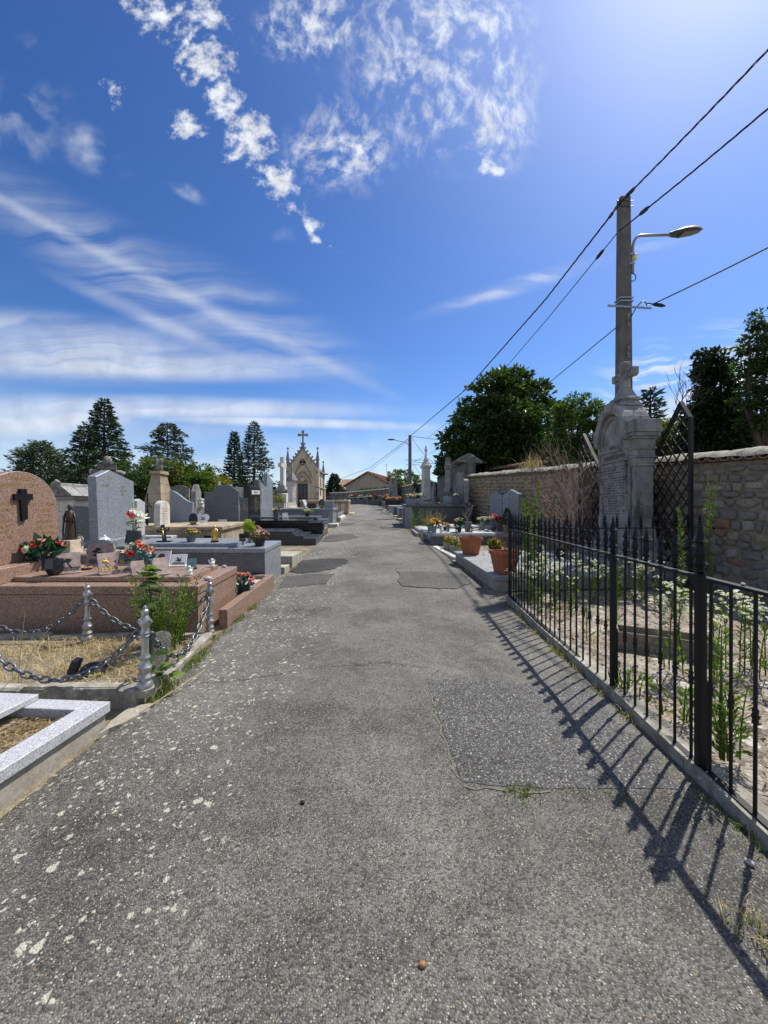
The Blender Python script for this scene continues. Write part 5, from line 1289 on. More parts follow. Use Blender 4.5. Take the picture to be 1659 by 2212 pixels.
# dark stepped polished tomb
t = thing('stepped_tomb', 'anthracite granite tomb stepping down to the path in three tiers', 'tomb', (-2.21, 12.45, .50), 0, None, .06)
pb(t, 'base', 'granite_anthracite', -2.75, 0, 0, 1.3, -.3, .135, .004); pb(t, 'step', 'granite_anthracite', -2.75, -.40, .01, 1.3, .136, .22, .004)
pb(t, 'step', 'granite_anthracite', -2.75, -.70, .02, 1.3, .221, .285, .004); pb(t, 'slab', 'granite_anthracite', -2.6, -.80, .14, 1.12, .286, .355, .004)
hs(t, 'headstone', 'granite_anthracite', [(0, .286), (1.12, .286), (1.12, 1.42), (.8, 1.40), (.5, 1.48), (.35, 1.52), (.34, 1.62), (0, 1.78)], -2.70, -2.56)
mb = MB(); mb.prism([(.12, .5), (.22, .55), (.30, 1.1), (.24, 1.5), (.16, 1.1)], 'x', -2.558, -2.553); mb.build('inlay', M['limestone_grey'], t); scribble(t, 'gold', -2.559, .5, .95, 1.22, 2, .07, 1, .006)
# black polished tomb
t = thing('black_tomb', 'black polished granite tomb with tall black headstone and gold lettering', 'tomb', (-2.25, 14.1, .68), 0, None, .05)
pb(t, 'base', 'granite_black', -2.9, 0, 0, 1.3, -.3, .36, .005); pb(t, 'cover', 'granite_black', -2.9, .015, -.01, 1.31, .362, .43, .006); pb(t, 'slab', 'granite_black', -2.5, -.55, .15, 1.1, .432, .50, .005)
pb(t, 'end_panel', 'granite_anthracite', .016, .021, .15, 1.15, .12, .34, 0); scribble(t, 'limestone', .021, .2, 1.1, .31, 2, .09, 1, .012, fill=1)
hs(t, 'headstone', 'granite_black', [(.08, .43), (1.3, .43), (1.3, 1.72), (.34, 1.80), (.16, 1.80), (.08, 1.62)], -2.92, -2.70)
pb(t, 'name_plate', 'limestone', -2.699, -2.694, .34, 1.25, 1.46, 1.62, 0); text(t, 'FAMILLE', 'granite_black', .11, (-2.693, .8, 1.50), 1, .001)
scribble(t, 'gold', -2.70, .55, 1.05, 1.36, 7, .085, 1, .009)
bouquet('pink and white flowers in a grey stone vase on the black tomb', (ax(597, 14.8), 14.8, .68+.502+.035), ('square', 'pot_grey', .10, .30), (('petal_rose', 'rose', 6, .06), ('petal_white', 'lily', 4, .06)), ('silk_green', 40, .1), .14, .14, name='flower_vase')
plaque('open white book plaque on the black tomb beside the vase', (ax(617, 14.6), 14.6, .68+.502+.025), .2, .24, 'granite_pale', 'book', 20, R(30), None)
# dark grey tombs beyond
t = thing('grey_tiered_tomb', 'mid grey tiered tomb with tall stepped headstone beyond the black tomb', 'tomb', (-2.50, 16.0, .80), 0, None, .05)
pb(t, 'base', 'granite_slate', -2.8, 0, 0, 1.4, -.3, .36, .006); pb(t, 'slab', 'granite_slate', -2.75, -.28, .1, 1.3, .361, .48, .006)
hs(t, 'headstone', 'granite_blue', [(.02, .48), (1.75, .48), (1.75, 2.0), (1.1, 2.36), (.98, 2.34), (.86, 1.74), (.5, 1.80), (.02, 1.98)], -2.78, -2.62)
hs(t, 'inlay_cross', 'granite_pale', [(y+.2, z+1.0) for y, z in cross_poly(.16, .8, .05, .8)], -2.619, -2.605, 0); scribble(t, 'gold', -2.62, .4, .95, 1.62, 1, .1, 1, .014); 
pb(t, 'column', 'granite_slate', -2.80, -2.60, -.25, -.02, 0, 2.02, .006)
bouquet('white and rose bouquet in a black pot on the grey tiered tomb', (ax(664, 16.7), 16.7, .80+.482+.035), ('round', 'pot_black', .10, .14), (('petal_white', 'rose', 8, .065), ('petal_rose', 'rose', 4, .06)), ('leaf_weed', 60, .14), .20, .18)
t = thing('dry_branch', 'dry flower branch lying on the grey tiered tomb', 'branch', (ax(632, 16.4), 16.4, 1.31), R(70)); twigs(t, 'twig_pale', (0, 0, 0), .5, 3, 1, .008); t.rotation_euler = (R(75), 0, R(80))
t = thing('plinth_tomb', 'grey granite tomb with upright end slab in front of the chapel', 'tomb', (-2.42, 18.0, .86), 0, None, .04)
pb(t, 'base', 'granite_blue', -3.4, -.02, .02, 1.7, -.3, .70, .006); pb(t, 'cover', 'granite_blue', -3.45, .05, -.05, 1.75, .701, .80, .01); pb(t, 'end_slab', 'granite_blue', -.2, .03, -.03, .3, -.3, .699, .006)
pb(t, 'opening', 'void_dark', .031, .033, .62, .72, .25, .36, 0); pb(t, 'footing', 'limestone', -.5, .30, -.45, .05, -.25, .12, .02)
def p8(x, Y): return (ax(x, Y), Y, .86+.803+.04*(Y-18))
bouquet('yellow bush in a long grey planter against the stepped headstone', (ax(602, 18.9), 18.9, 1.68), ('trough', 'concrete', (.62, .3), .26), (('petal_yellow', 'ball', 22, .035),), ('leaf_yellow', 420, .07), .3, .50, name='planter')
plaque('dark tilted book plaque on the grey tomb by the white stele', p8(633, 18.5), .40, .34, 'slate_plaque', 'rect', 45, R(30), None)
plaque('tilted pale slate plaque left of the dark trough on the grey tomb', p8(664, 18.5), .18, .40, 'granite_pale', 'rect', 28, R(60), None)
t = thing('planter', 'empty dark wooden trough on the grey tomb', 'planter', p8(674, 18.7)); trough(t, 'wood_dark', .42, .2, .22)
plaque('black pointed oval plaque with a portrait on the grey tomb', p8(695, 18.5), .24, .38, 'granite_black', 'oval', 8, R(10), 'portrait', 'slate_plaque')
t = thing('stone_block', 'square grey granite block on the end of the grey tomb', 'block', p8(711, 18.4)); pb(t, 'block', 'granite_blue', -.22, .22, -.15, .15, 0, .34, .008)
headgrave('small plain white stele behind the yellow planter', (ax(618, 21), 21, 1.05), 0, 'limestone', peak(0, .45, 0, 1.45, .22, 1.47, 1.5), .25, 1)
# slender white stele with cross near the chapel
t = thing('column_stele', 'slender stone stele with white front and cross finial before the chapel door', 'stele', (-5.28, 22, 1.1), R(-30))
pb(t, 'base', 'limestone_grey', -.35, .35, -.3, .3, -.2, .55, .02); pb(t, 'shaft', 'limestone', -.20, .20, -.16, .16, .551, 2.15, .015); pb(t, 'cap', 'limestone_grey', -.27, .27, -.22, .22, 2.151, 2.26, .02)
fr(t, 'gable', 'limestone_grey', .22, .10, 2.261, 2.62); hs(t, 'cross', 'limestone_grey', [(y, z+2.62) for y, z in cross_poly(.26, .62, .09)], -.05, .05)
# tall cross monument
t = thing('cross_monument', 'tall stone cross on a broad weathered pedestal left of the chapel', 'cross', (-6.3, 23.8, 1.2), R(-6))
fr(t, 'base', 'limestone_grey', .60, .55, -.2, .9); fr(t, 'pedestal', 'limestone_grey', .42, .38, .901, 1.55); fr(t, 'cap', 'limestone_grey', .52, .48, 1.551, 1.68); fr(t, 'step', 'limestone_grey', .30, .18, 1.681, 1.95)
hs(t, 'cross', 'limestone', [(y, z+1.95) for y, z in cross_poly(.9, 1.75, .24, .70)], -.11, .11)
headgrave('dark pointed gravestone rising behind the stepped grey headstone', (-6.6, 20.2, 1.0), R(-50), 'old_stone', peak(0, .5, 0, 1.7, .25, 2.2, 1.7), .2, 1)
headgrave('narrow dark stone pillar beside the tall stone cross', (-6.55, 22.0, 1.05), 0, 'granite_black', peak(0, .2, 0, 2.3, .1, 2.35, 2.3), .2, 1, name='pillar', cat='pillar')
# low kerbed graves towards the chapel
t = thing('low_grave', 'low stone-kerbed grave with little white posts beyond the grey tomb', 'grave', (-2.42, 20.6, 1.0), 0, None, .05)
pb(t, 'kerb', 'limestone_grey', -2.4, .05, 0, .25, -.3, .22, .03); pb(t, 'kerb', 'limestone', -.3, .1, .26, 2.6, -.3, .20, .03); pb(t, 'slab', 'limestone_grey', -2.4, -.301, .26, 2.6, -.3, .15, .02)
for y in (.1, 1.2, 2.4):
    mb = MB(); mb.lathe([(.07, .2), (.07, .42), (.05, .45)], 9, (-.08, y, 0)); mb.build('post', M['limestone'], t)
t = thing('arcaded_tomb', 'low sandstone tomb wall with carved blind arches in front of the chapel', 'tomb', (-2.5, 26.6, 1.3), 0, None, .03)
pb(t, 'base', 'sandstone', -3.3, -.03, .03, 1.6, -.3, .92, .01); pb(t, 'top_slab', 'sandstone_pale', -3.36, .05, -.05, 1.65, .921, 1.03, .015); pb(t, 'step', 'sandstone_pale', -.1, .38, .1, 1.4, -.3, .12, .02)
for k in range(7):
    c = -.35-.44*k; mb = MB(); mb.prism([(x+c, z) for x, z in arch(-.15, .15, .18, .62, .80, 8)], 'y', -.001, .029); mb.build('arch_panel', M['sandstone_pale'], t)
    mb = MB(); mb.tube([(c+.22, -.0, .1), (c+.22, -.0, .78)], .035, 6); mb.build('colonnette', M['sandstone_pale'], t)
for k in range(4):
    mb = MB(); mb.lathe([(.06, .12), (.045, .2), (.045, .78), (.07, .9)], 8, (.0, .15+.42*k, 0)); mb.build('colonnette', M['sandstone_pale'], t)
t = thing('low_grave', 'pale low slab grave between the path and the chapel side', 'grave', (-3.1, 30.5, 1.55)); pb(t, 'slab', 'granite_blue', -2.2, 0, 0, 1.2, -.3, .22, .01)
headgrave('small white grave marker just right of the arcaded tomb', (-3.0, 29.2, 1.5), R(-60), 'limestone', peak(0, .16, 0, .95, .08, 1.0, .95), .1, 1, name='grave_marker', cat='marker')

# ============================================================ CHAPEL
ch = thing('funeral_chapel', 'neo-gothic sandstone funeral chapel with pinnacles and a cross on its gable', 'chapel', (-7.2, 34, 1.75), R(0))
W = 1.32
pb(ch, 'wall', 'sandstone_pale', W-.25, W-.02, .02, 3.3, -.4, 3.35, .01)
pb(ch, 'wall', 'sandstone_pale', -W+.02, -W+.25, .02, 3.3, -.4, 3.35, .01)
pb(ch, 'plinth', 'sandstone_pale', -W-.02, W+.02, -.06, 3.35, -.4, .22, .02)
# front wall with door and tympanum opening
gab = [(-W+.1, .22), (-.46, .22), (-.46, 2.28), (.46, 2.28), (.46, .22), (W-.1, .22), (W-.1, 3.75), (.12, 5.3), (-.12, 5.3), (-W+.1, 3.75)]
mb = MB(); mb.prism(gab, 'y', 0, .28); mb.build('facade', M['sandstone_pale'], ch)
d = pb(ch, 'door', 'iron_grey', -.459, .459, .14, .19, .22, 2.279, 0)
pb(d, 'panel', 'shutter', -.40, .40, .118, .139, .28, .90, .01); pb(d, 'dark_opening', 'void_dark', -.40, .40, .125, .1395, 1.02, 2.2, 0)
for k in range(7):
    mb = MB(); mb.tube([(-.36+.12*k, .10, .98), (-.36+.12*k, .10, 2.2)], .014, 5); mb.ball((-.36+.12*k, .10, 1.55+.1*(k % 2)), .03, 6, 4); mb.build('bar', M['steel'], d)
for z in (1.0, 1.25, 2.15): pb(d, 'rail', 'iron_grey', -.42, .42, .09, .115, z-.02, z+.02, 0)
def arc_tube(c, zs, w, h, r, y, m, nm, n=14, par=ch):
    pts = []
    for k in range(n+1):
        s = -1+2*k/n; pts.append((c+s*w, y, zs+h*(1-abs(s)**1.7)))
    mb = MB(); mb.tube(pts, r, 6); return mb.build(nm, M[m], par, smooth='all')
arc_tube(0, 2.32, .62, .85, .07, -.02, 'sandstone_pale', 'arch_moulding'); arc_tube(0, 2.32, .76, 1.02, .06, -.04, 'sandstone', 'arch_moulding'); arc_tube(0, 2.75, .82, 1.3, .05, -.06, 'sandstone', 'hood_mould')
mb = MB(); mb.prism([(.50*math.cos(a)*(1 if math.sin(a) > 0 else 1), 2.34+.62*max(0, math.sin(a))) for a in [math.pi*k/12 for k in range(13)]], 'y', -.03, -.001); mb.build('tympanum', M['sandstone'], ch)
mb = MB(); mb.prism([(-.17, 2.78), (.17, 2.78), (.17, 2.6), (0, 2.42), (-.17, 2.6)], 'y', -.07, -.031); mb.build('coat_of_arms', M['sandstone_pale'], ch)
mb = MB()
for a in (0, 90, 180, 270): mb.lathe([(.13, -.02), (.13, .02)], 12, (0, 0, 0), Matrix.Translation((.14*math.cos(R(a)), -.005, 4.16+.14*math.sin(R(a)))) @ Matrix.Rotation(R(90), 4, 'X') @ Matrix.Translation((0, 0, .012*(a/90))))
mb.build('quatrefoil', M['void_dark'], ch)
mb = MB()
for a in range(4):
    an = R(45+90*a); mb.tube([(.34*math.cos(an+t_), -.02, 4.16+.34*math.sin(an+t_)) for t_ in (-.8, -.4, 0, .4, .8)], .035, 5)
mb.build('rose_moulding', M['sandstone_pale'], ch)
mb = MB(); hs(ch, 'tracery_cross', 'sandstone_pale', [(y, z) for y, z in []] or [(0, 0), (.01, 0), (.01, .01)], 0, .01, 0) if 0 else None
pb(ch, 'mullion', 'sandstone_pale', -.03, .03, -.06, -.03, 3.88, 4.36, 0)
# gable coping and crockets
for s in (-1, 1):
    mb = MB(); mb.prism([(s*(W+.02), 3.62), (s*(W-.02), 3.84), (s*.05, 5.47), (s*.05, 5.27)], 'y', -.10, .34); mb.build('coping', M['limestone_grey'], ch)
    for k in range(6):
        q = (k+.6)/6; x, z = s*((W-.02)*(1-q)+.05*q), 3.86+(5.45-3.86)*q
        mb = MB(); mb.ball((x+s*.06, .1, z+.07), (.10, .09, .09), 7, 5, .2); mb.ball((x+s*.12, .1, z+.15), (.06, .06, .05), 6, 4, .2); mb.build('crocket', M['limestone_grey'], ch)
    # buttress and pinnacle
    for y0, top in ((-.14, 5.35), (3.05, 4.55)):
        b = pb(ch, 'buttress', 'sandstone_pale' if y0 < 0 else 'sandstone_pale', s*W-.17, s*W+.17, y0, y0+.4, -.4, 1.9, .02)
        dz = top-5.35
        pb(b, 'upper_stage', 'sandstone_pale', s*W-.13, s*W+.13, y0+.03, y0+.34, 1.901, 3.7+dz, .02); pb(b, 'weathering', 'limestone_grey', s*W-.20, s*W+.20, y0-.03, y0+.42, 1.86, 1.97, .03)
        mb = MB(); mb.frust(s*W-.13, s*W+.13, y0+.04, y0+.32, 3.701+dz, s*W-.11, s*W+.11, y0+.06, y0+.30, 4.35+dz); mb.build('shaft', M['limestone_grey'], b)
        mb = MB(); mb.frust(s*W-.15, s*W+.15, y0+.02, y0+.34, 4.351+dz, s*W-.02, s*W+.02, y0+.16, y0+.20, 5.3+dz); c = (s*W, y0+.18)
        for k in range(4):
            r = .15-.03*k; mb.lathe([(r*.6, 4.45+.2*k+dz), (r, 4.50+.2*k+dz), (r*.6, 4.55+.2*k+dz)], 8, (c[0], c[1], 0))
        mb.lathe([(.03, 5.28+dz), (.10, 5.36+dz), (.11, 5.42+dz), (.02, 5.52+dz)], 8, (c[0], c[1], 0)); mb.build('pinnacle', M['limestone_grey'], b)
        mb = MB(); mb.ball((s*W, y0-.06, 3.3+dz), (.12, .1, .12), 7, 5, .2); mb.ball((s*W, y0-.05, 1.35), (.1, .08, .14), 7, 5, .2); mb.ball((s*W, y0-.05, .95), (.1, .08, .12), 7, 5, .2); mb.build('carving', M['limestone_grey'], b, smooth='all')
# side window, eaves, roof
mb = MB(); mb.prism([(y, z) for y, z in arch(1.5, 1.95, 1.3, 2.5, 3.0, 10)], 'x', W-.019, W+.0); mb.build('side_window', M['void_dark'], ch)
pb(ch, 'string_course', 'sandstone', W-.018, W+.06, .35, 3.0, 1.95, 2.08, .02)
for s in (-1, 1): pb(ch, 'eaves', 'limestone_grey', s*W-.12 if s > 0 else s*W-.18, s*W+.18 if s > 0 else s*W+.12, .3, 3.5, 3.351, 3.48, .02)
mb = MB(); mb.prism([(-W-.1, 3.481), (W+.1, 3.481), (0, 5.05)], 'y', .34, 3.4); mb.build('roof', M['old_stone'], ch)
pb(ch, 'gargoyle', 'limestone_grey', W+.12, W+.5, 2.95, 3.08, 3.33, 3.47, .03)
# cross on the gable
fr_ = MB(); fr_.frust(-.16, .16, 0, .24, 5.3, -.12, .12, .03, .21, 5.78); fr_.box(-.22, .22, -.06, .30, 5.781, 5.88, .03); fr_.build('cross_pedestal', M['limestone_grey'], ch)
mb = MB(); mb.prism([(x, z+5.88) for x, z in cross_poly(.66, 1.0, .14, .72)], 'y', .05, .19)
for x, z in ((.33, 6.6), (-.33, 6.6), (0, 6.88)):
    for dx, dz in ((0, 0), (.07, .07), (-.07, .07), (.07, -.07), (-.07, -.07)): mb.ball((x+dx*.9, .12, z+dz*.9), (.075, .065, .075), 7, 5)
mb.build('cross', M['limestone_grey'], ch)
# ============================================================ RIGHT SIDE
# --- double slab tomb with terracotta pots, carrying the big family monument
RT = .052; RL = (2.0, 7.0, .0); RA = R(3.6)
rt = thing('slab_tomb', 'wide grey-green slab tomb on a concrete base behind the fence corner', 'tomb', RL, RA, None, RT)
pb(rt, 'base', 'concrete', .05, 3.3, .04, 3.0, -.35, .244, .008); pb(rt, 'slab', 'granite_green', 0, 3.35, 0, 1.49, .246, .325, .006); pb(rt, 'slab', 'granite_green', 0, 3.35, 1.494, 3.03, .246, .325, .006)
def rtp(x, Y, h=.326): return (ax(x, Y), Y, h+RT*(Y-7.0))
def terra(label, loc, rz):
    t = thing('terracotta_pot', label, 'planter', loc, rz, 'terracotta planters on the slab tomb'); r, h = .235, .42
    mb = MB(); c = .09
    def ring(s, z, ins=0): 
        a = r*s-ins; b = a-c*s; return [(a, -b, z), (a, b, z), (b, a, z), (-b, a, z), (-a, b, z), (-a, -b, z), (-b, -a, z), (b, -a, z)]
    R_ = [ring(.72, 0), ring(.78, .10), ring(.98, .35), ring(1.08, .36), ring(1.08, h), ring(1.0, h), ring(.96, h-.05)]
    vs = [p for g_ in R_ for p in g_]; fs = [tuple(range(8))[::-1]]
    for k in range(len(R_)-1):
        for i in range(8): fs.append((k*8+i, k*8+(i+1) % 8, (k+1)*8+(i+1) % 8, (k+1)*8+i))
    fs.append(tuple(range(48, 56))); mb.add(vs, fs); mb.build('pot', M['terracotta'], t)
    mb = MB(); mb.lathe([(.2, h-.055), (.19, h-.045)], 8); mb.build('soil', M['soil'], t)
    return t
t = terra('terracotta planter at the far corner of the slab tomb, with dead stalks', rtp(1017, 9.55), R(12)); twigs(t, 'leaf_dead', (0, 0, .36), .20, 9, 1, .004, 1.2)
t = terra('terracotta planter nearest the fence corner, with a dry brown plant', rtp(1090, 7.32), R(8)); twigs(t, 'leaf_dead', (.05, 0, .36), .6, 9, 2, .005, .6)
k = 260; P = nrg.normal(size=(k, 3))*np.array([.09, .09, .14])+np.array([.05, 0, .62]); card_obj('dead_foliage', [cards(P, .035, .4)], M['leaf_dead'], t)
P = np.stack([nrg.uniform(.4, 1.6, 60), nrg.uniform(.6, 2.6, 60), np.full(60, .328)], 1); stuff(card_obj('leaf_litter', [cards(P, .04, .5, D=np.stack([nrg.normal(size=60), nrg.normal(size=60), np.full(60, .15)], 1), jit=.2)], M['leaf_dead'], rt))

# --- the family monument, face towards the path
mo = thing('family_monument', 'tall weathered stone family monument with inscribed panel, arched top and cross', 'monument', (5.0, 8.38, .38), R(1.5))
pb(mo, 'step', 'monument_stone', -.75, .85, -1.05, 1.05, -.2, .16, .02); pb(mo, 'step', 'monument_stone', -.42, .65, -.85, .85, .161, .36, .02)
mb = MB()
for a, b in (((-.08, .56, .62, .361), (-.02, .50, .56, .70)), ((-.02, .50, .56, .70), (0, .46, .50, 1.15))):
    mb.frust(a[0], a[1], -a[2], a[2], a[3], b[0], b[1], -b[2], b[2], b[3])
mb.build('flared_base', M['monument_stone'], mo)
hs(mo, 'shaft', 'monument_stone', arch(-.50, .50, 1.151, 2.62, 3.36, 20), .02, .46)
pb(mo, 'inscription_panel', 'monument_stone', -.012, .019, -.43, .43, 1.0, 2.18, .006)
for s in (-1, 1):
    y0, y1 = (s*.50+s*.001, s*.62) if s > 0 else (s*.62, s*.50-s*-.0-.001)
    mb = MB(); mb.frust(.0, .50, min(s*.47, s*.68), max(s*.47, s*.68), .362, .06, .44, min(s*.501, s*.62), max(s*.501, s*.62), 1.0); mb.box(.06, .44, min(s*.501, s*.62), max(s*.501, s*.62), 1.001, 2.05, .01); mb.build('pilaster', M['monument_stone'], mo)
    for z0, z1, e in ((2.051, 2.09, .02), (2.09, 2.22, .0), (2.221, 2.26, .025), (2.261, 2.39, .005), (2.391, 2.43, .03), (2.431, 2.60, .01), (2.601, 2.65, .05), (2.651, 2.73, .075), (2.731, 2.79, .10), (2.791, 2.99, .085)):
        pb(mo, 'cornice', 'monument_stone', .05-e, .46+e, min(s*.495, s*(.63+e)), max(s*.495, s*(.63+e)), z0, z1, .008)
for z0, z1, e in ((2.19, 2.225, .03), (2.42, 2.455, .03)): pb(mo, 'moulding', 'monument_stone', -e, .018, -.49, .49, z0, z1, .008)
def band(r0, r1, hz0, hz1, x0, x1, nm, zs=2.62, w=.5, H=.74, m='monument_stone', n=20):
    P_ = [(r1*w*math.cos(math.pi*k/n), zs+hz1*H*math.sin(math.pi*k/n)) for k in range(n+1)]; Q_ = [(r0*w*math.cos(math.pi*k/n), zs+hz0*H*math.sin(math.pi*k/n)) for k in range(n+1)]
    mb = MB()
    for k in range(n): mb.prism([P_[k], P_[k+1], Q_[k+1], Q_[k]], 'x', x0, x1)
    return mb.build(nm, M[m], mo)
band(.88, 1.10, .86, 1.12, -.10, .48, 'arch_hood'); band(.74, .80, .70, .78, -.03, .018, 'arch_moulding')
for k in range(19):
    a = math.pi*(k+.5)/19; mb = MB(); mb.ball((.0, .42*math.cos(a), 2.62+.61*math.sin(a)), (.035, .02, .022), 6, 4); mb.build('bead', M['monument_stone'], mo)
mb = MB(); mb.prism([(-.13, 3.28), (.13, 3.28), (.10, 3.48), (-.10, 3.48)], 'x', -.13, .30); mb.build('keystone', M['monument_stone'], mo)
mb = MB(); mb.frust(.0, .52, -.22, .22, 3.40, .08, .44, -.17, .17, 3.52); mb.box(.04, .48, -.21, .21, 3.521, 3.60, .02); mb.frust(.10, .42, -.17, .17, 3.601, .17, .35, -.085, .085, 3.80); mb.build('cross_pedestal', M['monument_stone'], mo)
cx_ = hs(mo, 'cross', 'monument_stone', [(y, z+3.80) for y, z in [(-.085, 0), (.085, 0), (.075, .12), (.075, .22), (.30, .20), (.30, .22), (.34, .22), (.34, .38), (.30, .38), (.075, .36), (.075, .48), (.10, .48), (.10, .56), (.075, .58), (-.075, .58), (-.10, .56), (-.10, .48), (-.075, .48), (-.075, .36), (-.30, .38), (-.34, .38), (-.34, .22), (-.30, .22), (-.30, .20), (-.075, .22), (-.075, .12)]], .18, .34, .008)
text(mo, 'FAMILLE', 'engraved', .125, (.0185, 0, 2.49), -1, .001, squeeze=.8)
text(mo, 'CHABANNE-EMONNET', 'engraved', .125, (.0185, 0, 2.275), -1, .001, squeeze=.58)
scribble(mo, 'engraved', -.012, -.10, .10, 2.155, 1, .058, -1, .006)
scribble(mo, 'engraved', -.012, -.42, .42, 2.10, 3, .058, -1, .007, fill=1.25); scribble(mo, 'engraved', -.012, -.25, .25, 1.925, 1, .058, -1, .007)
scribble(mo, 'engraved', -.012, -.42, .42, 1.868, 5, .055, -1, .007, fill=1.25); scribble(mo, 'engraved', -.012, -.25, .25, 1.59, 1, .058, -1, .007)
scribble(mo, 'engraved', -.012, -.42, .42, 1.535, 2, .055, -1, .007, fill=1.25)
for k, s in enumerate(('MARIE   CHABANNE', 'CHRISTINE   BAGAND', 'GEORGES PONCET', 'EPOUX DE MARIE CHABANNE', 'MARIE CHABANNE', 'VEUVE DE GEORGES PONCET', 'MARIE-ANTOINE CHABANNE')):
    text(mo, s, 'engraved', .05, (-.0125, 0, 1.40-.056*k), -1, .001, squeeze=.72)
    if k != 4:
        scribble(mo, 'engraved', -.012, .33, .42, 1.44-.056*k, 1, .055, -1, .006, fill=1.2); scribble(mo, 'engraved', -.012, -.42, -.33, 1.44-.056*k, 1, .055, -1, .006, fill=1.2)
# trellis panels either side
def trellis(label, ya, yb):
    """outer post at ya, inner edge at yb; the top rises to a peak near the post and falls away inwards"""
    X0 = 5.56 if ya < 8 else 5.28; t = thing('trellis', label, 'trellis', (X0, ya, .35), 0, 'trellis panels either side of the monument'); s = 1 if yb > ya else -1; W_ = abs(yb-ya)
    def top(d): return 2.86+(d/.22)*.34 if d < .22 else 3.20-(d-.22)*1.30
    pb(t, 'post', 'trellis_metal', -.03, .03, -.03, .03, -.4, 2.88, .004)
    for (d0, d1) in ((0, .22), (.22, W_)):
        mb = MB(); a = Vector((0, s*d0, top(d0))); b = Vector((0, s*d1, top(d1))); mb.add([a+Vector((x, 0, z)) for x in (-.04, .04) for z in (-.02, .02)]+[b+Vector((x, 0, z)) for x in (-.04, .04) for z in (-.02, .02)], [(0, 1, 3, 2), (4, 6, 7, 5), (0, 2, 6, 4), (1, 5, 7, 3), (0, 4, 5, 1), (2, 3, 7, 6)]); mb.build('cap_rail', M['trellis_metal'], t)
    for sg in (-1, 1):
        c = -3.5
        while c < 5:
            # line z = c + sg*1.25*d, clipped to the panel
            q = [d for d in np.linspace(.02, W_-.01, 200) if .02 < c+sg*1.25*d < top(d)-.01]
            if len(q) > 4:
                d0, d1 = q[0], q[-1]; mb = MB(); a = Vector((sg*.007, s*d0, c+sg*1.25*d0)); b = Vector((sg*.007, s*d1, c+sg*1.25*d1)); n_ = (b-a).normalized().cross(Vector((1, 0, 0)))*.0135; e = Vector((.006, 0, 0))
                mb.add([a-n_-e, a+n_-e, a+n_+e, a-n_+e, b-n_-e, b+n_-e, b+n_+e, b-n_+e], [(0, 1, 2, 3), (4, 7, 6, 5), (0, 4, 5, 1), (1, 5, 6, 2), (2, 6, 7, 3), (3, 7, 4, 0)]); mb.build('slat', M['trellis_metal'], t)
            c += .275
    return t
trellis('dark diamond lattice trellis panel on the near side of the monument', 6.96, 8.30)
trellis('dark diamond lattice trellis panel on the far side of the monument', 10.35, 9.1)
# things standing on the monument's slab
t = thing('broken_plaque', 'pale broken stone plaque propped against a dark wedge on the slab tomb', 'plaque', rtp(1178, 8.6), R(35)); mb = MB(); mb.prism([(-.2, 0), (.14, 0), (.06, .36), (-.02, .38)], 'y', 0, .05, Matrix.Rotation(R(-15), 4, 'X')); mb.build('tablet', M['limestone'], t); pb(t, 'wedge', 'bronze_dark', -.24, -.05, .06, .25, 0, .34, .01)
t = thing('rubble', 'scattered broken pale stone flakes on the slab before the monument', 'rubble', (3.3, 8.2, .39))
for k in range(22): link('stone_flake', PEB[k % 4], None, t, (rnd.uniform(-.5, .6), rnd.uniform(-.55, .7), .02+.05*0), (rnd.uniform(-.3, .3), rnd.uniform(-.3, .3), rnd.uniform(0, 6)), (rnd.uniform(.06, .2), rnd.uniform(.06, .16), .04))
PEB2 = [m.copy() for m in PEB]
for m in PEB: m.materials.append(M['limestone'])
t = tag(link('rock', PEB2[0], M['old_stone'], None, (4.25, 7.75, .50), (.2, .1, .5), (.30, .22, .30)), 'rough grey rock leaning at the foot of the monument steps', 'rock')
t = thing('black_urn', 'small black metal urn on the slab tomb left of the monument', 'urn', rtp(1210, 8.9)); pot_mesh('vase', .10, .22).build('body', M['iron_black'], t, smooth=True)
bouquet('faded yellow flower left on the side of the monument base', (5.15, 7.55, .86), ('round', 'rust', .05, .06), (('petal_cream', 'lily', 3, .06), ('petal_orange', 'rose', 2, .04)), ('leaf_dead', 14, .06), .07, .08, cat='flower', name='dried_flower')
# bare reddish shrub
t = thing('bare_shrub', 'leafless twisted pinkish shrub against the stone wall left of the monument', 'shrub', (4.75, 9.75, .45)); twigs(t, 'twig', (0, 0, 0), 2.7, 12, 3, .018, .75, curl=.40); twigs(t, 'twig_pale', (.1, -.1, 0), 2.6, 9, 3, .017, .75, curl=.42)
# --- weeds of the plot and round the slab
weed('very tall feathery fleabane weed standing before the stone wall, left of the shrub', (ax(1152, 7.25), 7.25, .30), 1.8, 'conyza', None, 7, .34)
weed('tall fleabane weed rising through the fence beside the trellis post', (ax(1462, 5.8), 5.8, .05), 1.78, 'conyza', None, 1)
weed('tall flowering fleabane with pale fluffy head in front of the rubble wall', (ax(1525, 6.2), 6.2, .05), 2.0, 'conyza', None, 3, .1)
for k, (x, y, h) in enumerate(((2.35, 5.9, .75), (2.6, 5.4, .8), (2.75, 6.1, .7), (2.35, 4.4, .5), (3.0, 4.9, .9), (2.5, 6.3, .8))):
    weed('slim green fleabane stalk among the daisies behind the fence', (x, y, .03), h, 'conyza', 'fleabane stalks behind the fence', 1, .1)
DW = [(2.35, 6.1), (2.6, 5.8), (2.8, 6.2), (3.1, 6.1), (2.3, 5.5), (3.5, 6.2), (3.9, 6.3), (4.3, 6.2), (2.35, 6.5)]
for x, y in DW: weed('clump of small white daisies flowering behind the iron fence', (x, y, .03), rnd.uniform(.35, .85), 'daisy', 'daisy clumps behind the fence', rnd.randint(3, 5), .3)
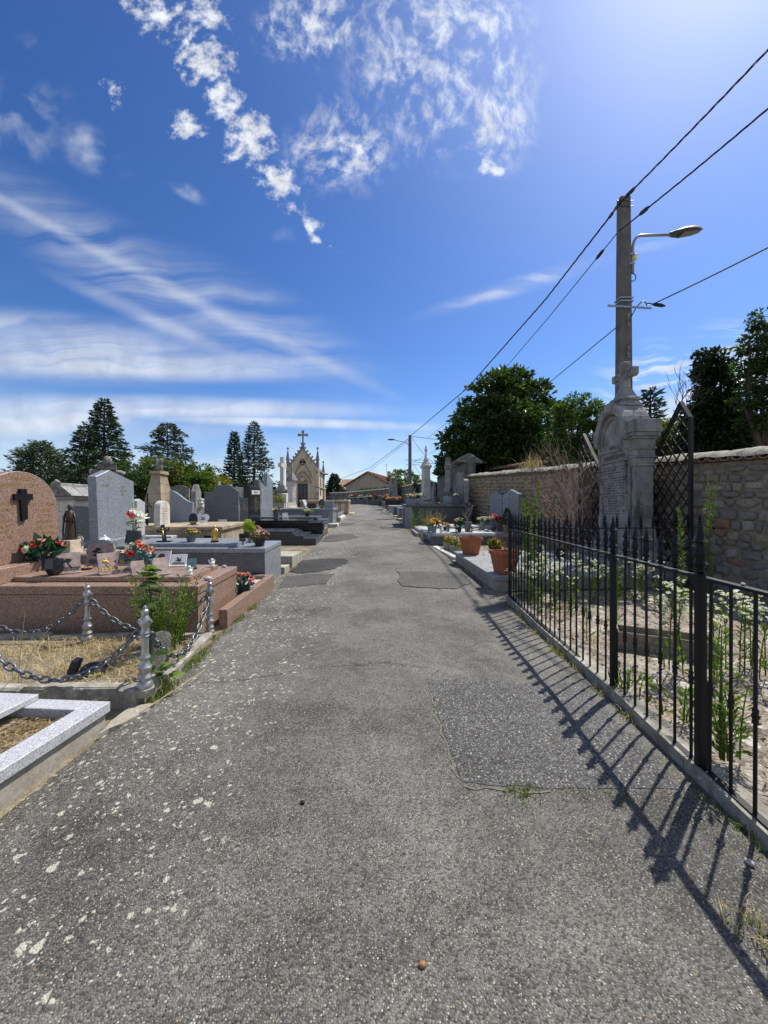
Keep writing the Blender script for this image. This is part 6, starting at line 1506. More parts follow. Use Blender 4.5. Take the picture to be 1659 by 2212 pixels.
for x, y, w_ in ((2.85, 3.35, 'just left of the thick fence post'), (3.15, 3.5, 'hiding the right end of the wooden box'), (2.7, 3.6, 'at the left end of the wooden box'), (3.4, 3.6, 'farthest right beyond the wooden box')): weed('tall white daisy clump '+w_, (x, y, .03), rnd.uniform(.75, 1.0), 'daisy', 'daisy clumps beside the wooden box', 4, .3)
for x, y, s, w_ in ((2.08, 2.75, .28, 'between the two thick posts'), (2.0, 3.15, .25, 'beside the slimmer thick post'), (2.05, 2.3, .4, 'beside the thickest post')): weed('low bushy green weed at the fence foot '+w_, (x, y, .02), s, 'bushy', 'low weeds along the fence foot', 5, .16)
weed('dry flowering stalk climbing the thick fence post', (2.0, 2.32, .02), .75, 'bushy', None, 2, .06)
t = thing('wooden_box', 'weathered wooden planter box lying in the gravel plot', 'box', (2.95, 4.05, .02), R(-28)); tk = .02
for y in (-.15, .15):
    pb(t, 'plank', 'wood_grey', -.42, .42, y-tk/2, y+tk/2, 0, .10, .003); pb(t, 'plank', 'wood_grey', -.42, .42, y-tk/2+.002, y+tk/2, .103, .20, .003)
for x in (-.42, .42): pb(t, 'plank', 'wood_grey', x-tk/2, x+tk/2, -.138, .138, 0, .20, .003)
pb(t, 'soil', 'soil', -.408, .408, -.138, .138, 0, .10, 0)
def litter(name, n, xr_, yr_, zf, s, m, lab=None):
    x = nrg.uniform(*xr_, n); y = nrg.uniform(*yr_, n); P = np.stack([x, y, zf(x, y)], 1); o = card_obj(name, [cards(P, s, .3, D=np.stack([nrg.normal(size=n), nrg.normal(size=n), np.full(n, .2)], 1), jit=.2)], M[m]); return stuff(o)
zpl = lambda x, y: zgA(y)+.03
litter('dry_leaves', 1500, (2.0, 6.0), (1.0, 6.6), zpl, .05, 'leaf_dead')
n = 2600; x = nrg.uniform(2.0, 6.0, n); y = nrg.uniform(.5, 6.7, n); k_ = fbm(x, y, 1.1, 21) > .12
V, Fc = blades(np.stack([x, y, zgA(y)], 1)[k_], .10, .007, .9); stuff(link('dry_grass', npmesh('dry_grass', V, Fc), M['grass_dry']))
# --- kerbed flower grave beyond the slab
kg = thing('kerb_grave', 'gravel grave with white path-side kerb and three planters', 'grave', (1.80, 10.12, .22), R(7), None, .055)
pb(kg, 'kerb', 'limestone', 0, .16, 0, .95, -.2, .10, .012); pb(kg, 'kerb', 'limestone', .0, .16, .955, 2.1, -.2, .09, .012); pb(kg, 'soil_bed', 'gravel', .161, 3.0, 0, 2.1, -.2, .05, 0)
for k, (y, fl) in enumerate(((.35, 'petal_yellow'), (.95, 'petal_white'), (1.5, 'petal_orange'))):
    p = kg.matrix_world if 0 else None
    c, s = math.cos(R(7)), math.sin(R(7)); lx, ly = .42-.03*k, y
    bouquet(('grey planter of yellow green flowers beside the far terracotta pot', 'grey planter with white and yellow flowers, middle of three', 'grey planter of yellow and orange flowers, farthest of three')[k], (1.80+lx*c-ly*s, 10.12+lx*s+ly*c, .22+.05+.055*y), ('trough', 'concrete', (.24, .50), .20), ((fl, 'ball', 12, .035), ('petal_yellow', 'daisy', 14, .03)), ('leaf_yellow' if k != 1 else 'leaf_olive', 190, .06), .2, .26, None, R(7), 'planter', 'planter')
bouquet('black pot of upright yellow green plants on the gravel grave', (ax(1070, 10.6), 10.6, .30), ('round', 'pot_black', .17, .22), (('petal_yellow', 'daisy', 14, .03),), ('leaf_yellow', 240, .10), .18, .30, name='plant_pot', cat='plant pot')
t = thing('rubble', 'heap of rough stones on the gravel grave behind the terracotta pot', 'rubble', (2.35, 10.5, .27))
for k in range(14): link('stone', PEB[k % 4], None, t, (rnd.uniform(-.25, .9), rnd.uniform(-.2, .6), rnd.uniform(.02, .06)), (rnd.uniform(-.4, .4), 0, rnd.uniform(0, 6)), rnd.uniform(.10, .26))
# --- grey slab tomb with the orange flowers
FT = .05; FLc = (1.46, 12.35, .46)
ft = thing('grey_slab_tomb', 'grey granite slab tomb carrying the orange flower vases', 'tomb', FLc, R(3), None, FT)
pb(ft, 'base', 'granite_slate', .03, 3.0, .03, 1.5, -.3, .235, .006); pb(ft, 'slab', 'granite_blue', 0, 3.05, 0, 1.52, .237, .30, .006); pb(ft, 'top', 'granite_pale', .12, 2.9, .12, 1.4, .301, .345, .005)
t = thing('pale_slab_grave', 'low pale granite slab between the orange flowers and the dark grey tomb', 'grave', (1.30, 14.15, .62), R(3), None, .05); pb(t, 'slab', 'granite_pale', 0, 3.0, 0, 1.5, -.3, .24, .01); pb(t, 'top', 'granite_pale', .5, 2.8, .3, 1.3, .241, .33, .008); pb(t, 'kerb', 'concrete', -.12, -.003, -.1, 1.6, -.3, .12, .02)
def ftp(x, Y, h=.347): return (ax(x, Y), Y, FLc[2]+h+FT*(Y-FLc[1]))
bouquet('big bunch of orange and cream roses in a zinc vase at the path corner', ftp(937, 12.75, .30), ('square', 'zinc', .085, .26), (('petal_orange', 'rose', 22, .062), ('petal_cream', 'rose', 7, .055), ('petal_yellow', 'rose', 4, .055)), ('leaf_weed_dark', 70, .1), .25, .24, name='flower_vase')
t = thing('zinc_vase', 'second square zinc vase just behind the orange roses', 'vase', ftp(929, 13.2)); pot_mesh('square', .085, .26).build('body', M['zinc'], t)
bouquet('small pink and peach posy behind the orange roses', ftp(962, 13.4), ('round', 'pot_black', .08, .12), (('petal_pink', 'rose', 7, .05), ('petal_peach', 'rose', 7, .05)), ('silk_green', 40, .08), .13, .15)
bouquet('little rose coloured posy in a glass jar on the grey slab tomb', ftp(968, 12.95), ('vase', 'glass', .06, .14), (('petal_rose', 'rose', 8, .045),), ('silk_green', 20, .06), .09, .10)
bouquet('tall white gladioli with peach roses in a black vase on the grey slab tomb', ftp(992, 12.85), ('vase', 'pot_black', .08, .16), (('petal_peach', 'rose', 9, .055), ('petal_white', 'ball', 8, .04), ('petal_red', 'rose', 2, .04)), ('silk_green', 70, .14), .15, .30, name='flower_vase', zs=.2)
angel('small white angel figurine near the orange roses', ftp(954, 12.65), .20, R(20))
t = thing('grave_vase', 'grey flared stone vase with a bare twig on the grey slab tomb', 'vase', ftp(1010, 13.0)); mb = MB(); mb.frust(-.07, .07, -.05, .05, 0, -.14, .14, -.07, .07, .30); mb.box(-.18, .14, -.07, .07, .301, .33, .01); mb.build('body', M['limestone_grey'], t); twigs(t, 'twig_pale', (.02, 0, .3), .6, 3, 2, .008)
for x, Y, l in ((985, 12.6, 'left of the gladioli'), (1019, 12.7, 'right of the flared vase')):
    t = thing('small_cross', 'small dark bronze cross leaning on the grey slab tomb, '+l, 'cross', ftp(x, Y), R(20)); mb = MB(); mb.prism(cross_poly(.14, .24, .035), 'y', -.01, .01, Matrix.Rotation(R(-30), 4, 'X') @ Matrix.Rotation(R(18), 4, 'Y')); mb.build('cross', M['bronze_dark'], t); pb(t, 'foot', 'bronze_dark', -.06, .06, .02, .12, 0, .015, 0)
t = thing('bronze_branch', 'long dark bronze rose branch lying on the grey slab tomb', 'ornament', ftp(1040, 12.95), R(10)); twigs(t, 'bronze_dark', (-.35, 0, .03), .01, 1, 0); mb = MB(); mb.tube([(-.45, 0, .02), (-.1, .03, .07), (.2, -.02, .04), (.5, .02, .10)], .016, 5); mb.tube([(-.1, .03, .07), (.1, .1, .16)], .012, 5); mb.tube([(.2, -.02, .04), (.35, -.1, .12)], .012, 5); mb.ball((.5, .02, .10), .05, 7, 5, .2); mb.build('branch', M['bronze_dark'], t)
bouquet('white chrysanthemums in a grey stone vase by the slate headstones', ftp(1043, 13.7), ('vase', 'limestone_grey', .11, .30), (('petal_white', 'ball', 13, .065),), ('leaf_dark', 60, .1), .20, .16, name='flower_vase')
bouquet('bright red and white flowers in a tall grey vase by the slate headstones', ftp(1066, 13.3), ('square', 'pot_grey', .07, .34), (('petal_red', 'lily', 12, .06), ('petal_white', 'rose', 6, .05), ('petal_pink', 'lily', 4, .05)), ('leaf_dark', 60, .1), .22, .20, name='flower_vase')
bouquet('dark red foliage plant in a burgundy pot by the slate headstones', ftp(1083, 13.2), ('tub', 'rust', .14, .24), (('petal_red', 'ball', 12, .05),), ('leaf_dead', 110, .09), .19, .26)
t = thing('dwarf_conifer', 'small dark pyramid conifer in a grey pot by the slate headstones', 'conifer', ftp(1096, 12.7)); pot_mesh('round', .16, .25).build('pot', M['pot_grey'], t, smooth=True)
k = 900; q = nrg.uniform(0, 1, k); a = nrg.uniform(0, 6.283, k); rr = .17*(1-q)**.8+.01; card_obj('foliage', [cards(np.stack([np.cos(a)*rr, np.sin(a)*rr, .26+.52*q], 1), .05, .4, D=np.stack([np.cos(a), np.sin(a), np.ones(k)*.8], 1))], M['leaf_dark'], t)
weed('dry grass and leafless brush growing against the dark grey tomb', (ax(905, 15.6), 15.6, .72), .9, 'bushy', None, 6, .5)
t = thing('dry_bush', 'dead brown brush in front of the dark grey tomb', 'bush', (ax(925, 15.9), 15.9, .72)); twigs(t, 'grass_dry', (0, 0, 0), 1.0, 14, 2, .008, .9, curl=.35); twigs(t, 'grass_dry', (.35, 0, 0), .9, 12, 2, .008, .9, curl=.35)
# slate headstones along the wall
headgrave('grey slate headstone with scooped shoulders against the rubble wall, farther of two', (4.45, 14.5, .75), R(8), 'granite_blue', [(0, 0), (1.15, 0), (1.15, 1.28)]+[(.95-.3*k/6, 1.28+.12*math.sin(k*.5)) for k in range(6)]+[(.575, 1.48), (.3, 1.30), (0, 1.32)], .14, -1, ('granite_slate', .5, -.1, 1.25, .1), text_rows=3, text_m='limestone_grey')
headgrave('grey slate headstone with peaked top against the rubble wall, nearer of two', (4.45, 12.75, .62), R(8), 'granite_blue', peak(0, 1.15, 0, 1.38, .575, 1.56, 1.38), .14, -1, ('granite_slate', .5, -.1, 1.25, .1), text_rows=3, text_m='limestone_grey')
# --- large dark grey tomb
BT = .04; BL = (.95, 17.2, .80)
bt = thing('dark_grey_tomb', 'large slate grey tomb with a wide plain side wall, right of the path', 'tomb', BL, R(1.5), None, BT)
pb(bt, 'base', 'granite_dark', .03, 3.0, .03, 2.2, -.4, .92, .008); pb(bt, 'cover', 'granite_dark', -.02, 3.08, -.03, 2.25, .921, 1.02, .01); pb(bt, 'corner_pillar', 'granite_blue', -.035, .30, -.03, .029, -.4, .919, .006); pb(bt, 'corner_pillar', 'granite_slate', -.10, -.036, .0, .35, -.4, .919, .006); pb(bt, 'slab', 'granite_slate', .5, 2.9, .3, 1.9, 1.021, 1.10, .008)
def btp(x, Y, h=1.022): return (ax(x, Y), Y, BL[2]+h+BT*(Y-BL[1]))
bouquet('white and pink flowers in a low grey trough on the dark grey tomb', btp(889, 17.6), ('trough', 'granite_blue', (.52, .28), .26), (('petal_white', 'rose', 12, .065), ('petal_rose', 'rose', 7, .06)), ('silk_green', 60, .1), .2, .22, name='planter', cat='planter')
bouquet('white roses in a tall zinc vase on the dark grey tomb', btp(910, 17.55), ('square', 'zinc', .10, .34), (('petal_white', 'rose', 10, .07), ('petal_cream', 'rose', 4, .06)), ('leaf_dark', 40, .1), .18, .18, name='flower_vase')
t = thing('lantern', 'white lantern with a dark pane beside the zinc vase', 'lantern', btp(901, 17.8)); pb(t, 'body', 'plastic_white', -.07, .07, -.07, .07, 0, .26, .01); pb(t, 'pane', 'void_dark', -.04, .04, -.073, -.0701, .04, .16, 0)
plaque('dark leaning book plaque in the middle of the dark grey tomb', btp(971-21, 17.5), .2, .32, 'granite_black', 'rect', 24, R(40), None)
plaque('small pale plaques lying flat on the dark grey tomb', btp(933, 17.6), .3, .1, 'granite_pale', 'rect', 55, 0, None)
plaque('low dark granite tablet on the dark grey tomb', btp(945, 18.2), .4, .14, 'granite_black', 'rect', 40, 0, None)
t = thing('stone_block', 'grey granite block below the dark stone cross', 'block', btp(968, 17.9)); pb(t, 'block', 'granite_blue', -.22, .22, -.18, .18, 0, .36, .01)
bouquet('white flowers in a square grey box on the dark grey tomb', btp(985, 17.7), ('square', 'granite_slate', .17, .34), (('petal_white', 'ball', 8, .07),), ('leaf_dark', 20, .08), .14, .16)
t = thing('cross_monument', 'dark stained stone cross column on the dark grey tomb', 'cross', btp(967, 18.7, 1.1)); 
fr(t, 'base', 'old_stone', .28, .26, 0, .16); fr(t, 'plinth', 'old_stone', .20, .17, .161, .42); fr(t, 'moulding', 'old_stone', .22, .14, .421, .50); pb(t, 'shaft', 'limestone_grey', -.115, .115, -.09, .09, .501, 2.05, .02); pb(t, 'arm', 'old_stone', -.13, .13, -.28, .28, 1.62, 1.82, .02); fr(t, 'cap', 'old_stone', .13, .10, 2.051, 2.2)
headgrave('tall narrow grey stele with pale worn face, left of two by the wall end', (ax(990, 18.2), 18.2, 1.8), 0, 'limestone_grey', [(0, 0), (1.1, 0), (1.1, .95), (.5, .95), (.5, 1.45), (0, 1.45)], .25, -1, ('granite_blue', .3, -.05, 1.15, .12), name='stele', cat='stele')
headgrave('tall narrow grey stele with rounded top, right of two by the wall end', (ax(1003, 17.6), 17.6, 1.8), 0, 'limestone_grey', arch(0, .5, 0, .95, 1.12), .2, -1, ('granite_blue', .3, -.05, .55, .12), name='stele', cat='stele')
# white column monument
t = thing('column_monument', 'slender white stone column monument crowned by an urn and finial', 'monument', (ax(920, 20.2), 20.2, 1.0), R(20))
fr(t, 'base', 'limestone_grey', .36, .34, -.2, .95); fr(t, 'plinth', 'limestone_grey', .30, .24, .951, 1.15); fr(t, 'shaft', 'limestone', .19, .165, 1.151, 2.75); fr(t, 'capital', 'limestone', .17, .23, 2.751, 2.85); pb(t, 'abacus', 'limestone', -.24, .24, -.24, .24, 2.851, 2.95, .01); fr(t, 'gable', 'limestone', .20, .12, 2.951, 3.15)
mb = MB(); mb.lathe([(.12, 3.151), (.14, 3.25), (.07, 3.36), (.04, 3.5), (.035, 3.62), (.08, 3.70), (.085, 3.78), (.04, 3.86), (.05, 3.92), (.01, 4.02)], 12); mb.build('urn', M['limestone'], t, smooth=True)
# rows of graves farther along the wall
def rgrave(label, Y, hsm, poly, dep=2.6, slabm='granite_slate', h=.45, wdt=1.3, th=.15):
    x1 = wall_x(Y)-.35 if Y < 34 else xr(Y)+dep+.4; x0 = max(xr(Y)+.12, x1-dep)
    t = thing('grave', label, 'grave', (x1, Y, zg(Y)), R(3), None, .04); L_ = x1-x0
    pb(t, 'base', slabm, -L_, .3, 0, wdt, -.4, h, .01); pb(t, 'slab', slabm, -L_-.03, -.3, -.03, wdt+.03, h+.001, h+.09, .01)
    hs(t, 'headstone', hsm, [(y+.1, z+h) for y, z in poly], 0, th); return t
rgrave('dark grave with a polished side and orange plants in a black trough', 21.4, 'granite_slate', peak(0, 1, 0, 1.0, .3, 1.15, 1.0), 2.4, 'granite_anthracite', .75)
bouquet('rusty heather and pink hydrangea in a long black trough, far right graves', (ax(849, 21.9), 21.9, zg(21.9)+.80), ('trough', 'pot_black', (.9, .3), .26), (('petal_pink', 'ball', 16, .08), ('petal_orange', 'daisy', 30, .04), ('petal_brown', 'daisy', 30, .04)), ('leaf_dead', 160, .08), .2, .22, name='planter', cat='planter')
rgrave('grave with a tall pale headstone bearing a small white plaque', 24.2, 'limestone_grey', [(0, 0), (.9, 0), (.9, 1.5), (.35, 1.5), (.3, 1.75), (0, 1.75)], 2.2, 'granite_blue', .45)
rgrave('grave with a grey square-shouldered headstone under the rendered wall', 27.0, 'granite_blue', [(0, 0), (.9, 0), (.9, 1.2), (.5, 1.2), (.45, 1.5), (0, 1.5)], 2.2, 'granite_slate', .4)
rgrave('grave with a slanted grey headstone near the ivy on the wall', 29.6, 'granite_blue', [(0, 0), (.9, 0), (.9, 1.15), (0, 1.4)], 2.0, 'granite_pale', .4)
t = thing('obelisk', 'pale tapering stone obelisk standing against the far rendered wall', 'monument', (ax(849, 33.5), 33.5, zg(33.5)), R(10)); fr(t, 'base', 'limestone_grey', .5, .48, -.2, .5); fr(t, 'shaft', 'limestone_grey', .42, .24, .501, 2.75); fr(t, 'tip', 'limestone_grey', .24, .02, 2.751, 2.95)
rgrave('grave with a small pointed white stele, far right row', 36.5, 'limestone', peak(0, .5, 0, 1.0, .25, 1.4, 1.0), 2.2, 'granite_slate', .4)
rgrave('grave with two upright grey slabs, far right row', 39.5, 'granite_slate', [(0, 0), (1.1, 0), (1.1, 1.5), (.6, 1.6), (.5, 1.4), (0, 1.4)], 2.4, 'granite_blue', .45)
rgrave('grave with a rounded pale headstone beside the dark ivy', 43, 'limestone_grey', arch(0, .9, 0, 1.2, 1.6), 2.6, 'granite_anthracite', .45)
rgrave('farthest grave at the bend, with a low dark slab', 47, 'granite_slate', arch(0, .8, 0, .7, 1.0), 2.6, 'granite_slate', .5)
for k, (x, Y, c, n_) in enumerate(((759, 52, 'petal_white', 6), (766, 50, 'petal_red', 8), (780, 52, 'petal_white', 6), (797, 50, 'petal_yellow', 10), (812, 46, 'petal_red', 8), (836, 34, 'petal_orange', 8))):
    bouquet(('white', 'rust red', 'cream white', 'lime yellow', 'dark red', 'brown orange')[k]+' flower pot on the far graves by the bend in the path', (ax(x, Y), Y, az(1079 if Y > 40 else 1084, Y)), ('round', 'pot_black', .2, .25), ((c, 'ball', n_*2, .12),), ('leaf_olive' if k == 3 else 'leaf_dark', 60, .2), .35, .35)
t = thing('hand_rail', 'long low white rail in front of the far wall at the bend', 'rail', (ax(755, 50), 50, 2.45)); mb = MB(); mb.tube([(0, 0, .9), (4.7, -1.5, 1.15)], .05, 6); mb.build('rail', M['plastic_white'], t)
for q in (0, .5, 1):
    mb = MB(); mb.tube([(4.7*q, -1.5*q, -.2), (4.7*q, -1.5*q, .9+.25*q)], .04, 6); mb.build('post', M['galvanised'], t)
# ============================================================ FAR WALL, HOUSES
fwl = thing('rendered_wall', 'long stained rendered boundary wall running on past the rubble wall to the bend', 'wall', (0, 0, 0))
WP = [(wall_x(19.32), 19.32), (3.35, 24.2)]; WP2 = [(3.1, 25.8), (2.75, 31), (2.4, 36), (.9, 46.5), (-6.8, 62), (-16, 70)]
def wallseg(p, q, h0, h1, par, t=.3, m='render_wall', b=.5):
    a, b_ = Vector(p), Vector(q); d = (b_-a).normalized(); n = Vector((d.y, -d.x))*t
    za, zb = zg(p[1]), zg(q[1]); mb = MB()
    vs = [(a.x, a.y, za-b), (b_.x, b_.y, zb-b), (b_.x+n.x, b_.y+n.y, zb-b), (a.x+n.x, a.y+n.y, za-b), (a.x, a.y, za+h0), (b_.x, b_.y, zb+h1), (b_.x+n.x, b_.y+n.y, zb+h1), (a.x+n.x, a.y+n.y, za+h0)]
    mb.add(vs, [(3, 2, 1, 0), (4, 5, 6, 7), (0, 1, 5, 4), (1, 2, 6, 5), (2, 3, 7, 6), (3, 0, 4, 7)]); mb.build('wall', M[m], par)
    mb = MB(); o = n*.35; k = max(2, int((b_-a).length/.45))
    for i in range(k):
        u = a.lerp(b_, i/k); v = a.lerp(b_, (i+.97)/k); zu = za+(zb-za)*i/k+h0+(h1-h0)*i/k; zv = za+(zb-za)*(i+1)/k+h0+(h1-h0)*(i+1)/k; r = rnd.uniform(-.015, .015)
        P_ = []
        for w, z in ((u, zu), (v, zv)):
            for f_, dz in ((-.35, .0), (.5, .16), (1.35, .0), (.5, -.02)): P_.append((w.x+n.x*f_, w.y+n.y*f_, z+dz+r+.005))
        mb.add(P_, [(0, 1, 2, 3), (4, 7, 6, 5), (0, 4, 5, 1), (1, 5, 6, 2), (2, 6, 7, 3), (3, 7, 4, 0)])
    stuff(mb.build('coping_tile', M['old_stone'], par))
wallseg(WP[0], (3.62, 22.4), 3.0, 2.9, fwl); wallseg((3.615, 22.42), WP[1], 2.5, 2.4, fwl)
for p, q in zip(WP2, WP2[1:]): wallseg(p, q, 2.15 if p[1] < 40 else 2.0, 2.15 if q[1] < 40 else 1.9, fwl)
gt = thing('iron_gate', 'dark iron bar gate in the rendered wall behind the white column', 'gate', (3.36, 24.22, zg(24.2)), math.atan2(1.58, -.26))
for k in range(12):
    mb = MB(); mb.tube([(.08+.128*k, 0, 0), (.08+.128*k, 0, 2.1)], .02, 5); mb.build('bar', M['iron_black'], gt)
for z in (.25, 1.95): pb(gt, 'rail', 'iron_black', .03, 1.56, -.025, .025, z-.03, z+.03, 0)
pb(gt, 'backing', 'wood_dark', .03, 1.56, .03, .05, .1, 2.0, 0)
pier = thing('gate_pier', 'rendered wall pier with a little tiled gable beside the tall steles', 'pier', (wall_x(19.6)+.02, 19.7, zg(19.6)), R(8)); pb(pier, 'pier', 'render_wall', -.14, .45, -.25, .65, -.3, 3.05, .01)
mb = MB(); mb.prism([(-.5, 3.051), (.75, 3.051), (.12, 3.42)], 'y', -.4, .8); mb.build('roof', M['old_stone'], pier)
for k in range(4):
    for s in (-1, 1):
        mb = MB(); mb.tube([(.12, -.25+.3*k, 3.46), (.12+s*.66, -.25+.3*k, 3.07)], .09, 6); mb.build('roof_tile', M['old_stone'], pier)
bouquet('stone urn with dark trailing plant on top of the gate wall', (3.5, 23.3, zg(23.3)+2.6), ('vase', 'limestone_grey', .22, .5), (), ('leaf_dark', 160, .14), .40, .35, name='urn', cat='urn')
iv = thing('ivy', 'dark ivy hanging down the far rendered wall', 'ivy', (1.6, 41.5, 2.1)); k = 1500; P = np.stack([nrg.normal(0, .8, k)*.75, nrg.normal(0, .8, k)*1.4, nrg.uniform(.0, 2.4, k)], 1); P[:, 0] = P[:, 1]*-.15-.25+nrg.normal(0, .1, k); card_obj('foliage', [cards(P, .2, .6)], M['leaf_ivy'], iv)
iv = thing('ivy', 'narrow dark ivy on the rendered wall behind the slanted headstone', 'ivy', (2.62, 31.0, 1.6)); k = 900; P = np.stack([nrg.normal(-.12, .07, k), nrg.normal(0, .45, k), nrg.uniform(.0, 2.3, k)], 1); card_obj('foliage', [cards(P, .16, .6)], M['leaf_ivy'], iv)
# second wall behind the rubble wall
w2 = thing('garden_wall', 'pale rendered garden wall with canal tile coping behind the rubble wall', 'wall', (0, 0, 0))
def W2(q): return Vector((6.45+(5.75-6.45)*q, 16.2+10*q))
mb = MB(); a, b = W2(0), W2(1)
for x0, y0, z0, x1, y1, z1 in ((a.x, a.y, 3.46, b.x, b.y, 4.02),):
    vs = [(x0, y0, -.2), (x1, y1, .2), (x1+.4, y1, .2), (x0+.4, y0, -.2), (x0, y0, z0), (x1, y1, z1), (x1+.4, y1, z1), (x0+.4, y0, z0)]; mb.add(vs, [(3, 2, 1, 0), (4, 5, 6, 7), (0, 1, 5, 4), (1, 2, 6, 5), (2, 3, 7, 6), (3, 0, 4, 7)])
mb.build('wall', M['concrete'], w2)
for k in range(44):
    q = (k+.5)/44; p = W2(q); z = 3.46+.56*q
    o = link('tile', tile_me, None, w2); o.matrix_local = Matrix.Translation((p.x-.12, p.y, z+.11)) @ Matrix.Rotation(R(-90), 4, 'Z') @ Matrix.Diagonal((.105, .62, .105, 1)) @ Matrix.Rotation(math.pi, 4, 'Y')
# wild dry grass tuft growing on the wall
t = thing('grass_tuft', 'tuft of tall dry grass growing out of the rubble wall top', 'grass tuft', (wall_x(13.6)+.2, 13.6, wtop(13.6)+.15)); V, Fc = blades(np.stack([nrg.normal(0, .12, 160), nrg.normal(0, .3, 160), np.zeros(160)], 1), .45, .012, .5); link('blades', npmesh('blades', V, Fc), M['grass_dry'], t)

def house(label, loc, rz, w, d, h, rise, roofm='roof_tile', chim=True, win=(), oh=.45):
    t = thing('house', label, 'house', loc, rz); mb = MB(); mb.prism([(-w/2, -1), (w/2, -1), (w/2, h), (0, h+rise), (-w/2, h)], 'y', 0, d); mb.build('wall', M['house_render'], t)
    rf = None
    for s in (-1, 1):
        k = rise/(w/2); mb = MB(); x1 = s*(w/2+oh); mb.prism([(0, h+rise+.04), (x1, h-k*oh+.04), (x1, h-k*oh+.20), (0, h+rise+.22)], 'y', -oh, d+oh); r_ = mb.build('roof', M[roofm], t); rf = rf or r_
        mb = MB(); n_ = int(d/.5)
        for i in range(n_): mb.tube([(s*.05, -oh+(d+2*oh)*(i+.5)/n_, h+rise+.22), (x1, -oh+(d+2*oh)*(i+.5)/n_, h-k*oh+.20)], .09, 5)
        stuff(mb.build('roof_tile', M[roofm], r_)); 
        for i in range(4):
            x = s*w/2*(i+.5)/4; pb(t, 'rafter_end', 'wood_dark', x-.08, x+.08, -oh+.02, -.003, h+rise-abs(x)*k-.16, h+rise-abs(x)*k+.0, 0)
        mb = MB(); mb.tube([(x1, -oh, h-k*oh+.02), (x1, d+oh, h-k*oh+.02)], .08, 6); mb.build('gutter', M['zinc'], t)
    if chim: c = pb(rf, 'chimney', 'house_render', w*.30-.3, w*.30+.3, d*.45, d*.45+.5, h+rise*.3, h+rise+.55, .01); pb(c, 'cap', 'concrete', w*.30-.36, w*.30+.36, d*.45-.06, d*.45+.56, h+rise+.551, h+rise+.66, .01)
    for x, z, ww, hh in win:
        f = pb(t, 'window', 'shutter', x-ww/2, x+ww/2, -.06, -.002, z, z+hh, .01); pb(f, 'pane', 'void_dark', x-ww/2+.08, x+ww/2-.08, -.066, -.0601, z+.08, z+hh-.08, 0)
    return t
h1 = house('cream rendered house with a low red-brown tiled gable roof beyond the far wall', (-3.3, 78, 3.1), R(-18), 9.6, 11, 3.9, 2.5, win=((1.2, 1.75, .9, 1.2),))
t = thing('antenna', 'thin television antenna above the house chimney', 'antenna', at(835, 1021, 84)); mb = MB(); mb.tube([(0, 0, -1), (0, 0, 2.0)], .04, 5); mb.tube([(-.5, 0, 1.7), (.5, 0, 1.7)], .03, 4); mb.tube([(-.35, 0, 1.4), (.35, 0, 1.4)], .03, 4); mb.build('mast', M['galvanised'], t)
house('second house with a long brown tiled roof behind the cream house', (3.8, 104, 2.2), R(82), 11, 15, 5.1, 3.0, 'canal_tile', False)
house('small barn roof at the right of the houses, half hidden by trees', (13.4, 112, 1.5), R(75), 8, 9, 4.0, 2.0, 'canal_tile', False)

# ============================================================ POLES AND WIRES
pole = thing('utility_pole', 'tall grey concrete utility pole with a street lamp behind the family monument', 'pole', (6.21, 9.95, 0))
mb = MB(); mb.frust(-.19, .19, -.14, .14, -.3, -.125, .125, -.09, .09, 9.62); mb.build('shaft', M['pole_concrete'], pole)
for k in range(7): pb(pole, 'recess', 'old_stone', .01, .085, -.155+.0035*k, -.10, 3.0+.82*k-.02, 3.0+.82*k+.30, 0) if k < 5 else None
def pz(y): return az(y, 9.95)
for y in (648, 655): pb(pole, 'steel_band', 'steel', -.175, .175, -.135, .135, pz(y)-.014, pz(y)+.014, 0)
mb = MB(); mb.box(-.50, .62, -.15, -.135, -.025, .025, 0, Matrix.Translation((0, 0, pz(669))) @ Matrix.Rotation(R(3.5), 4, 'Y')); mb.build('crossbar', M['galvanised'], pole)
mb = MB(); xr0 = .20; pts = [(xr0, -.05, pz(592)), (xr0, -.05, pz(540))]+[(xr0+.22*(1-math.cos(a)), -.05, pz(540)+.34*math.sin(a)) for a in (.3, .6, .9, 1.2, 1.57)]+[(1.18, -.05, pz(540)+.36)]
mb.tube(pts, .036, 8); arm = mb.build('lamp_arm', M['galvanised'], pole, smooth='all'); pb(arm, 'clamp', 'steel', .10, .235, -.10, .0, pz(575), pz(572), 0); pb(arm, 'clamp', 'steel', .10, .235, -.10, .0, pz(555), pz(552), 0); pb(arm, 'cable_box', 'petal_cream', .225, .30, -.09, -.02, pz(565), pz(552), .01)
mb = MB(); mb.tube([(.2+.085*math.cos(a), -.05, pz(600)-.02+.10*math.sin(a)) for a in [k*.63 for k in range(10)]], .012, 5, True); mb.build('cable_loop', M['cable'], arm)
LT = Matrix.Translation((1.16, -.05, pz(540)+.36)) @ Matrix.Rotation(R(-9), 4, 'Y')
mb = MB(); hp = [(0, .06, .06), (.12, .12, .07), (.30, .175, .10), (.55, .16, .11), (.75, .09, .07), (.86, .01, .01)]; vs = []; fs = []
for x, wy, hz in hp:
    for i in range(10): a = 2*math.pi*i/10; vs.append((x, wy*math.cos(a), hz*max(-.35, math.sin(a))))
for k in range(5):
    for i in range(10): fs.append((k*10+i, k*10+(i+1) % 10, k*10+10+(i+1) % 10, k*10+10+i))
fs += [tuple(range(10)), tuple(range(50, 60))[::-1]]; mb.add(vs, fs, LT); lh = mb.build('lamp_head', M['lamp_grey'], arm, smooth=True)
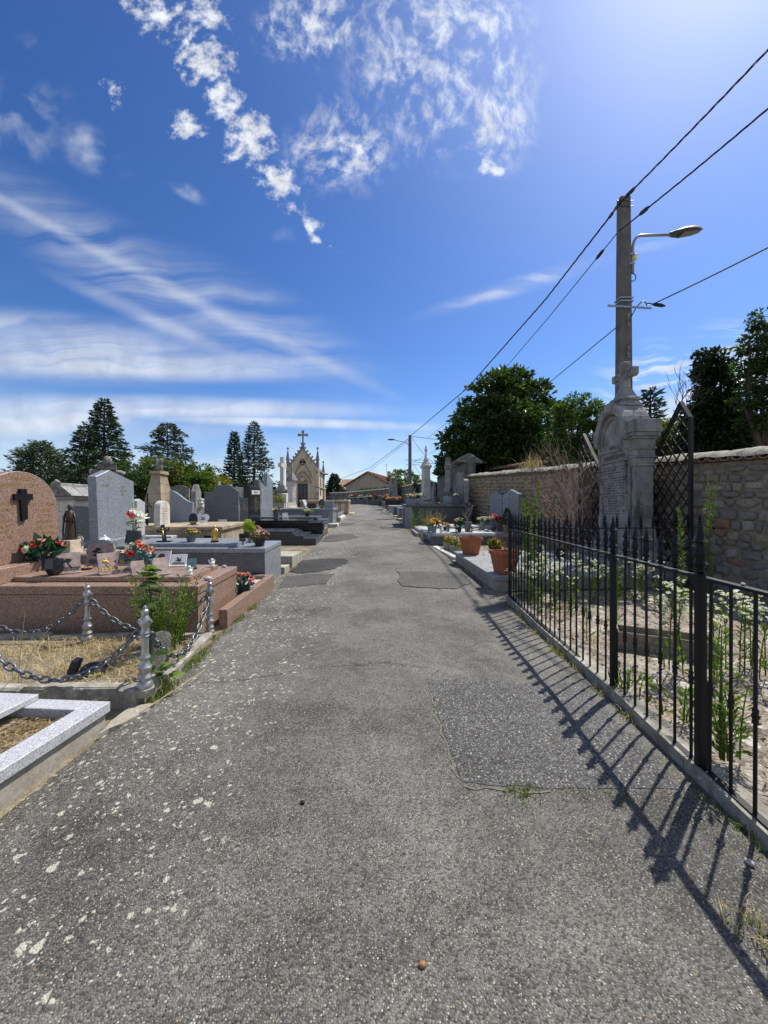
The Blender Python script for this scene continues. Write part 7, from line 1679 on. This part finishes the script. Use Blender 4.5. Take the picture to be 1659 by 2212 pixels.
mb = MB(); mb.prism([(.28, -.12), (.62, -.10), (.76, -.03), (.76, .03), (.62, .10), (.28, .12)], 'z', -.055, -.036, LT); mb.build('lens', M['lens'], lh)
for z in (pz(440), pz(452)): 
    mb = MB(); mb.tube([(-.24, -.1, z), (.20, -.1, z)], .010, 5); mb.build('bolt', M['iron_grey'], pole)
p2 = thing('utility_pole', 'distant concrete pole with a small lamp at the far wall', 'pole', (2.72, 40.3, 1.9)); mb = MB(); mb.frust(-.19, .19, -.15, .15, -.5, -.15, .15, -.11, .11, az(940, 40.3)-1.9); mb.build('shaft', M['pole_concrete'], p2)
mb = MB(); mb.tube([(-.15, 0, 6.6), (-.4, 0, 6.9), (-1.6, 0, 7.15)], .04, 6); a2 = mb.build('lamp_arm', M['galvanised'], p2)
mb = MB(); mb.ball((-1.95, 0, 7.2), (.42, .16, .09), 8, 5); mb.build('lamp_head', M['lamp_grey'], a2); pb(p2, 'crossbar', 'galvanised', -.45, 1.3, -.2, -.16, 5.0, 5.05, 0); pb(p2, 'crossbar', 'galvanised', -.45, 1.0, -.2, -.16, 4.5, 4.55, 0)
p3 = thing('utility_pole', 'very distant thin pole left of the chestnut tree', 'pole', (11.8, 76, 2.5)); mb = MB(); mb.lathe([(.16, 0), (.12, az(1037, 76)-2.5)], 8); mb.build('shaft', M['pole_concrete'], p3)
def wire(label, pts, r, sag=.0, twist=False, clamps=()):
    pts = [Vector(p) for p in pts]; t = thing('overhead_cable', label, 'cable', pts[0]); P = []
    for a, b in zip(pts, pts[1:]):
        for k in range(26): q = k/26; v = a.lerp(b, q); v.z -= sag*(b-a).length*q*(1-q)*4*.25; P.append(v-pts[0])
    P.append(pts[-1]-pts[0]); mb = MB()
    if twist:
        D = []; 
        for k in range(len(P)-1):
            n_ = max(1, int((P[k+1]-P[k]).length/.12)); n_ = min(n_, 10)
            for j in range(n_): D.append(P[k].lerp(P[k+1], j/n_))
        for ph in (0, 2.1, 4.2): mb.tube([p+Vector((math.cos(i*.8+ph)*r*.9, 0, math.sin(i*.8+ph)*r*.9)) for i, p in enumerate(D)], r*.75, 4)
    else: mb.tube(P, r, 5)
    mb.build('cable', M['cable'], t, fix=False)
    for q in clamps:
        i = int(q*(len(P)-2)); a, b = P[i], P[i]+(P[i+1]-P[i]).normalized()*.34; mb = MB(); mb.tube([a, a.lerp(b, .25), a.lerp(b, .75), b], [.02, .045, .045, .02], 6); mb.build('clamp', M['cable'], t)
    return t
PB = 9.82
wire('thick twisted cable from the near pole top towards the camera, upper right', [at(1340, 437, PB), at(1668, 98, 6.6), at(2500, -900, 3.9)], .016, .03, True, (.02,))
wire('thinner cable from the near pole rising to the right, second from top', [at(1336, 500, PB), at(1386, 460, 9.0), at(1668, 227, 6.6), at(2400, -380, 4.2)], .012, .03, True, (.30,))
wire('single black cable from the crossbar out to the right edge', [at(1398, 655, PB-.1), at(1410, 657, 9.6), at(1668, 530, 6.6), at(2300, 230, 4.4)], .015, .02, False, (.335,))
t = thing('cable_loop', 'short slack loop of black cable at the pole crossbar', 'cable', at(1363, 685, PB)); mb = MB(); mb.tube([Vector(p)-Vector(at(1363, 685, PB)) for p in (at(1363, 685, PB), at(1374, 664, PB), at(1386, 652, PB), at(1392, 650, PB), at(1398, 660, PB), at(1405, 659, PB))], .014, 5); mb.build('cable', M['cable'], t)
wire('thick twisted cable sagging from the near pole to the distant pole', [at(1340, 437, PB), at(1322, 462, 10.4), at(1180, 645, 14.2), at(1010, 838, 22), at(888, 941, 40)], .018, .0, True, (.03, .22))
wire('thin cable from the near pole passing behind the chestnut tree', [at(1332, 505, PB), at(1190, 680, 13.0), at(1096, 790, 18), at(1020, 870, 26), at(925, 945, 40)], .013, .0, False, (.04,))
wire('low cable from the near pole crossing in front of the chestnut tree', [at(1333, 706, PB), at(1180, 832, 14.3), at(1080, 895, 19), at(985, 950, 28), at(890, 1000, 40)], .013)
wire('cable from the distant pole down to the left towards the houses', [at(888, 943, 40.2), at(800, 1010, 52), at(715, 1042, 70)], .027)
wire('second thinner cable from the distant pole down to the houses', [at(884, 950, 40.2), at(840, 985, 56), at(775, 1035, 76)], .023)
wire('cable from the distant pole running right into the chestnut tree', [at(890, 943, 40), at(960, 951, 36), at(1010, 958, 33)], .023)
wire('lower cable from the distant pole crossbar running right', [at(895, 998, 40), at(950, 1003, 36), at(1000, 985, 33)], .023)
wire('service cable dropping from the distant pole to the gate wall', [at(890, 945, 40), at(930, 995, 36), at(975, 1012, 33)], .023, .15)
wire('slack cable from the distant pole down to the wall', [at(893, 1000, 40), at(908, 1025, 37), at(925, 1043, 34)], .023, .1)
# ============================================================ TREES
def tube_arr(mb, p, q, r0, r1, n=6, bend=.06):
    p, q = Vector(p), Vector(q); m = p.lerp(q, .5)+Vector((rnd.uniform(-1, 1), rnd.uniform(-1, 1), rnd.uniform(-.3, 1)))*(q-p).length*bend; mb.tube([p, m, q], [r0, (r0+r1)/2, r1], n)
def broadleaf(label, loc, lobes, leafm, n, size, trunk_h, trunk_r, name='tree', cat='tree', group=None, gap=.35, aspect=.6, clump=.32, cs=1.0):
    """lobes: (x, y, z, rx, ry, rz) in local metres; leaves sit in small clumps near the lobes' outer shells so that sky shows between"""
    t = thing(name, label, cat, loc, 0, group); mb = MB()
    top = Vector((0, 0, trunk_h)); mb.tube([(0, 0, -.5), (.05, 0, trunk_h*.5), top], [trunk_r*1.25, trunk_r, trunk_r*.8], 8)
    L = []; vol = sum((a[3]*a[4]*a[5])**.67 for a in lobes)
    for x, y, z, rx, ry, rz in lobes:
        c = Vector((x, y, z)); tube_arr(mb, top, c-Vector((0, 0, rz*.3)), trunk_r*.5, trunk_r*.2)
        for _ in range(5):
            d = Vector((rnd.uniform(-1, 1)*rx, rnd.uniform(-1, 1)*ry, rnd.uniform(-.3, 1)*rz))*.75; tube_arr(mb, c-Vector((0, 0, rz*.3)), c+d, trunk_r*.2, trunk_r*.06, 4, .1)
        k = int(n*(rx*ry*rz)**.67/vol); nc = max(6, int(k/46))
        C0 = nrg.normal(size=(nc, 3)); C0 /= np.linalg.norm(C0, axis=1, keepdims=True); C0 *= nrg.uniform(.55, 1.02, (nc, 1))**.6
        C0[:, 2] = np.where(C0[:, 2] < -.55, C0[:, 2]*.7, C0[:, 2])
        rr = clump*min(rx, ry, rz)**.5*cs*nrg.uniform(.6, 1.25, nc)
        idx = nrg.integers(0, nc, k)
        P = C0[idx]*np.array([rx, ry, rz])+np.array([x, y, z])
        off = nrg.normal(size=(k, 3)); off /= np.linalg.norm(off, axis=1, keepdims=True); off *= (nrg.uniform(0, 1, (k, 1))**.4)*rr[idx][:, None]*np.array([1.15, 1.15, .62])
        D = C0[idx]*.7+off*1.2+np.array([0, 0, -.15])
        L.append(cards(P+off, size, aspect, D=D, jit=.5))
    mb.build('trunk', M['bark'], t, smooth='all'); card_obj('crown', L, M[leafm], t); return t
def conifer(label, loc, H, rb, needlem, kind='fir', n=1.0, name='conifer', group=None, z0=.05, size=.20):
    t = thing(name, label, 'conifer', loc, 0, group); mb = MB(); mb.tube([(0, 0, -.5), (0, 0, H*.5), (0, 0, H)], [H*.022, H*.013, .02], 8); L = []
    z = H*z0; k = 0
    while z < H*.985:
        q = z/H
        prof = {'fir': (1-q)**.85, 'cedar': (1-q)**.62*(.75+.25*math.sin(q*23)), 'pine': math.sin(math.pi*min(1, .18+.82*q))**.8*.9+.05, 'column': math.sin(math.pi*min(1, .25+.75*q))**.6}[kind]
        nb = {'fir': 8, 'cedar': 7, 'pine': 8, 'column': 9}[kind]
        for b in range(nb):
            a = 2*math.pi*(b+rnd.random())/nb+k*.7; ln = rb*prof*rnd.uniform(.62, 1.12)+.12
            el = {'fir': .05-.45*(1-q), 'cedar': .30-.3*q*0, 'pine': .35, 'column': .6}[kind]+rnd.uniform(-.12, .12)
            m_ = max(6, int(ln*26*n*(1.25 if kind != 'fir' else 1))); s = nrg.uniform(.12, 1, m_)**.75
            dr = {'fir': .12, 'cedar': -.30, 'pine': .08, 'column': .1}[kind]
            d = np.array([math.cos(a), math.sin(a)]); w = nrg.normal(size=m_)*ln*.20*(1.15-s*.75); w2 = nrg.normal(size=m_)*.05*ln
            P = np.stack([d[0]*s*ln-d[1]*w, d[1]*s*ln+d[0]*w, z+ln*(el*s+dr*s*s)+w2-np.abs(w)*.12], 1)
            D = np.stack([d[0]-d[1]*w/ln*2.2, d[1]+d[0]*w/ln*2.2, np.full(m_, .18 if kind != 'cedar' else -.12)], 1)
            L.append(cards(P, size*nrg.uniform(.7, 1.3, m_), .30, D=D, jit=.38))
            if b % 2 == 0: mb.tube([(0, 0, z), (d[0]*ln*.5, d[1]*ln*.5, z+ln*(el*.5+dr*.25)), (d[0]*ln*.95, d[1]*ln*.95, z+ln*(el+dr)*.95)], [H*.006, H*.004, .008], 4)
        z += {'fir': .26+.30*(1-q), 'cedar': .42+.55*(1-q), 'pine': .42, 'column': .30}[kind]*H/11; k += 1
    mb.build('trunk', M['bark'], t); card_obj('crown', L, M[needlem], t); return t
def gnd(x, y, Y): return (ax(x, Y), Y, zg(Y))
# left of the chapel
conifer('tall dark fir with a ragged pointed top, highest on the left', gnd(225, 0, 36), az(860, 36)-zg(36), 3.7, 'needle_fir', 'fir', 1.35, 'fir_tree', size=.30)
conifer('dark cedar crowding the left side of the tall fir', gnd(182, 0, 34), az(918, 34)-zg(34), 3.2, 'needle_fir', 'cedar', 1.2, 'cedar_tree', size=.28)
conifer('blue-green cedar with drooping layered boughs behind the sandstone monument', gnd(362, 0, 36), az(912, 36)-zg(36), 5.0, 'needle_cedar', 'cedar', 1.5, 'cedar_tree', size=.28)
conifer('rounded grey-green pine standing alone at the far left', gnd(88, 0, 38), az(955, 38)-zg(38), 2.5, 'needle_pine', 'pine', .95, 'pine_tree', z0=.22, size=.30)
conifer('narrow dark spruce, left of the pair beside the chapel', gnd(506, 0, 40), az(932, 40)-zg(40), 1.5, 'needle_fir', 'fir', 1.3, 'spruce_tree', size=.28)
conifer('open feathery blue cedar, right of the pair beside the chapel', gnd(549, 0, 38), az(912, 38)-zg(38), 3.0, 'needle_cedar', 'fir', .8, 'cedar_tree', size=.30)
conifer('small distant fir in front of the cream house wall', gnd(722, 0, 66), az(1024, 66)-zg(66), 2.7, 'needle_fir', 'fir', 1.1, 'fir_tree', size=.4)
def bushrow(label, x, yt, Y, w, leafm, n=9000, size=.16, name='deciduous_tree'):
    h = az(yt, Y)-zg(Y); return broadleaf(label, gnd(x, 0, Y), [(0, 0, h*.72, w, w, h*.30), (-w*.6, .3, h*.5, w*.7, w*.7, h*.30), (w*.6, -.3, h*.52, w*.75, w*.7, h*.32), (0, -.3, h*.35, w*.9, w*.8, h*.3)], leafm, n, size, h*.25, .14, name)
bushrow('dense dark laurel tree behind the pointed grey headstone', 278, 1000, 24, 1.6, 'leaf_weed_dark', 9000)
bushrow('olive green bushy tree right of the sandstone monument', 352, 985, 26, 1.5, 'leaf_olive', 9000)
bushrow('mid green tree below the layered cedar', 410, 1008, 27, 1.5, 'leaf_light', 8000)
bushrow('yellow green bush left of the chapel trees', 455, 1022, 28, 1.35, 'leaf_yellow', 8000)
bushrow('feathery pale green tree beyond the yellow bush', 440, 1005, 42, 2.0, 'leaf_light', 8000, .2)
bushrow('dark evergreen bush under the tall fir', 205, 1000, 27, 2.0, 'leaf_dark', 9000)
bushrow('dark bush at the foot of the chapel trees', 540, 1045, 33, 2.2, 'leaf_dark', 7000)
bushrow('dark shrub at the left edge behind the mausoleum', 130, 1040, 26, 1.8, 'leaf_dark', 7000)
hd_ = thing('hedge', 'clipped green hedge along the top of the far wall before the houses', 'hedge', (0, 0, 0)); k = 14000; q = nrg.uniform(0, 1, k); P = np.stack([np.where(q < .5, -5+q*2*7.5, 2.5+(q-.5)*2*3.2), np.where(q < .5, 63-q*2*14, 49-(q-.5)*2*8), np.zeros(k)], 1)
P[:, 0] += .9+nrg.normal(0, .35, k); P[:, 1] += 1.5+nrg.normal(0, .35, k); P[:, 2] = zgA(P[:, 1])+nrg.uniform(.3, 1, k)**.5*(2.55+.25*fbm(P[:, 0], P[:, 1], .8, 3)); card_obj('foliage', [cards(P, .22, .6)], M['leaf_weed_dark'], hd_)
for lb, x, yt, Y, w, lm in (('round green tree behind the far utility pole', 872, 1013, 92, 3.6, 'leaf_light'), ('bushy green tree left of the distant pole', 852, 1030, 80, 2.6, 'leaf_olive'), ('dark green tree right of the distant pole', 905, 1034, 84, 2.8, 'leaf_weed_dark')): bushrow(lb, x, yt, Y, w, lm, 5000, .4)
fh = thing('tree_line', 'dark far tree line and hedge between the chapel and the house', 'trees', (0, 0, 0)); k = 9000; P = np.stack([nrg.uniform(-34, -6.2, k), nrg.uniform(72, 78, k), np.zeros(k)], 1); P[:, 2] = 2.4+nrg.uniform(0, 1, k)*(2.3+1.1*fbm(P[:, 0], P[:, 1], .35, 5)); stuff(card_obj('foliage', [cards(P, .45, .6)], M['leaf_dark'], fh))
# behind the wall on the right
cx, Y = ax(1085, 23.5), 23.5; zb = zg(Y)
def L_(x, y, r, dy=0, ry=None, rz=None): return (ax(x, Y+dy)-cx, dy, az(y, Y+dy)-zb, r, ry or r, rz or r*.85)
broadleaf('great domed chestnut tree with dense dark leaves behind the wall', (cx, Y, zb), [L_(1105, 838, 1.25), L_(1070, 862, 1.5, -.4), L_(1140, 868, 1.4, .3), L_(1030, 905, 1.35, -.2), L_(1165, 915, 1.5, .2), L_(1100, 915, 1.9, -.8), L_(990, 955, 1.0, 0), L_(1040, 960, 1.7, -.6), L_(1120, 965, 1.9, -.8), L_(1180, 970, 1.4, .2), L_(1000, 1000, 1.2, -.4), L_(1075, 1010, 1.8, -.8), L_(1150, 1015, 1.7, -.5), L_(975, 1015, .8), L_(1200, 1010, 1.1, .3)], 'leaf_chestnut', 42000, .27, 3.0, .35, 'chestnut_tree', aspect=.5, clump=.40)
Y = 17.5; cx = ax(1255, Y); zb = zg(Y)
broadleaf('light green tree with airy leaves between the chestnut and the monument', (cx, Y, zb), [L_(1252, 880, .75), L_(1225, 895, .6, .2), L_(1285, 905, .7), L_(1230, 935, .8, -.2), L_(1275, 945, .8), L_(1250, 985, .9, -.3), L_(1220, 985, .6), L_(1292, 985, .6)], 'leaf_light', 13000, .15, 2.6, .13, 'ash_tree', aspect=.4, clump=.34)
Y = 15.0; cx = ax(1405, Y); zb = zg(Y)
conifer('small dark cedar behind the near trellis', (cx, Y, zb), az(838, Y)-zb, 1.5, 'needle_cedar', 'fir', .9, 'cedar_tree', size=.2)
Y = 11.5; cx = ax(1545, Y); zb = zg(Y)
broadleaf('dark ivy-clad tree column behind the wall, right of the trellis', (cx, Y, zb), [L_(1540, 800, .42), L_(1530, 775, .30), L_(1560, 790, .26), L_(1548, 845, .50), L_(1540, 890, .58), L_(1515, 905, .50, .2), L_(1555, 930, .62), L_(1520, 950, .60), L_(1570, 960, .50), L_(1540, 985, .8, -.1), L_(1500, 960, .45, .3)], 'leaf_ivy', 26000, .105, 3.0, .16, 'ivy_tree', aspect=.6, clump=.32)
Y = 10.2; cx = ax(1650, Y); zb = zg(Y)
broadleaf('broadleaf tree at the right edge with open drooping boughs', (cx, Y, zb), [L_(1648, 690, .24), L_(1665, 730, .36), L_(1620, 745, .26), L_(1650, 790, .38), L_(1612, 800, .24, .2), L_(1680, 820, .5), L_(1640, 860, .42, .1), L_(1605, 868, .22), L_(1660, 910, .5), L_(1625, 925, .36, .3), L_(1690, 760, .6)], 'leaf_weed_dark', 9000, .12, 2.6, .13, 'edge_tree', aspect=.36, clump=.34)
Y = 13.0; cx = ax(1620, Y); zb = zg(Y)
broadleaf('sunlit yellow green shrubs behind the wall at the right edge', (cx, Y, zb), [L_(1610, 930, .7), L_(1650, 950, .8), L_(1595, 965, .6), L_(1640, 990, .9)], 'leaf_olive', 7000, .13, 1.6, .1, 'shrub', 'shrub', aspect=.4)
Y = 13.5; cx = ax(1440, Y); zb = zg(Y)
broadleaf('green shrubs showing through the near trellis', (cx, Y, zb), [L_(1430, 960, .7), L_(1470, 945, .8, .3), L_(1400, 985, .6), L_(1450, 990, .9)], 'leaf_olive', 8000, .13, 1.6, .1, 'shrub', 'shrub', aspect=.4)
Y = 20; cx = ax(1300, Y); zb = zg(Y)
broadleaf('dark undergrowth behind the rubble wall, left of the monument', (cx, Y, zb), [L_(1230, 1010, 1.0), L_(1290, 1000, 1.1), L_(1340, 990, 1.1), L_(1380, 985, 1.1), L_(1180, 1010, 1.0)], 'leaf_dark', 9000, .2, 2.0, .15, 'shrub', 'shrub')
t = thing('dead_branches', 'bare dead branches sticking up behind the trellis peak', 'branches', at(1482, 905, 11.0)); twigs(t, 'bark', (0, 0, 0), 1.35, 5, 3, .018, .7, curl=.25)
# ============================================================ grass and litter along the path
def tufts(name, spots, m, h, w, k=60, spread=.07, lean=.8):
    L = []
    for x, y in spots:
        n = int(k*rnd.uniform(.5, 1.4)); px_ = x+nrg.normal(0, spread, n); py_ = y+nrg.normal(0, spread, n); z = path_z(x, y)-.01; L.append(np.stack([px_, py_, np.full(n, z)], 1))
    V, Fc = blades(np.concatenate(L), h, w, lean); return stuff(link(name, npmesh(name, V, Fc), M[m]))
le = [(xl(y)+rnd.uniform(-.02, .07), y) for y in nrg.uniform(2.9, 6.5, 26)]+[(xl(y)+.02, y) for y in nrg.uniform(7, 25, 24)]
re_ = [(fence_x(y)-.07, y) for y in nrg.uniform(1.4, 6.5, 30)]+[(xr(y), y) for y in nrg.uniform(7, 22, 26)]
tufts('grass_tufts', le[:26], 'grass_green', .05, .006, 60, .05); tufts('grass_tufts', re_, 'grass_green', .035, .005, 26, .04); tufts('dry_grass_tufts', le[26:]+re_[::2], 'grass_dry', .05, .005, 30, .06)
tufts('moss_tufts', [(.40, 3.1), (.40, 2.9), (.43, 2.62), (.46, 2.45), (.5, 2.2), (.75, 2.1), (.80, 2.12), (1.0, 2.1), (-.1, 3.72), (.05, 3.72), (-1.0, 3.5), (1.35, 3.4), (1.25, 2.1)], 'grass_green', .022, .004, 46, .035)
tufts('grass_tufts', [(.68, 2.08), (.74, 2.06)], 'grass_green', .035, .005, 50, .03); tufts('dry_grass_tufts', [(1.38, 1.42), (1.47, 1.36), (1.52, 1.30)], 'grass_dry', .075, .005, 60, .05); tufts('grass_tufts', [(1.42, 1.38), (1.5, 1.33)], 'grass_green', .06, .005, 30, .05)
t = thing('grass_stalk', 'long pale dry grass stem lying at the foot of the nearest silver post', 'stem', (-1.80, 3.02, path_z(-1.80, 3.02)+.02)); mb = MB(); mb.tube([(-.02, -.16, .0), (.06, .12, .02), (.16, .5, .05)], .004, 4); mb.build('stem', M['grass_dry'], t)
t = thing('grass_stalks', 'two dry grass stalks rising at the left edge of the chained grave', 'grass', (-3.05, 3.2, .05)); mb = MB(); mb.tube([(0, 0, 0), (.02, 0, .3), (.06, 0, .62)], .003, 4); mb.tube([(0, .02, 0), (.10, 0, .26), (.26, 0, .48)], .003, 4); mb.build('stalk', M['grass_dry'], t)
for x, y, s, lb in ((.13, 1.30, .022, 'tan pebble lying on the asphalt in the foreground, bottom middle'), (1.62, 1.70, .032, 'white pebble on the asphalt in the fence shadow'), (-.42, 1.98, .022, 'small dark pebble on the asphalt left of the coarse patch')):
    tag(link('pebble', PEB2[2].copy(), M['pebble' if s > .025 else 'petal_brown' if x > 0 else 'void_dark'], None, (x, y, path_z(x, y)+s*.25), (0, 0, x), s*1.3), lb, 'pebble')
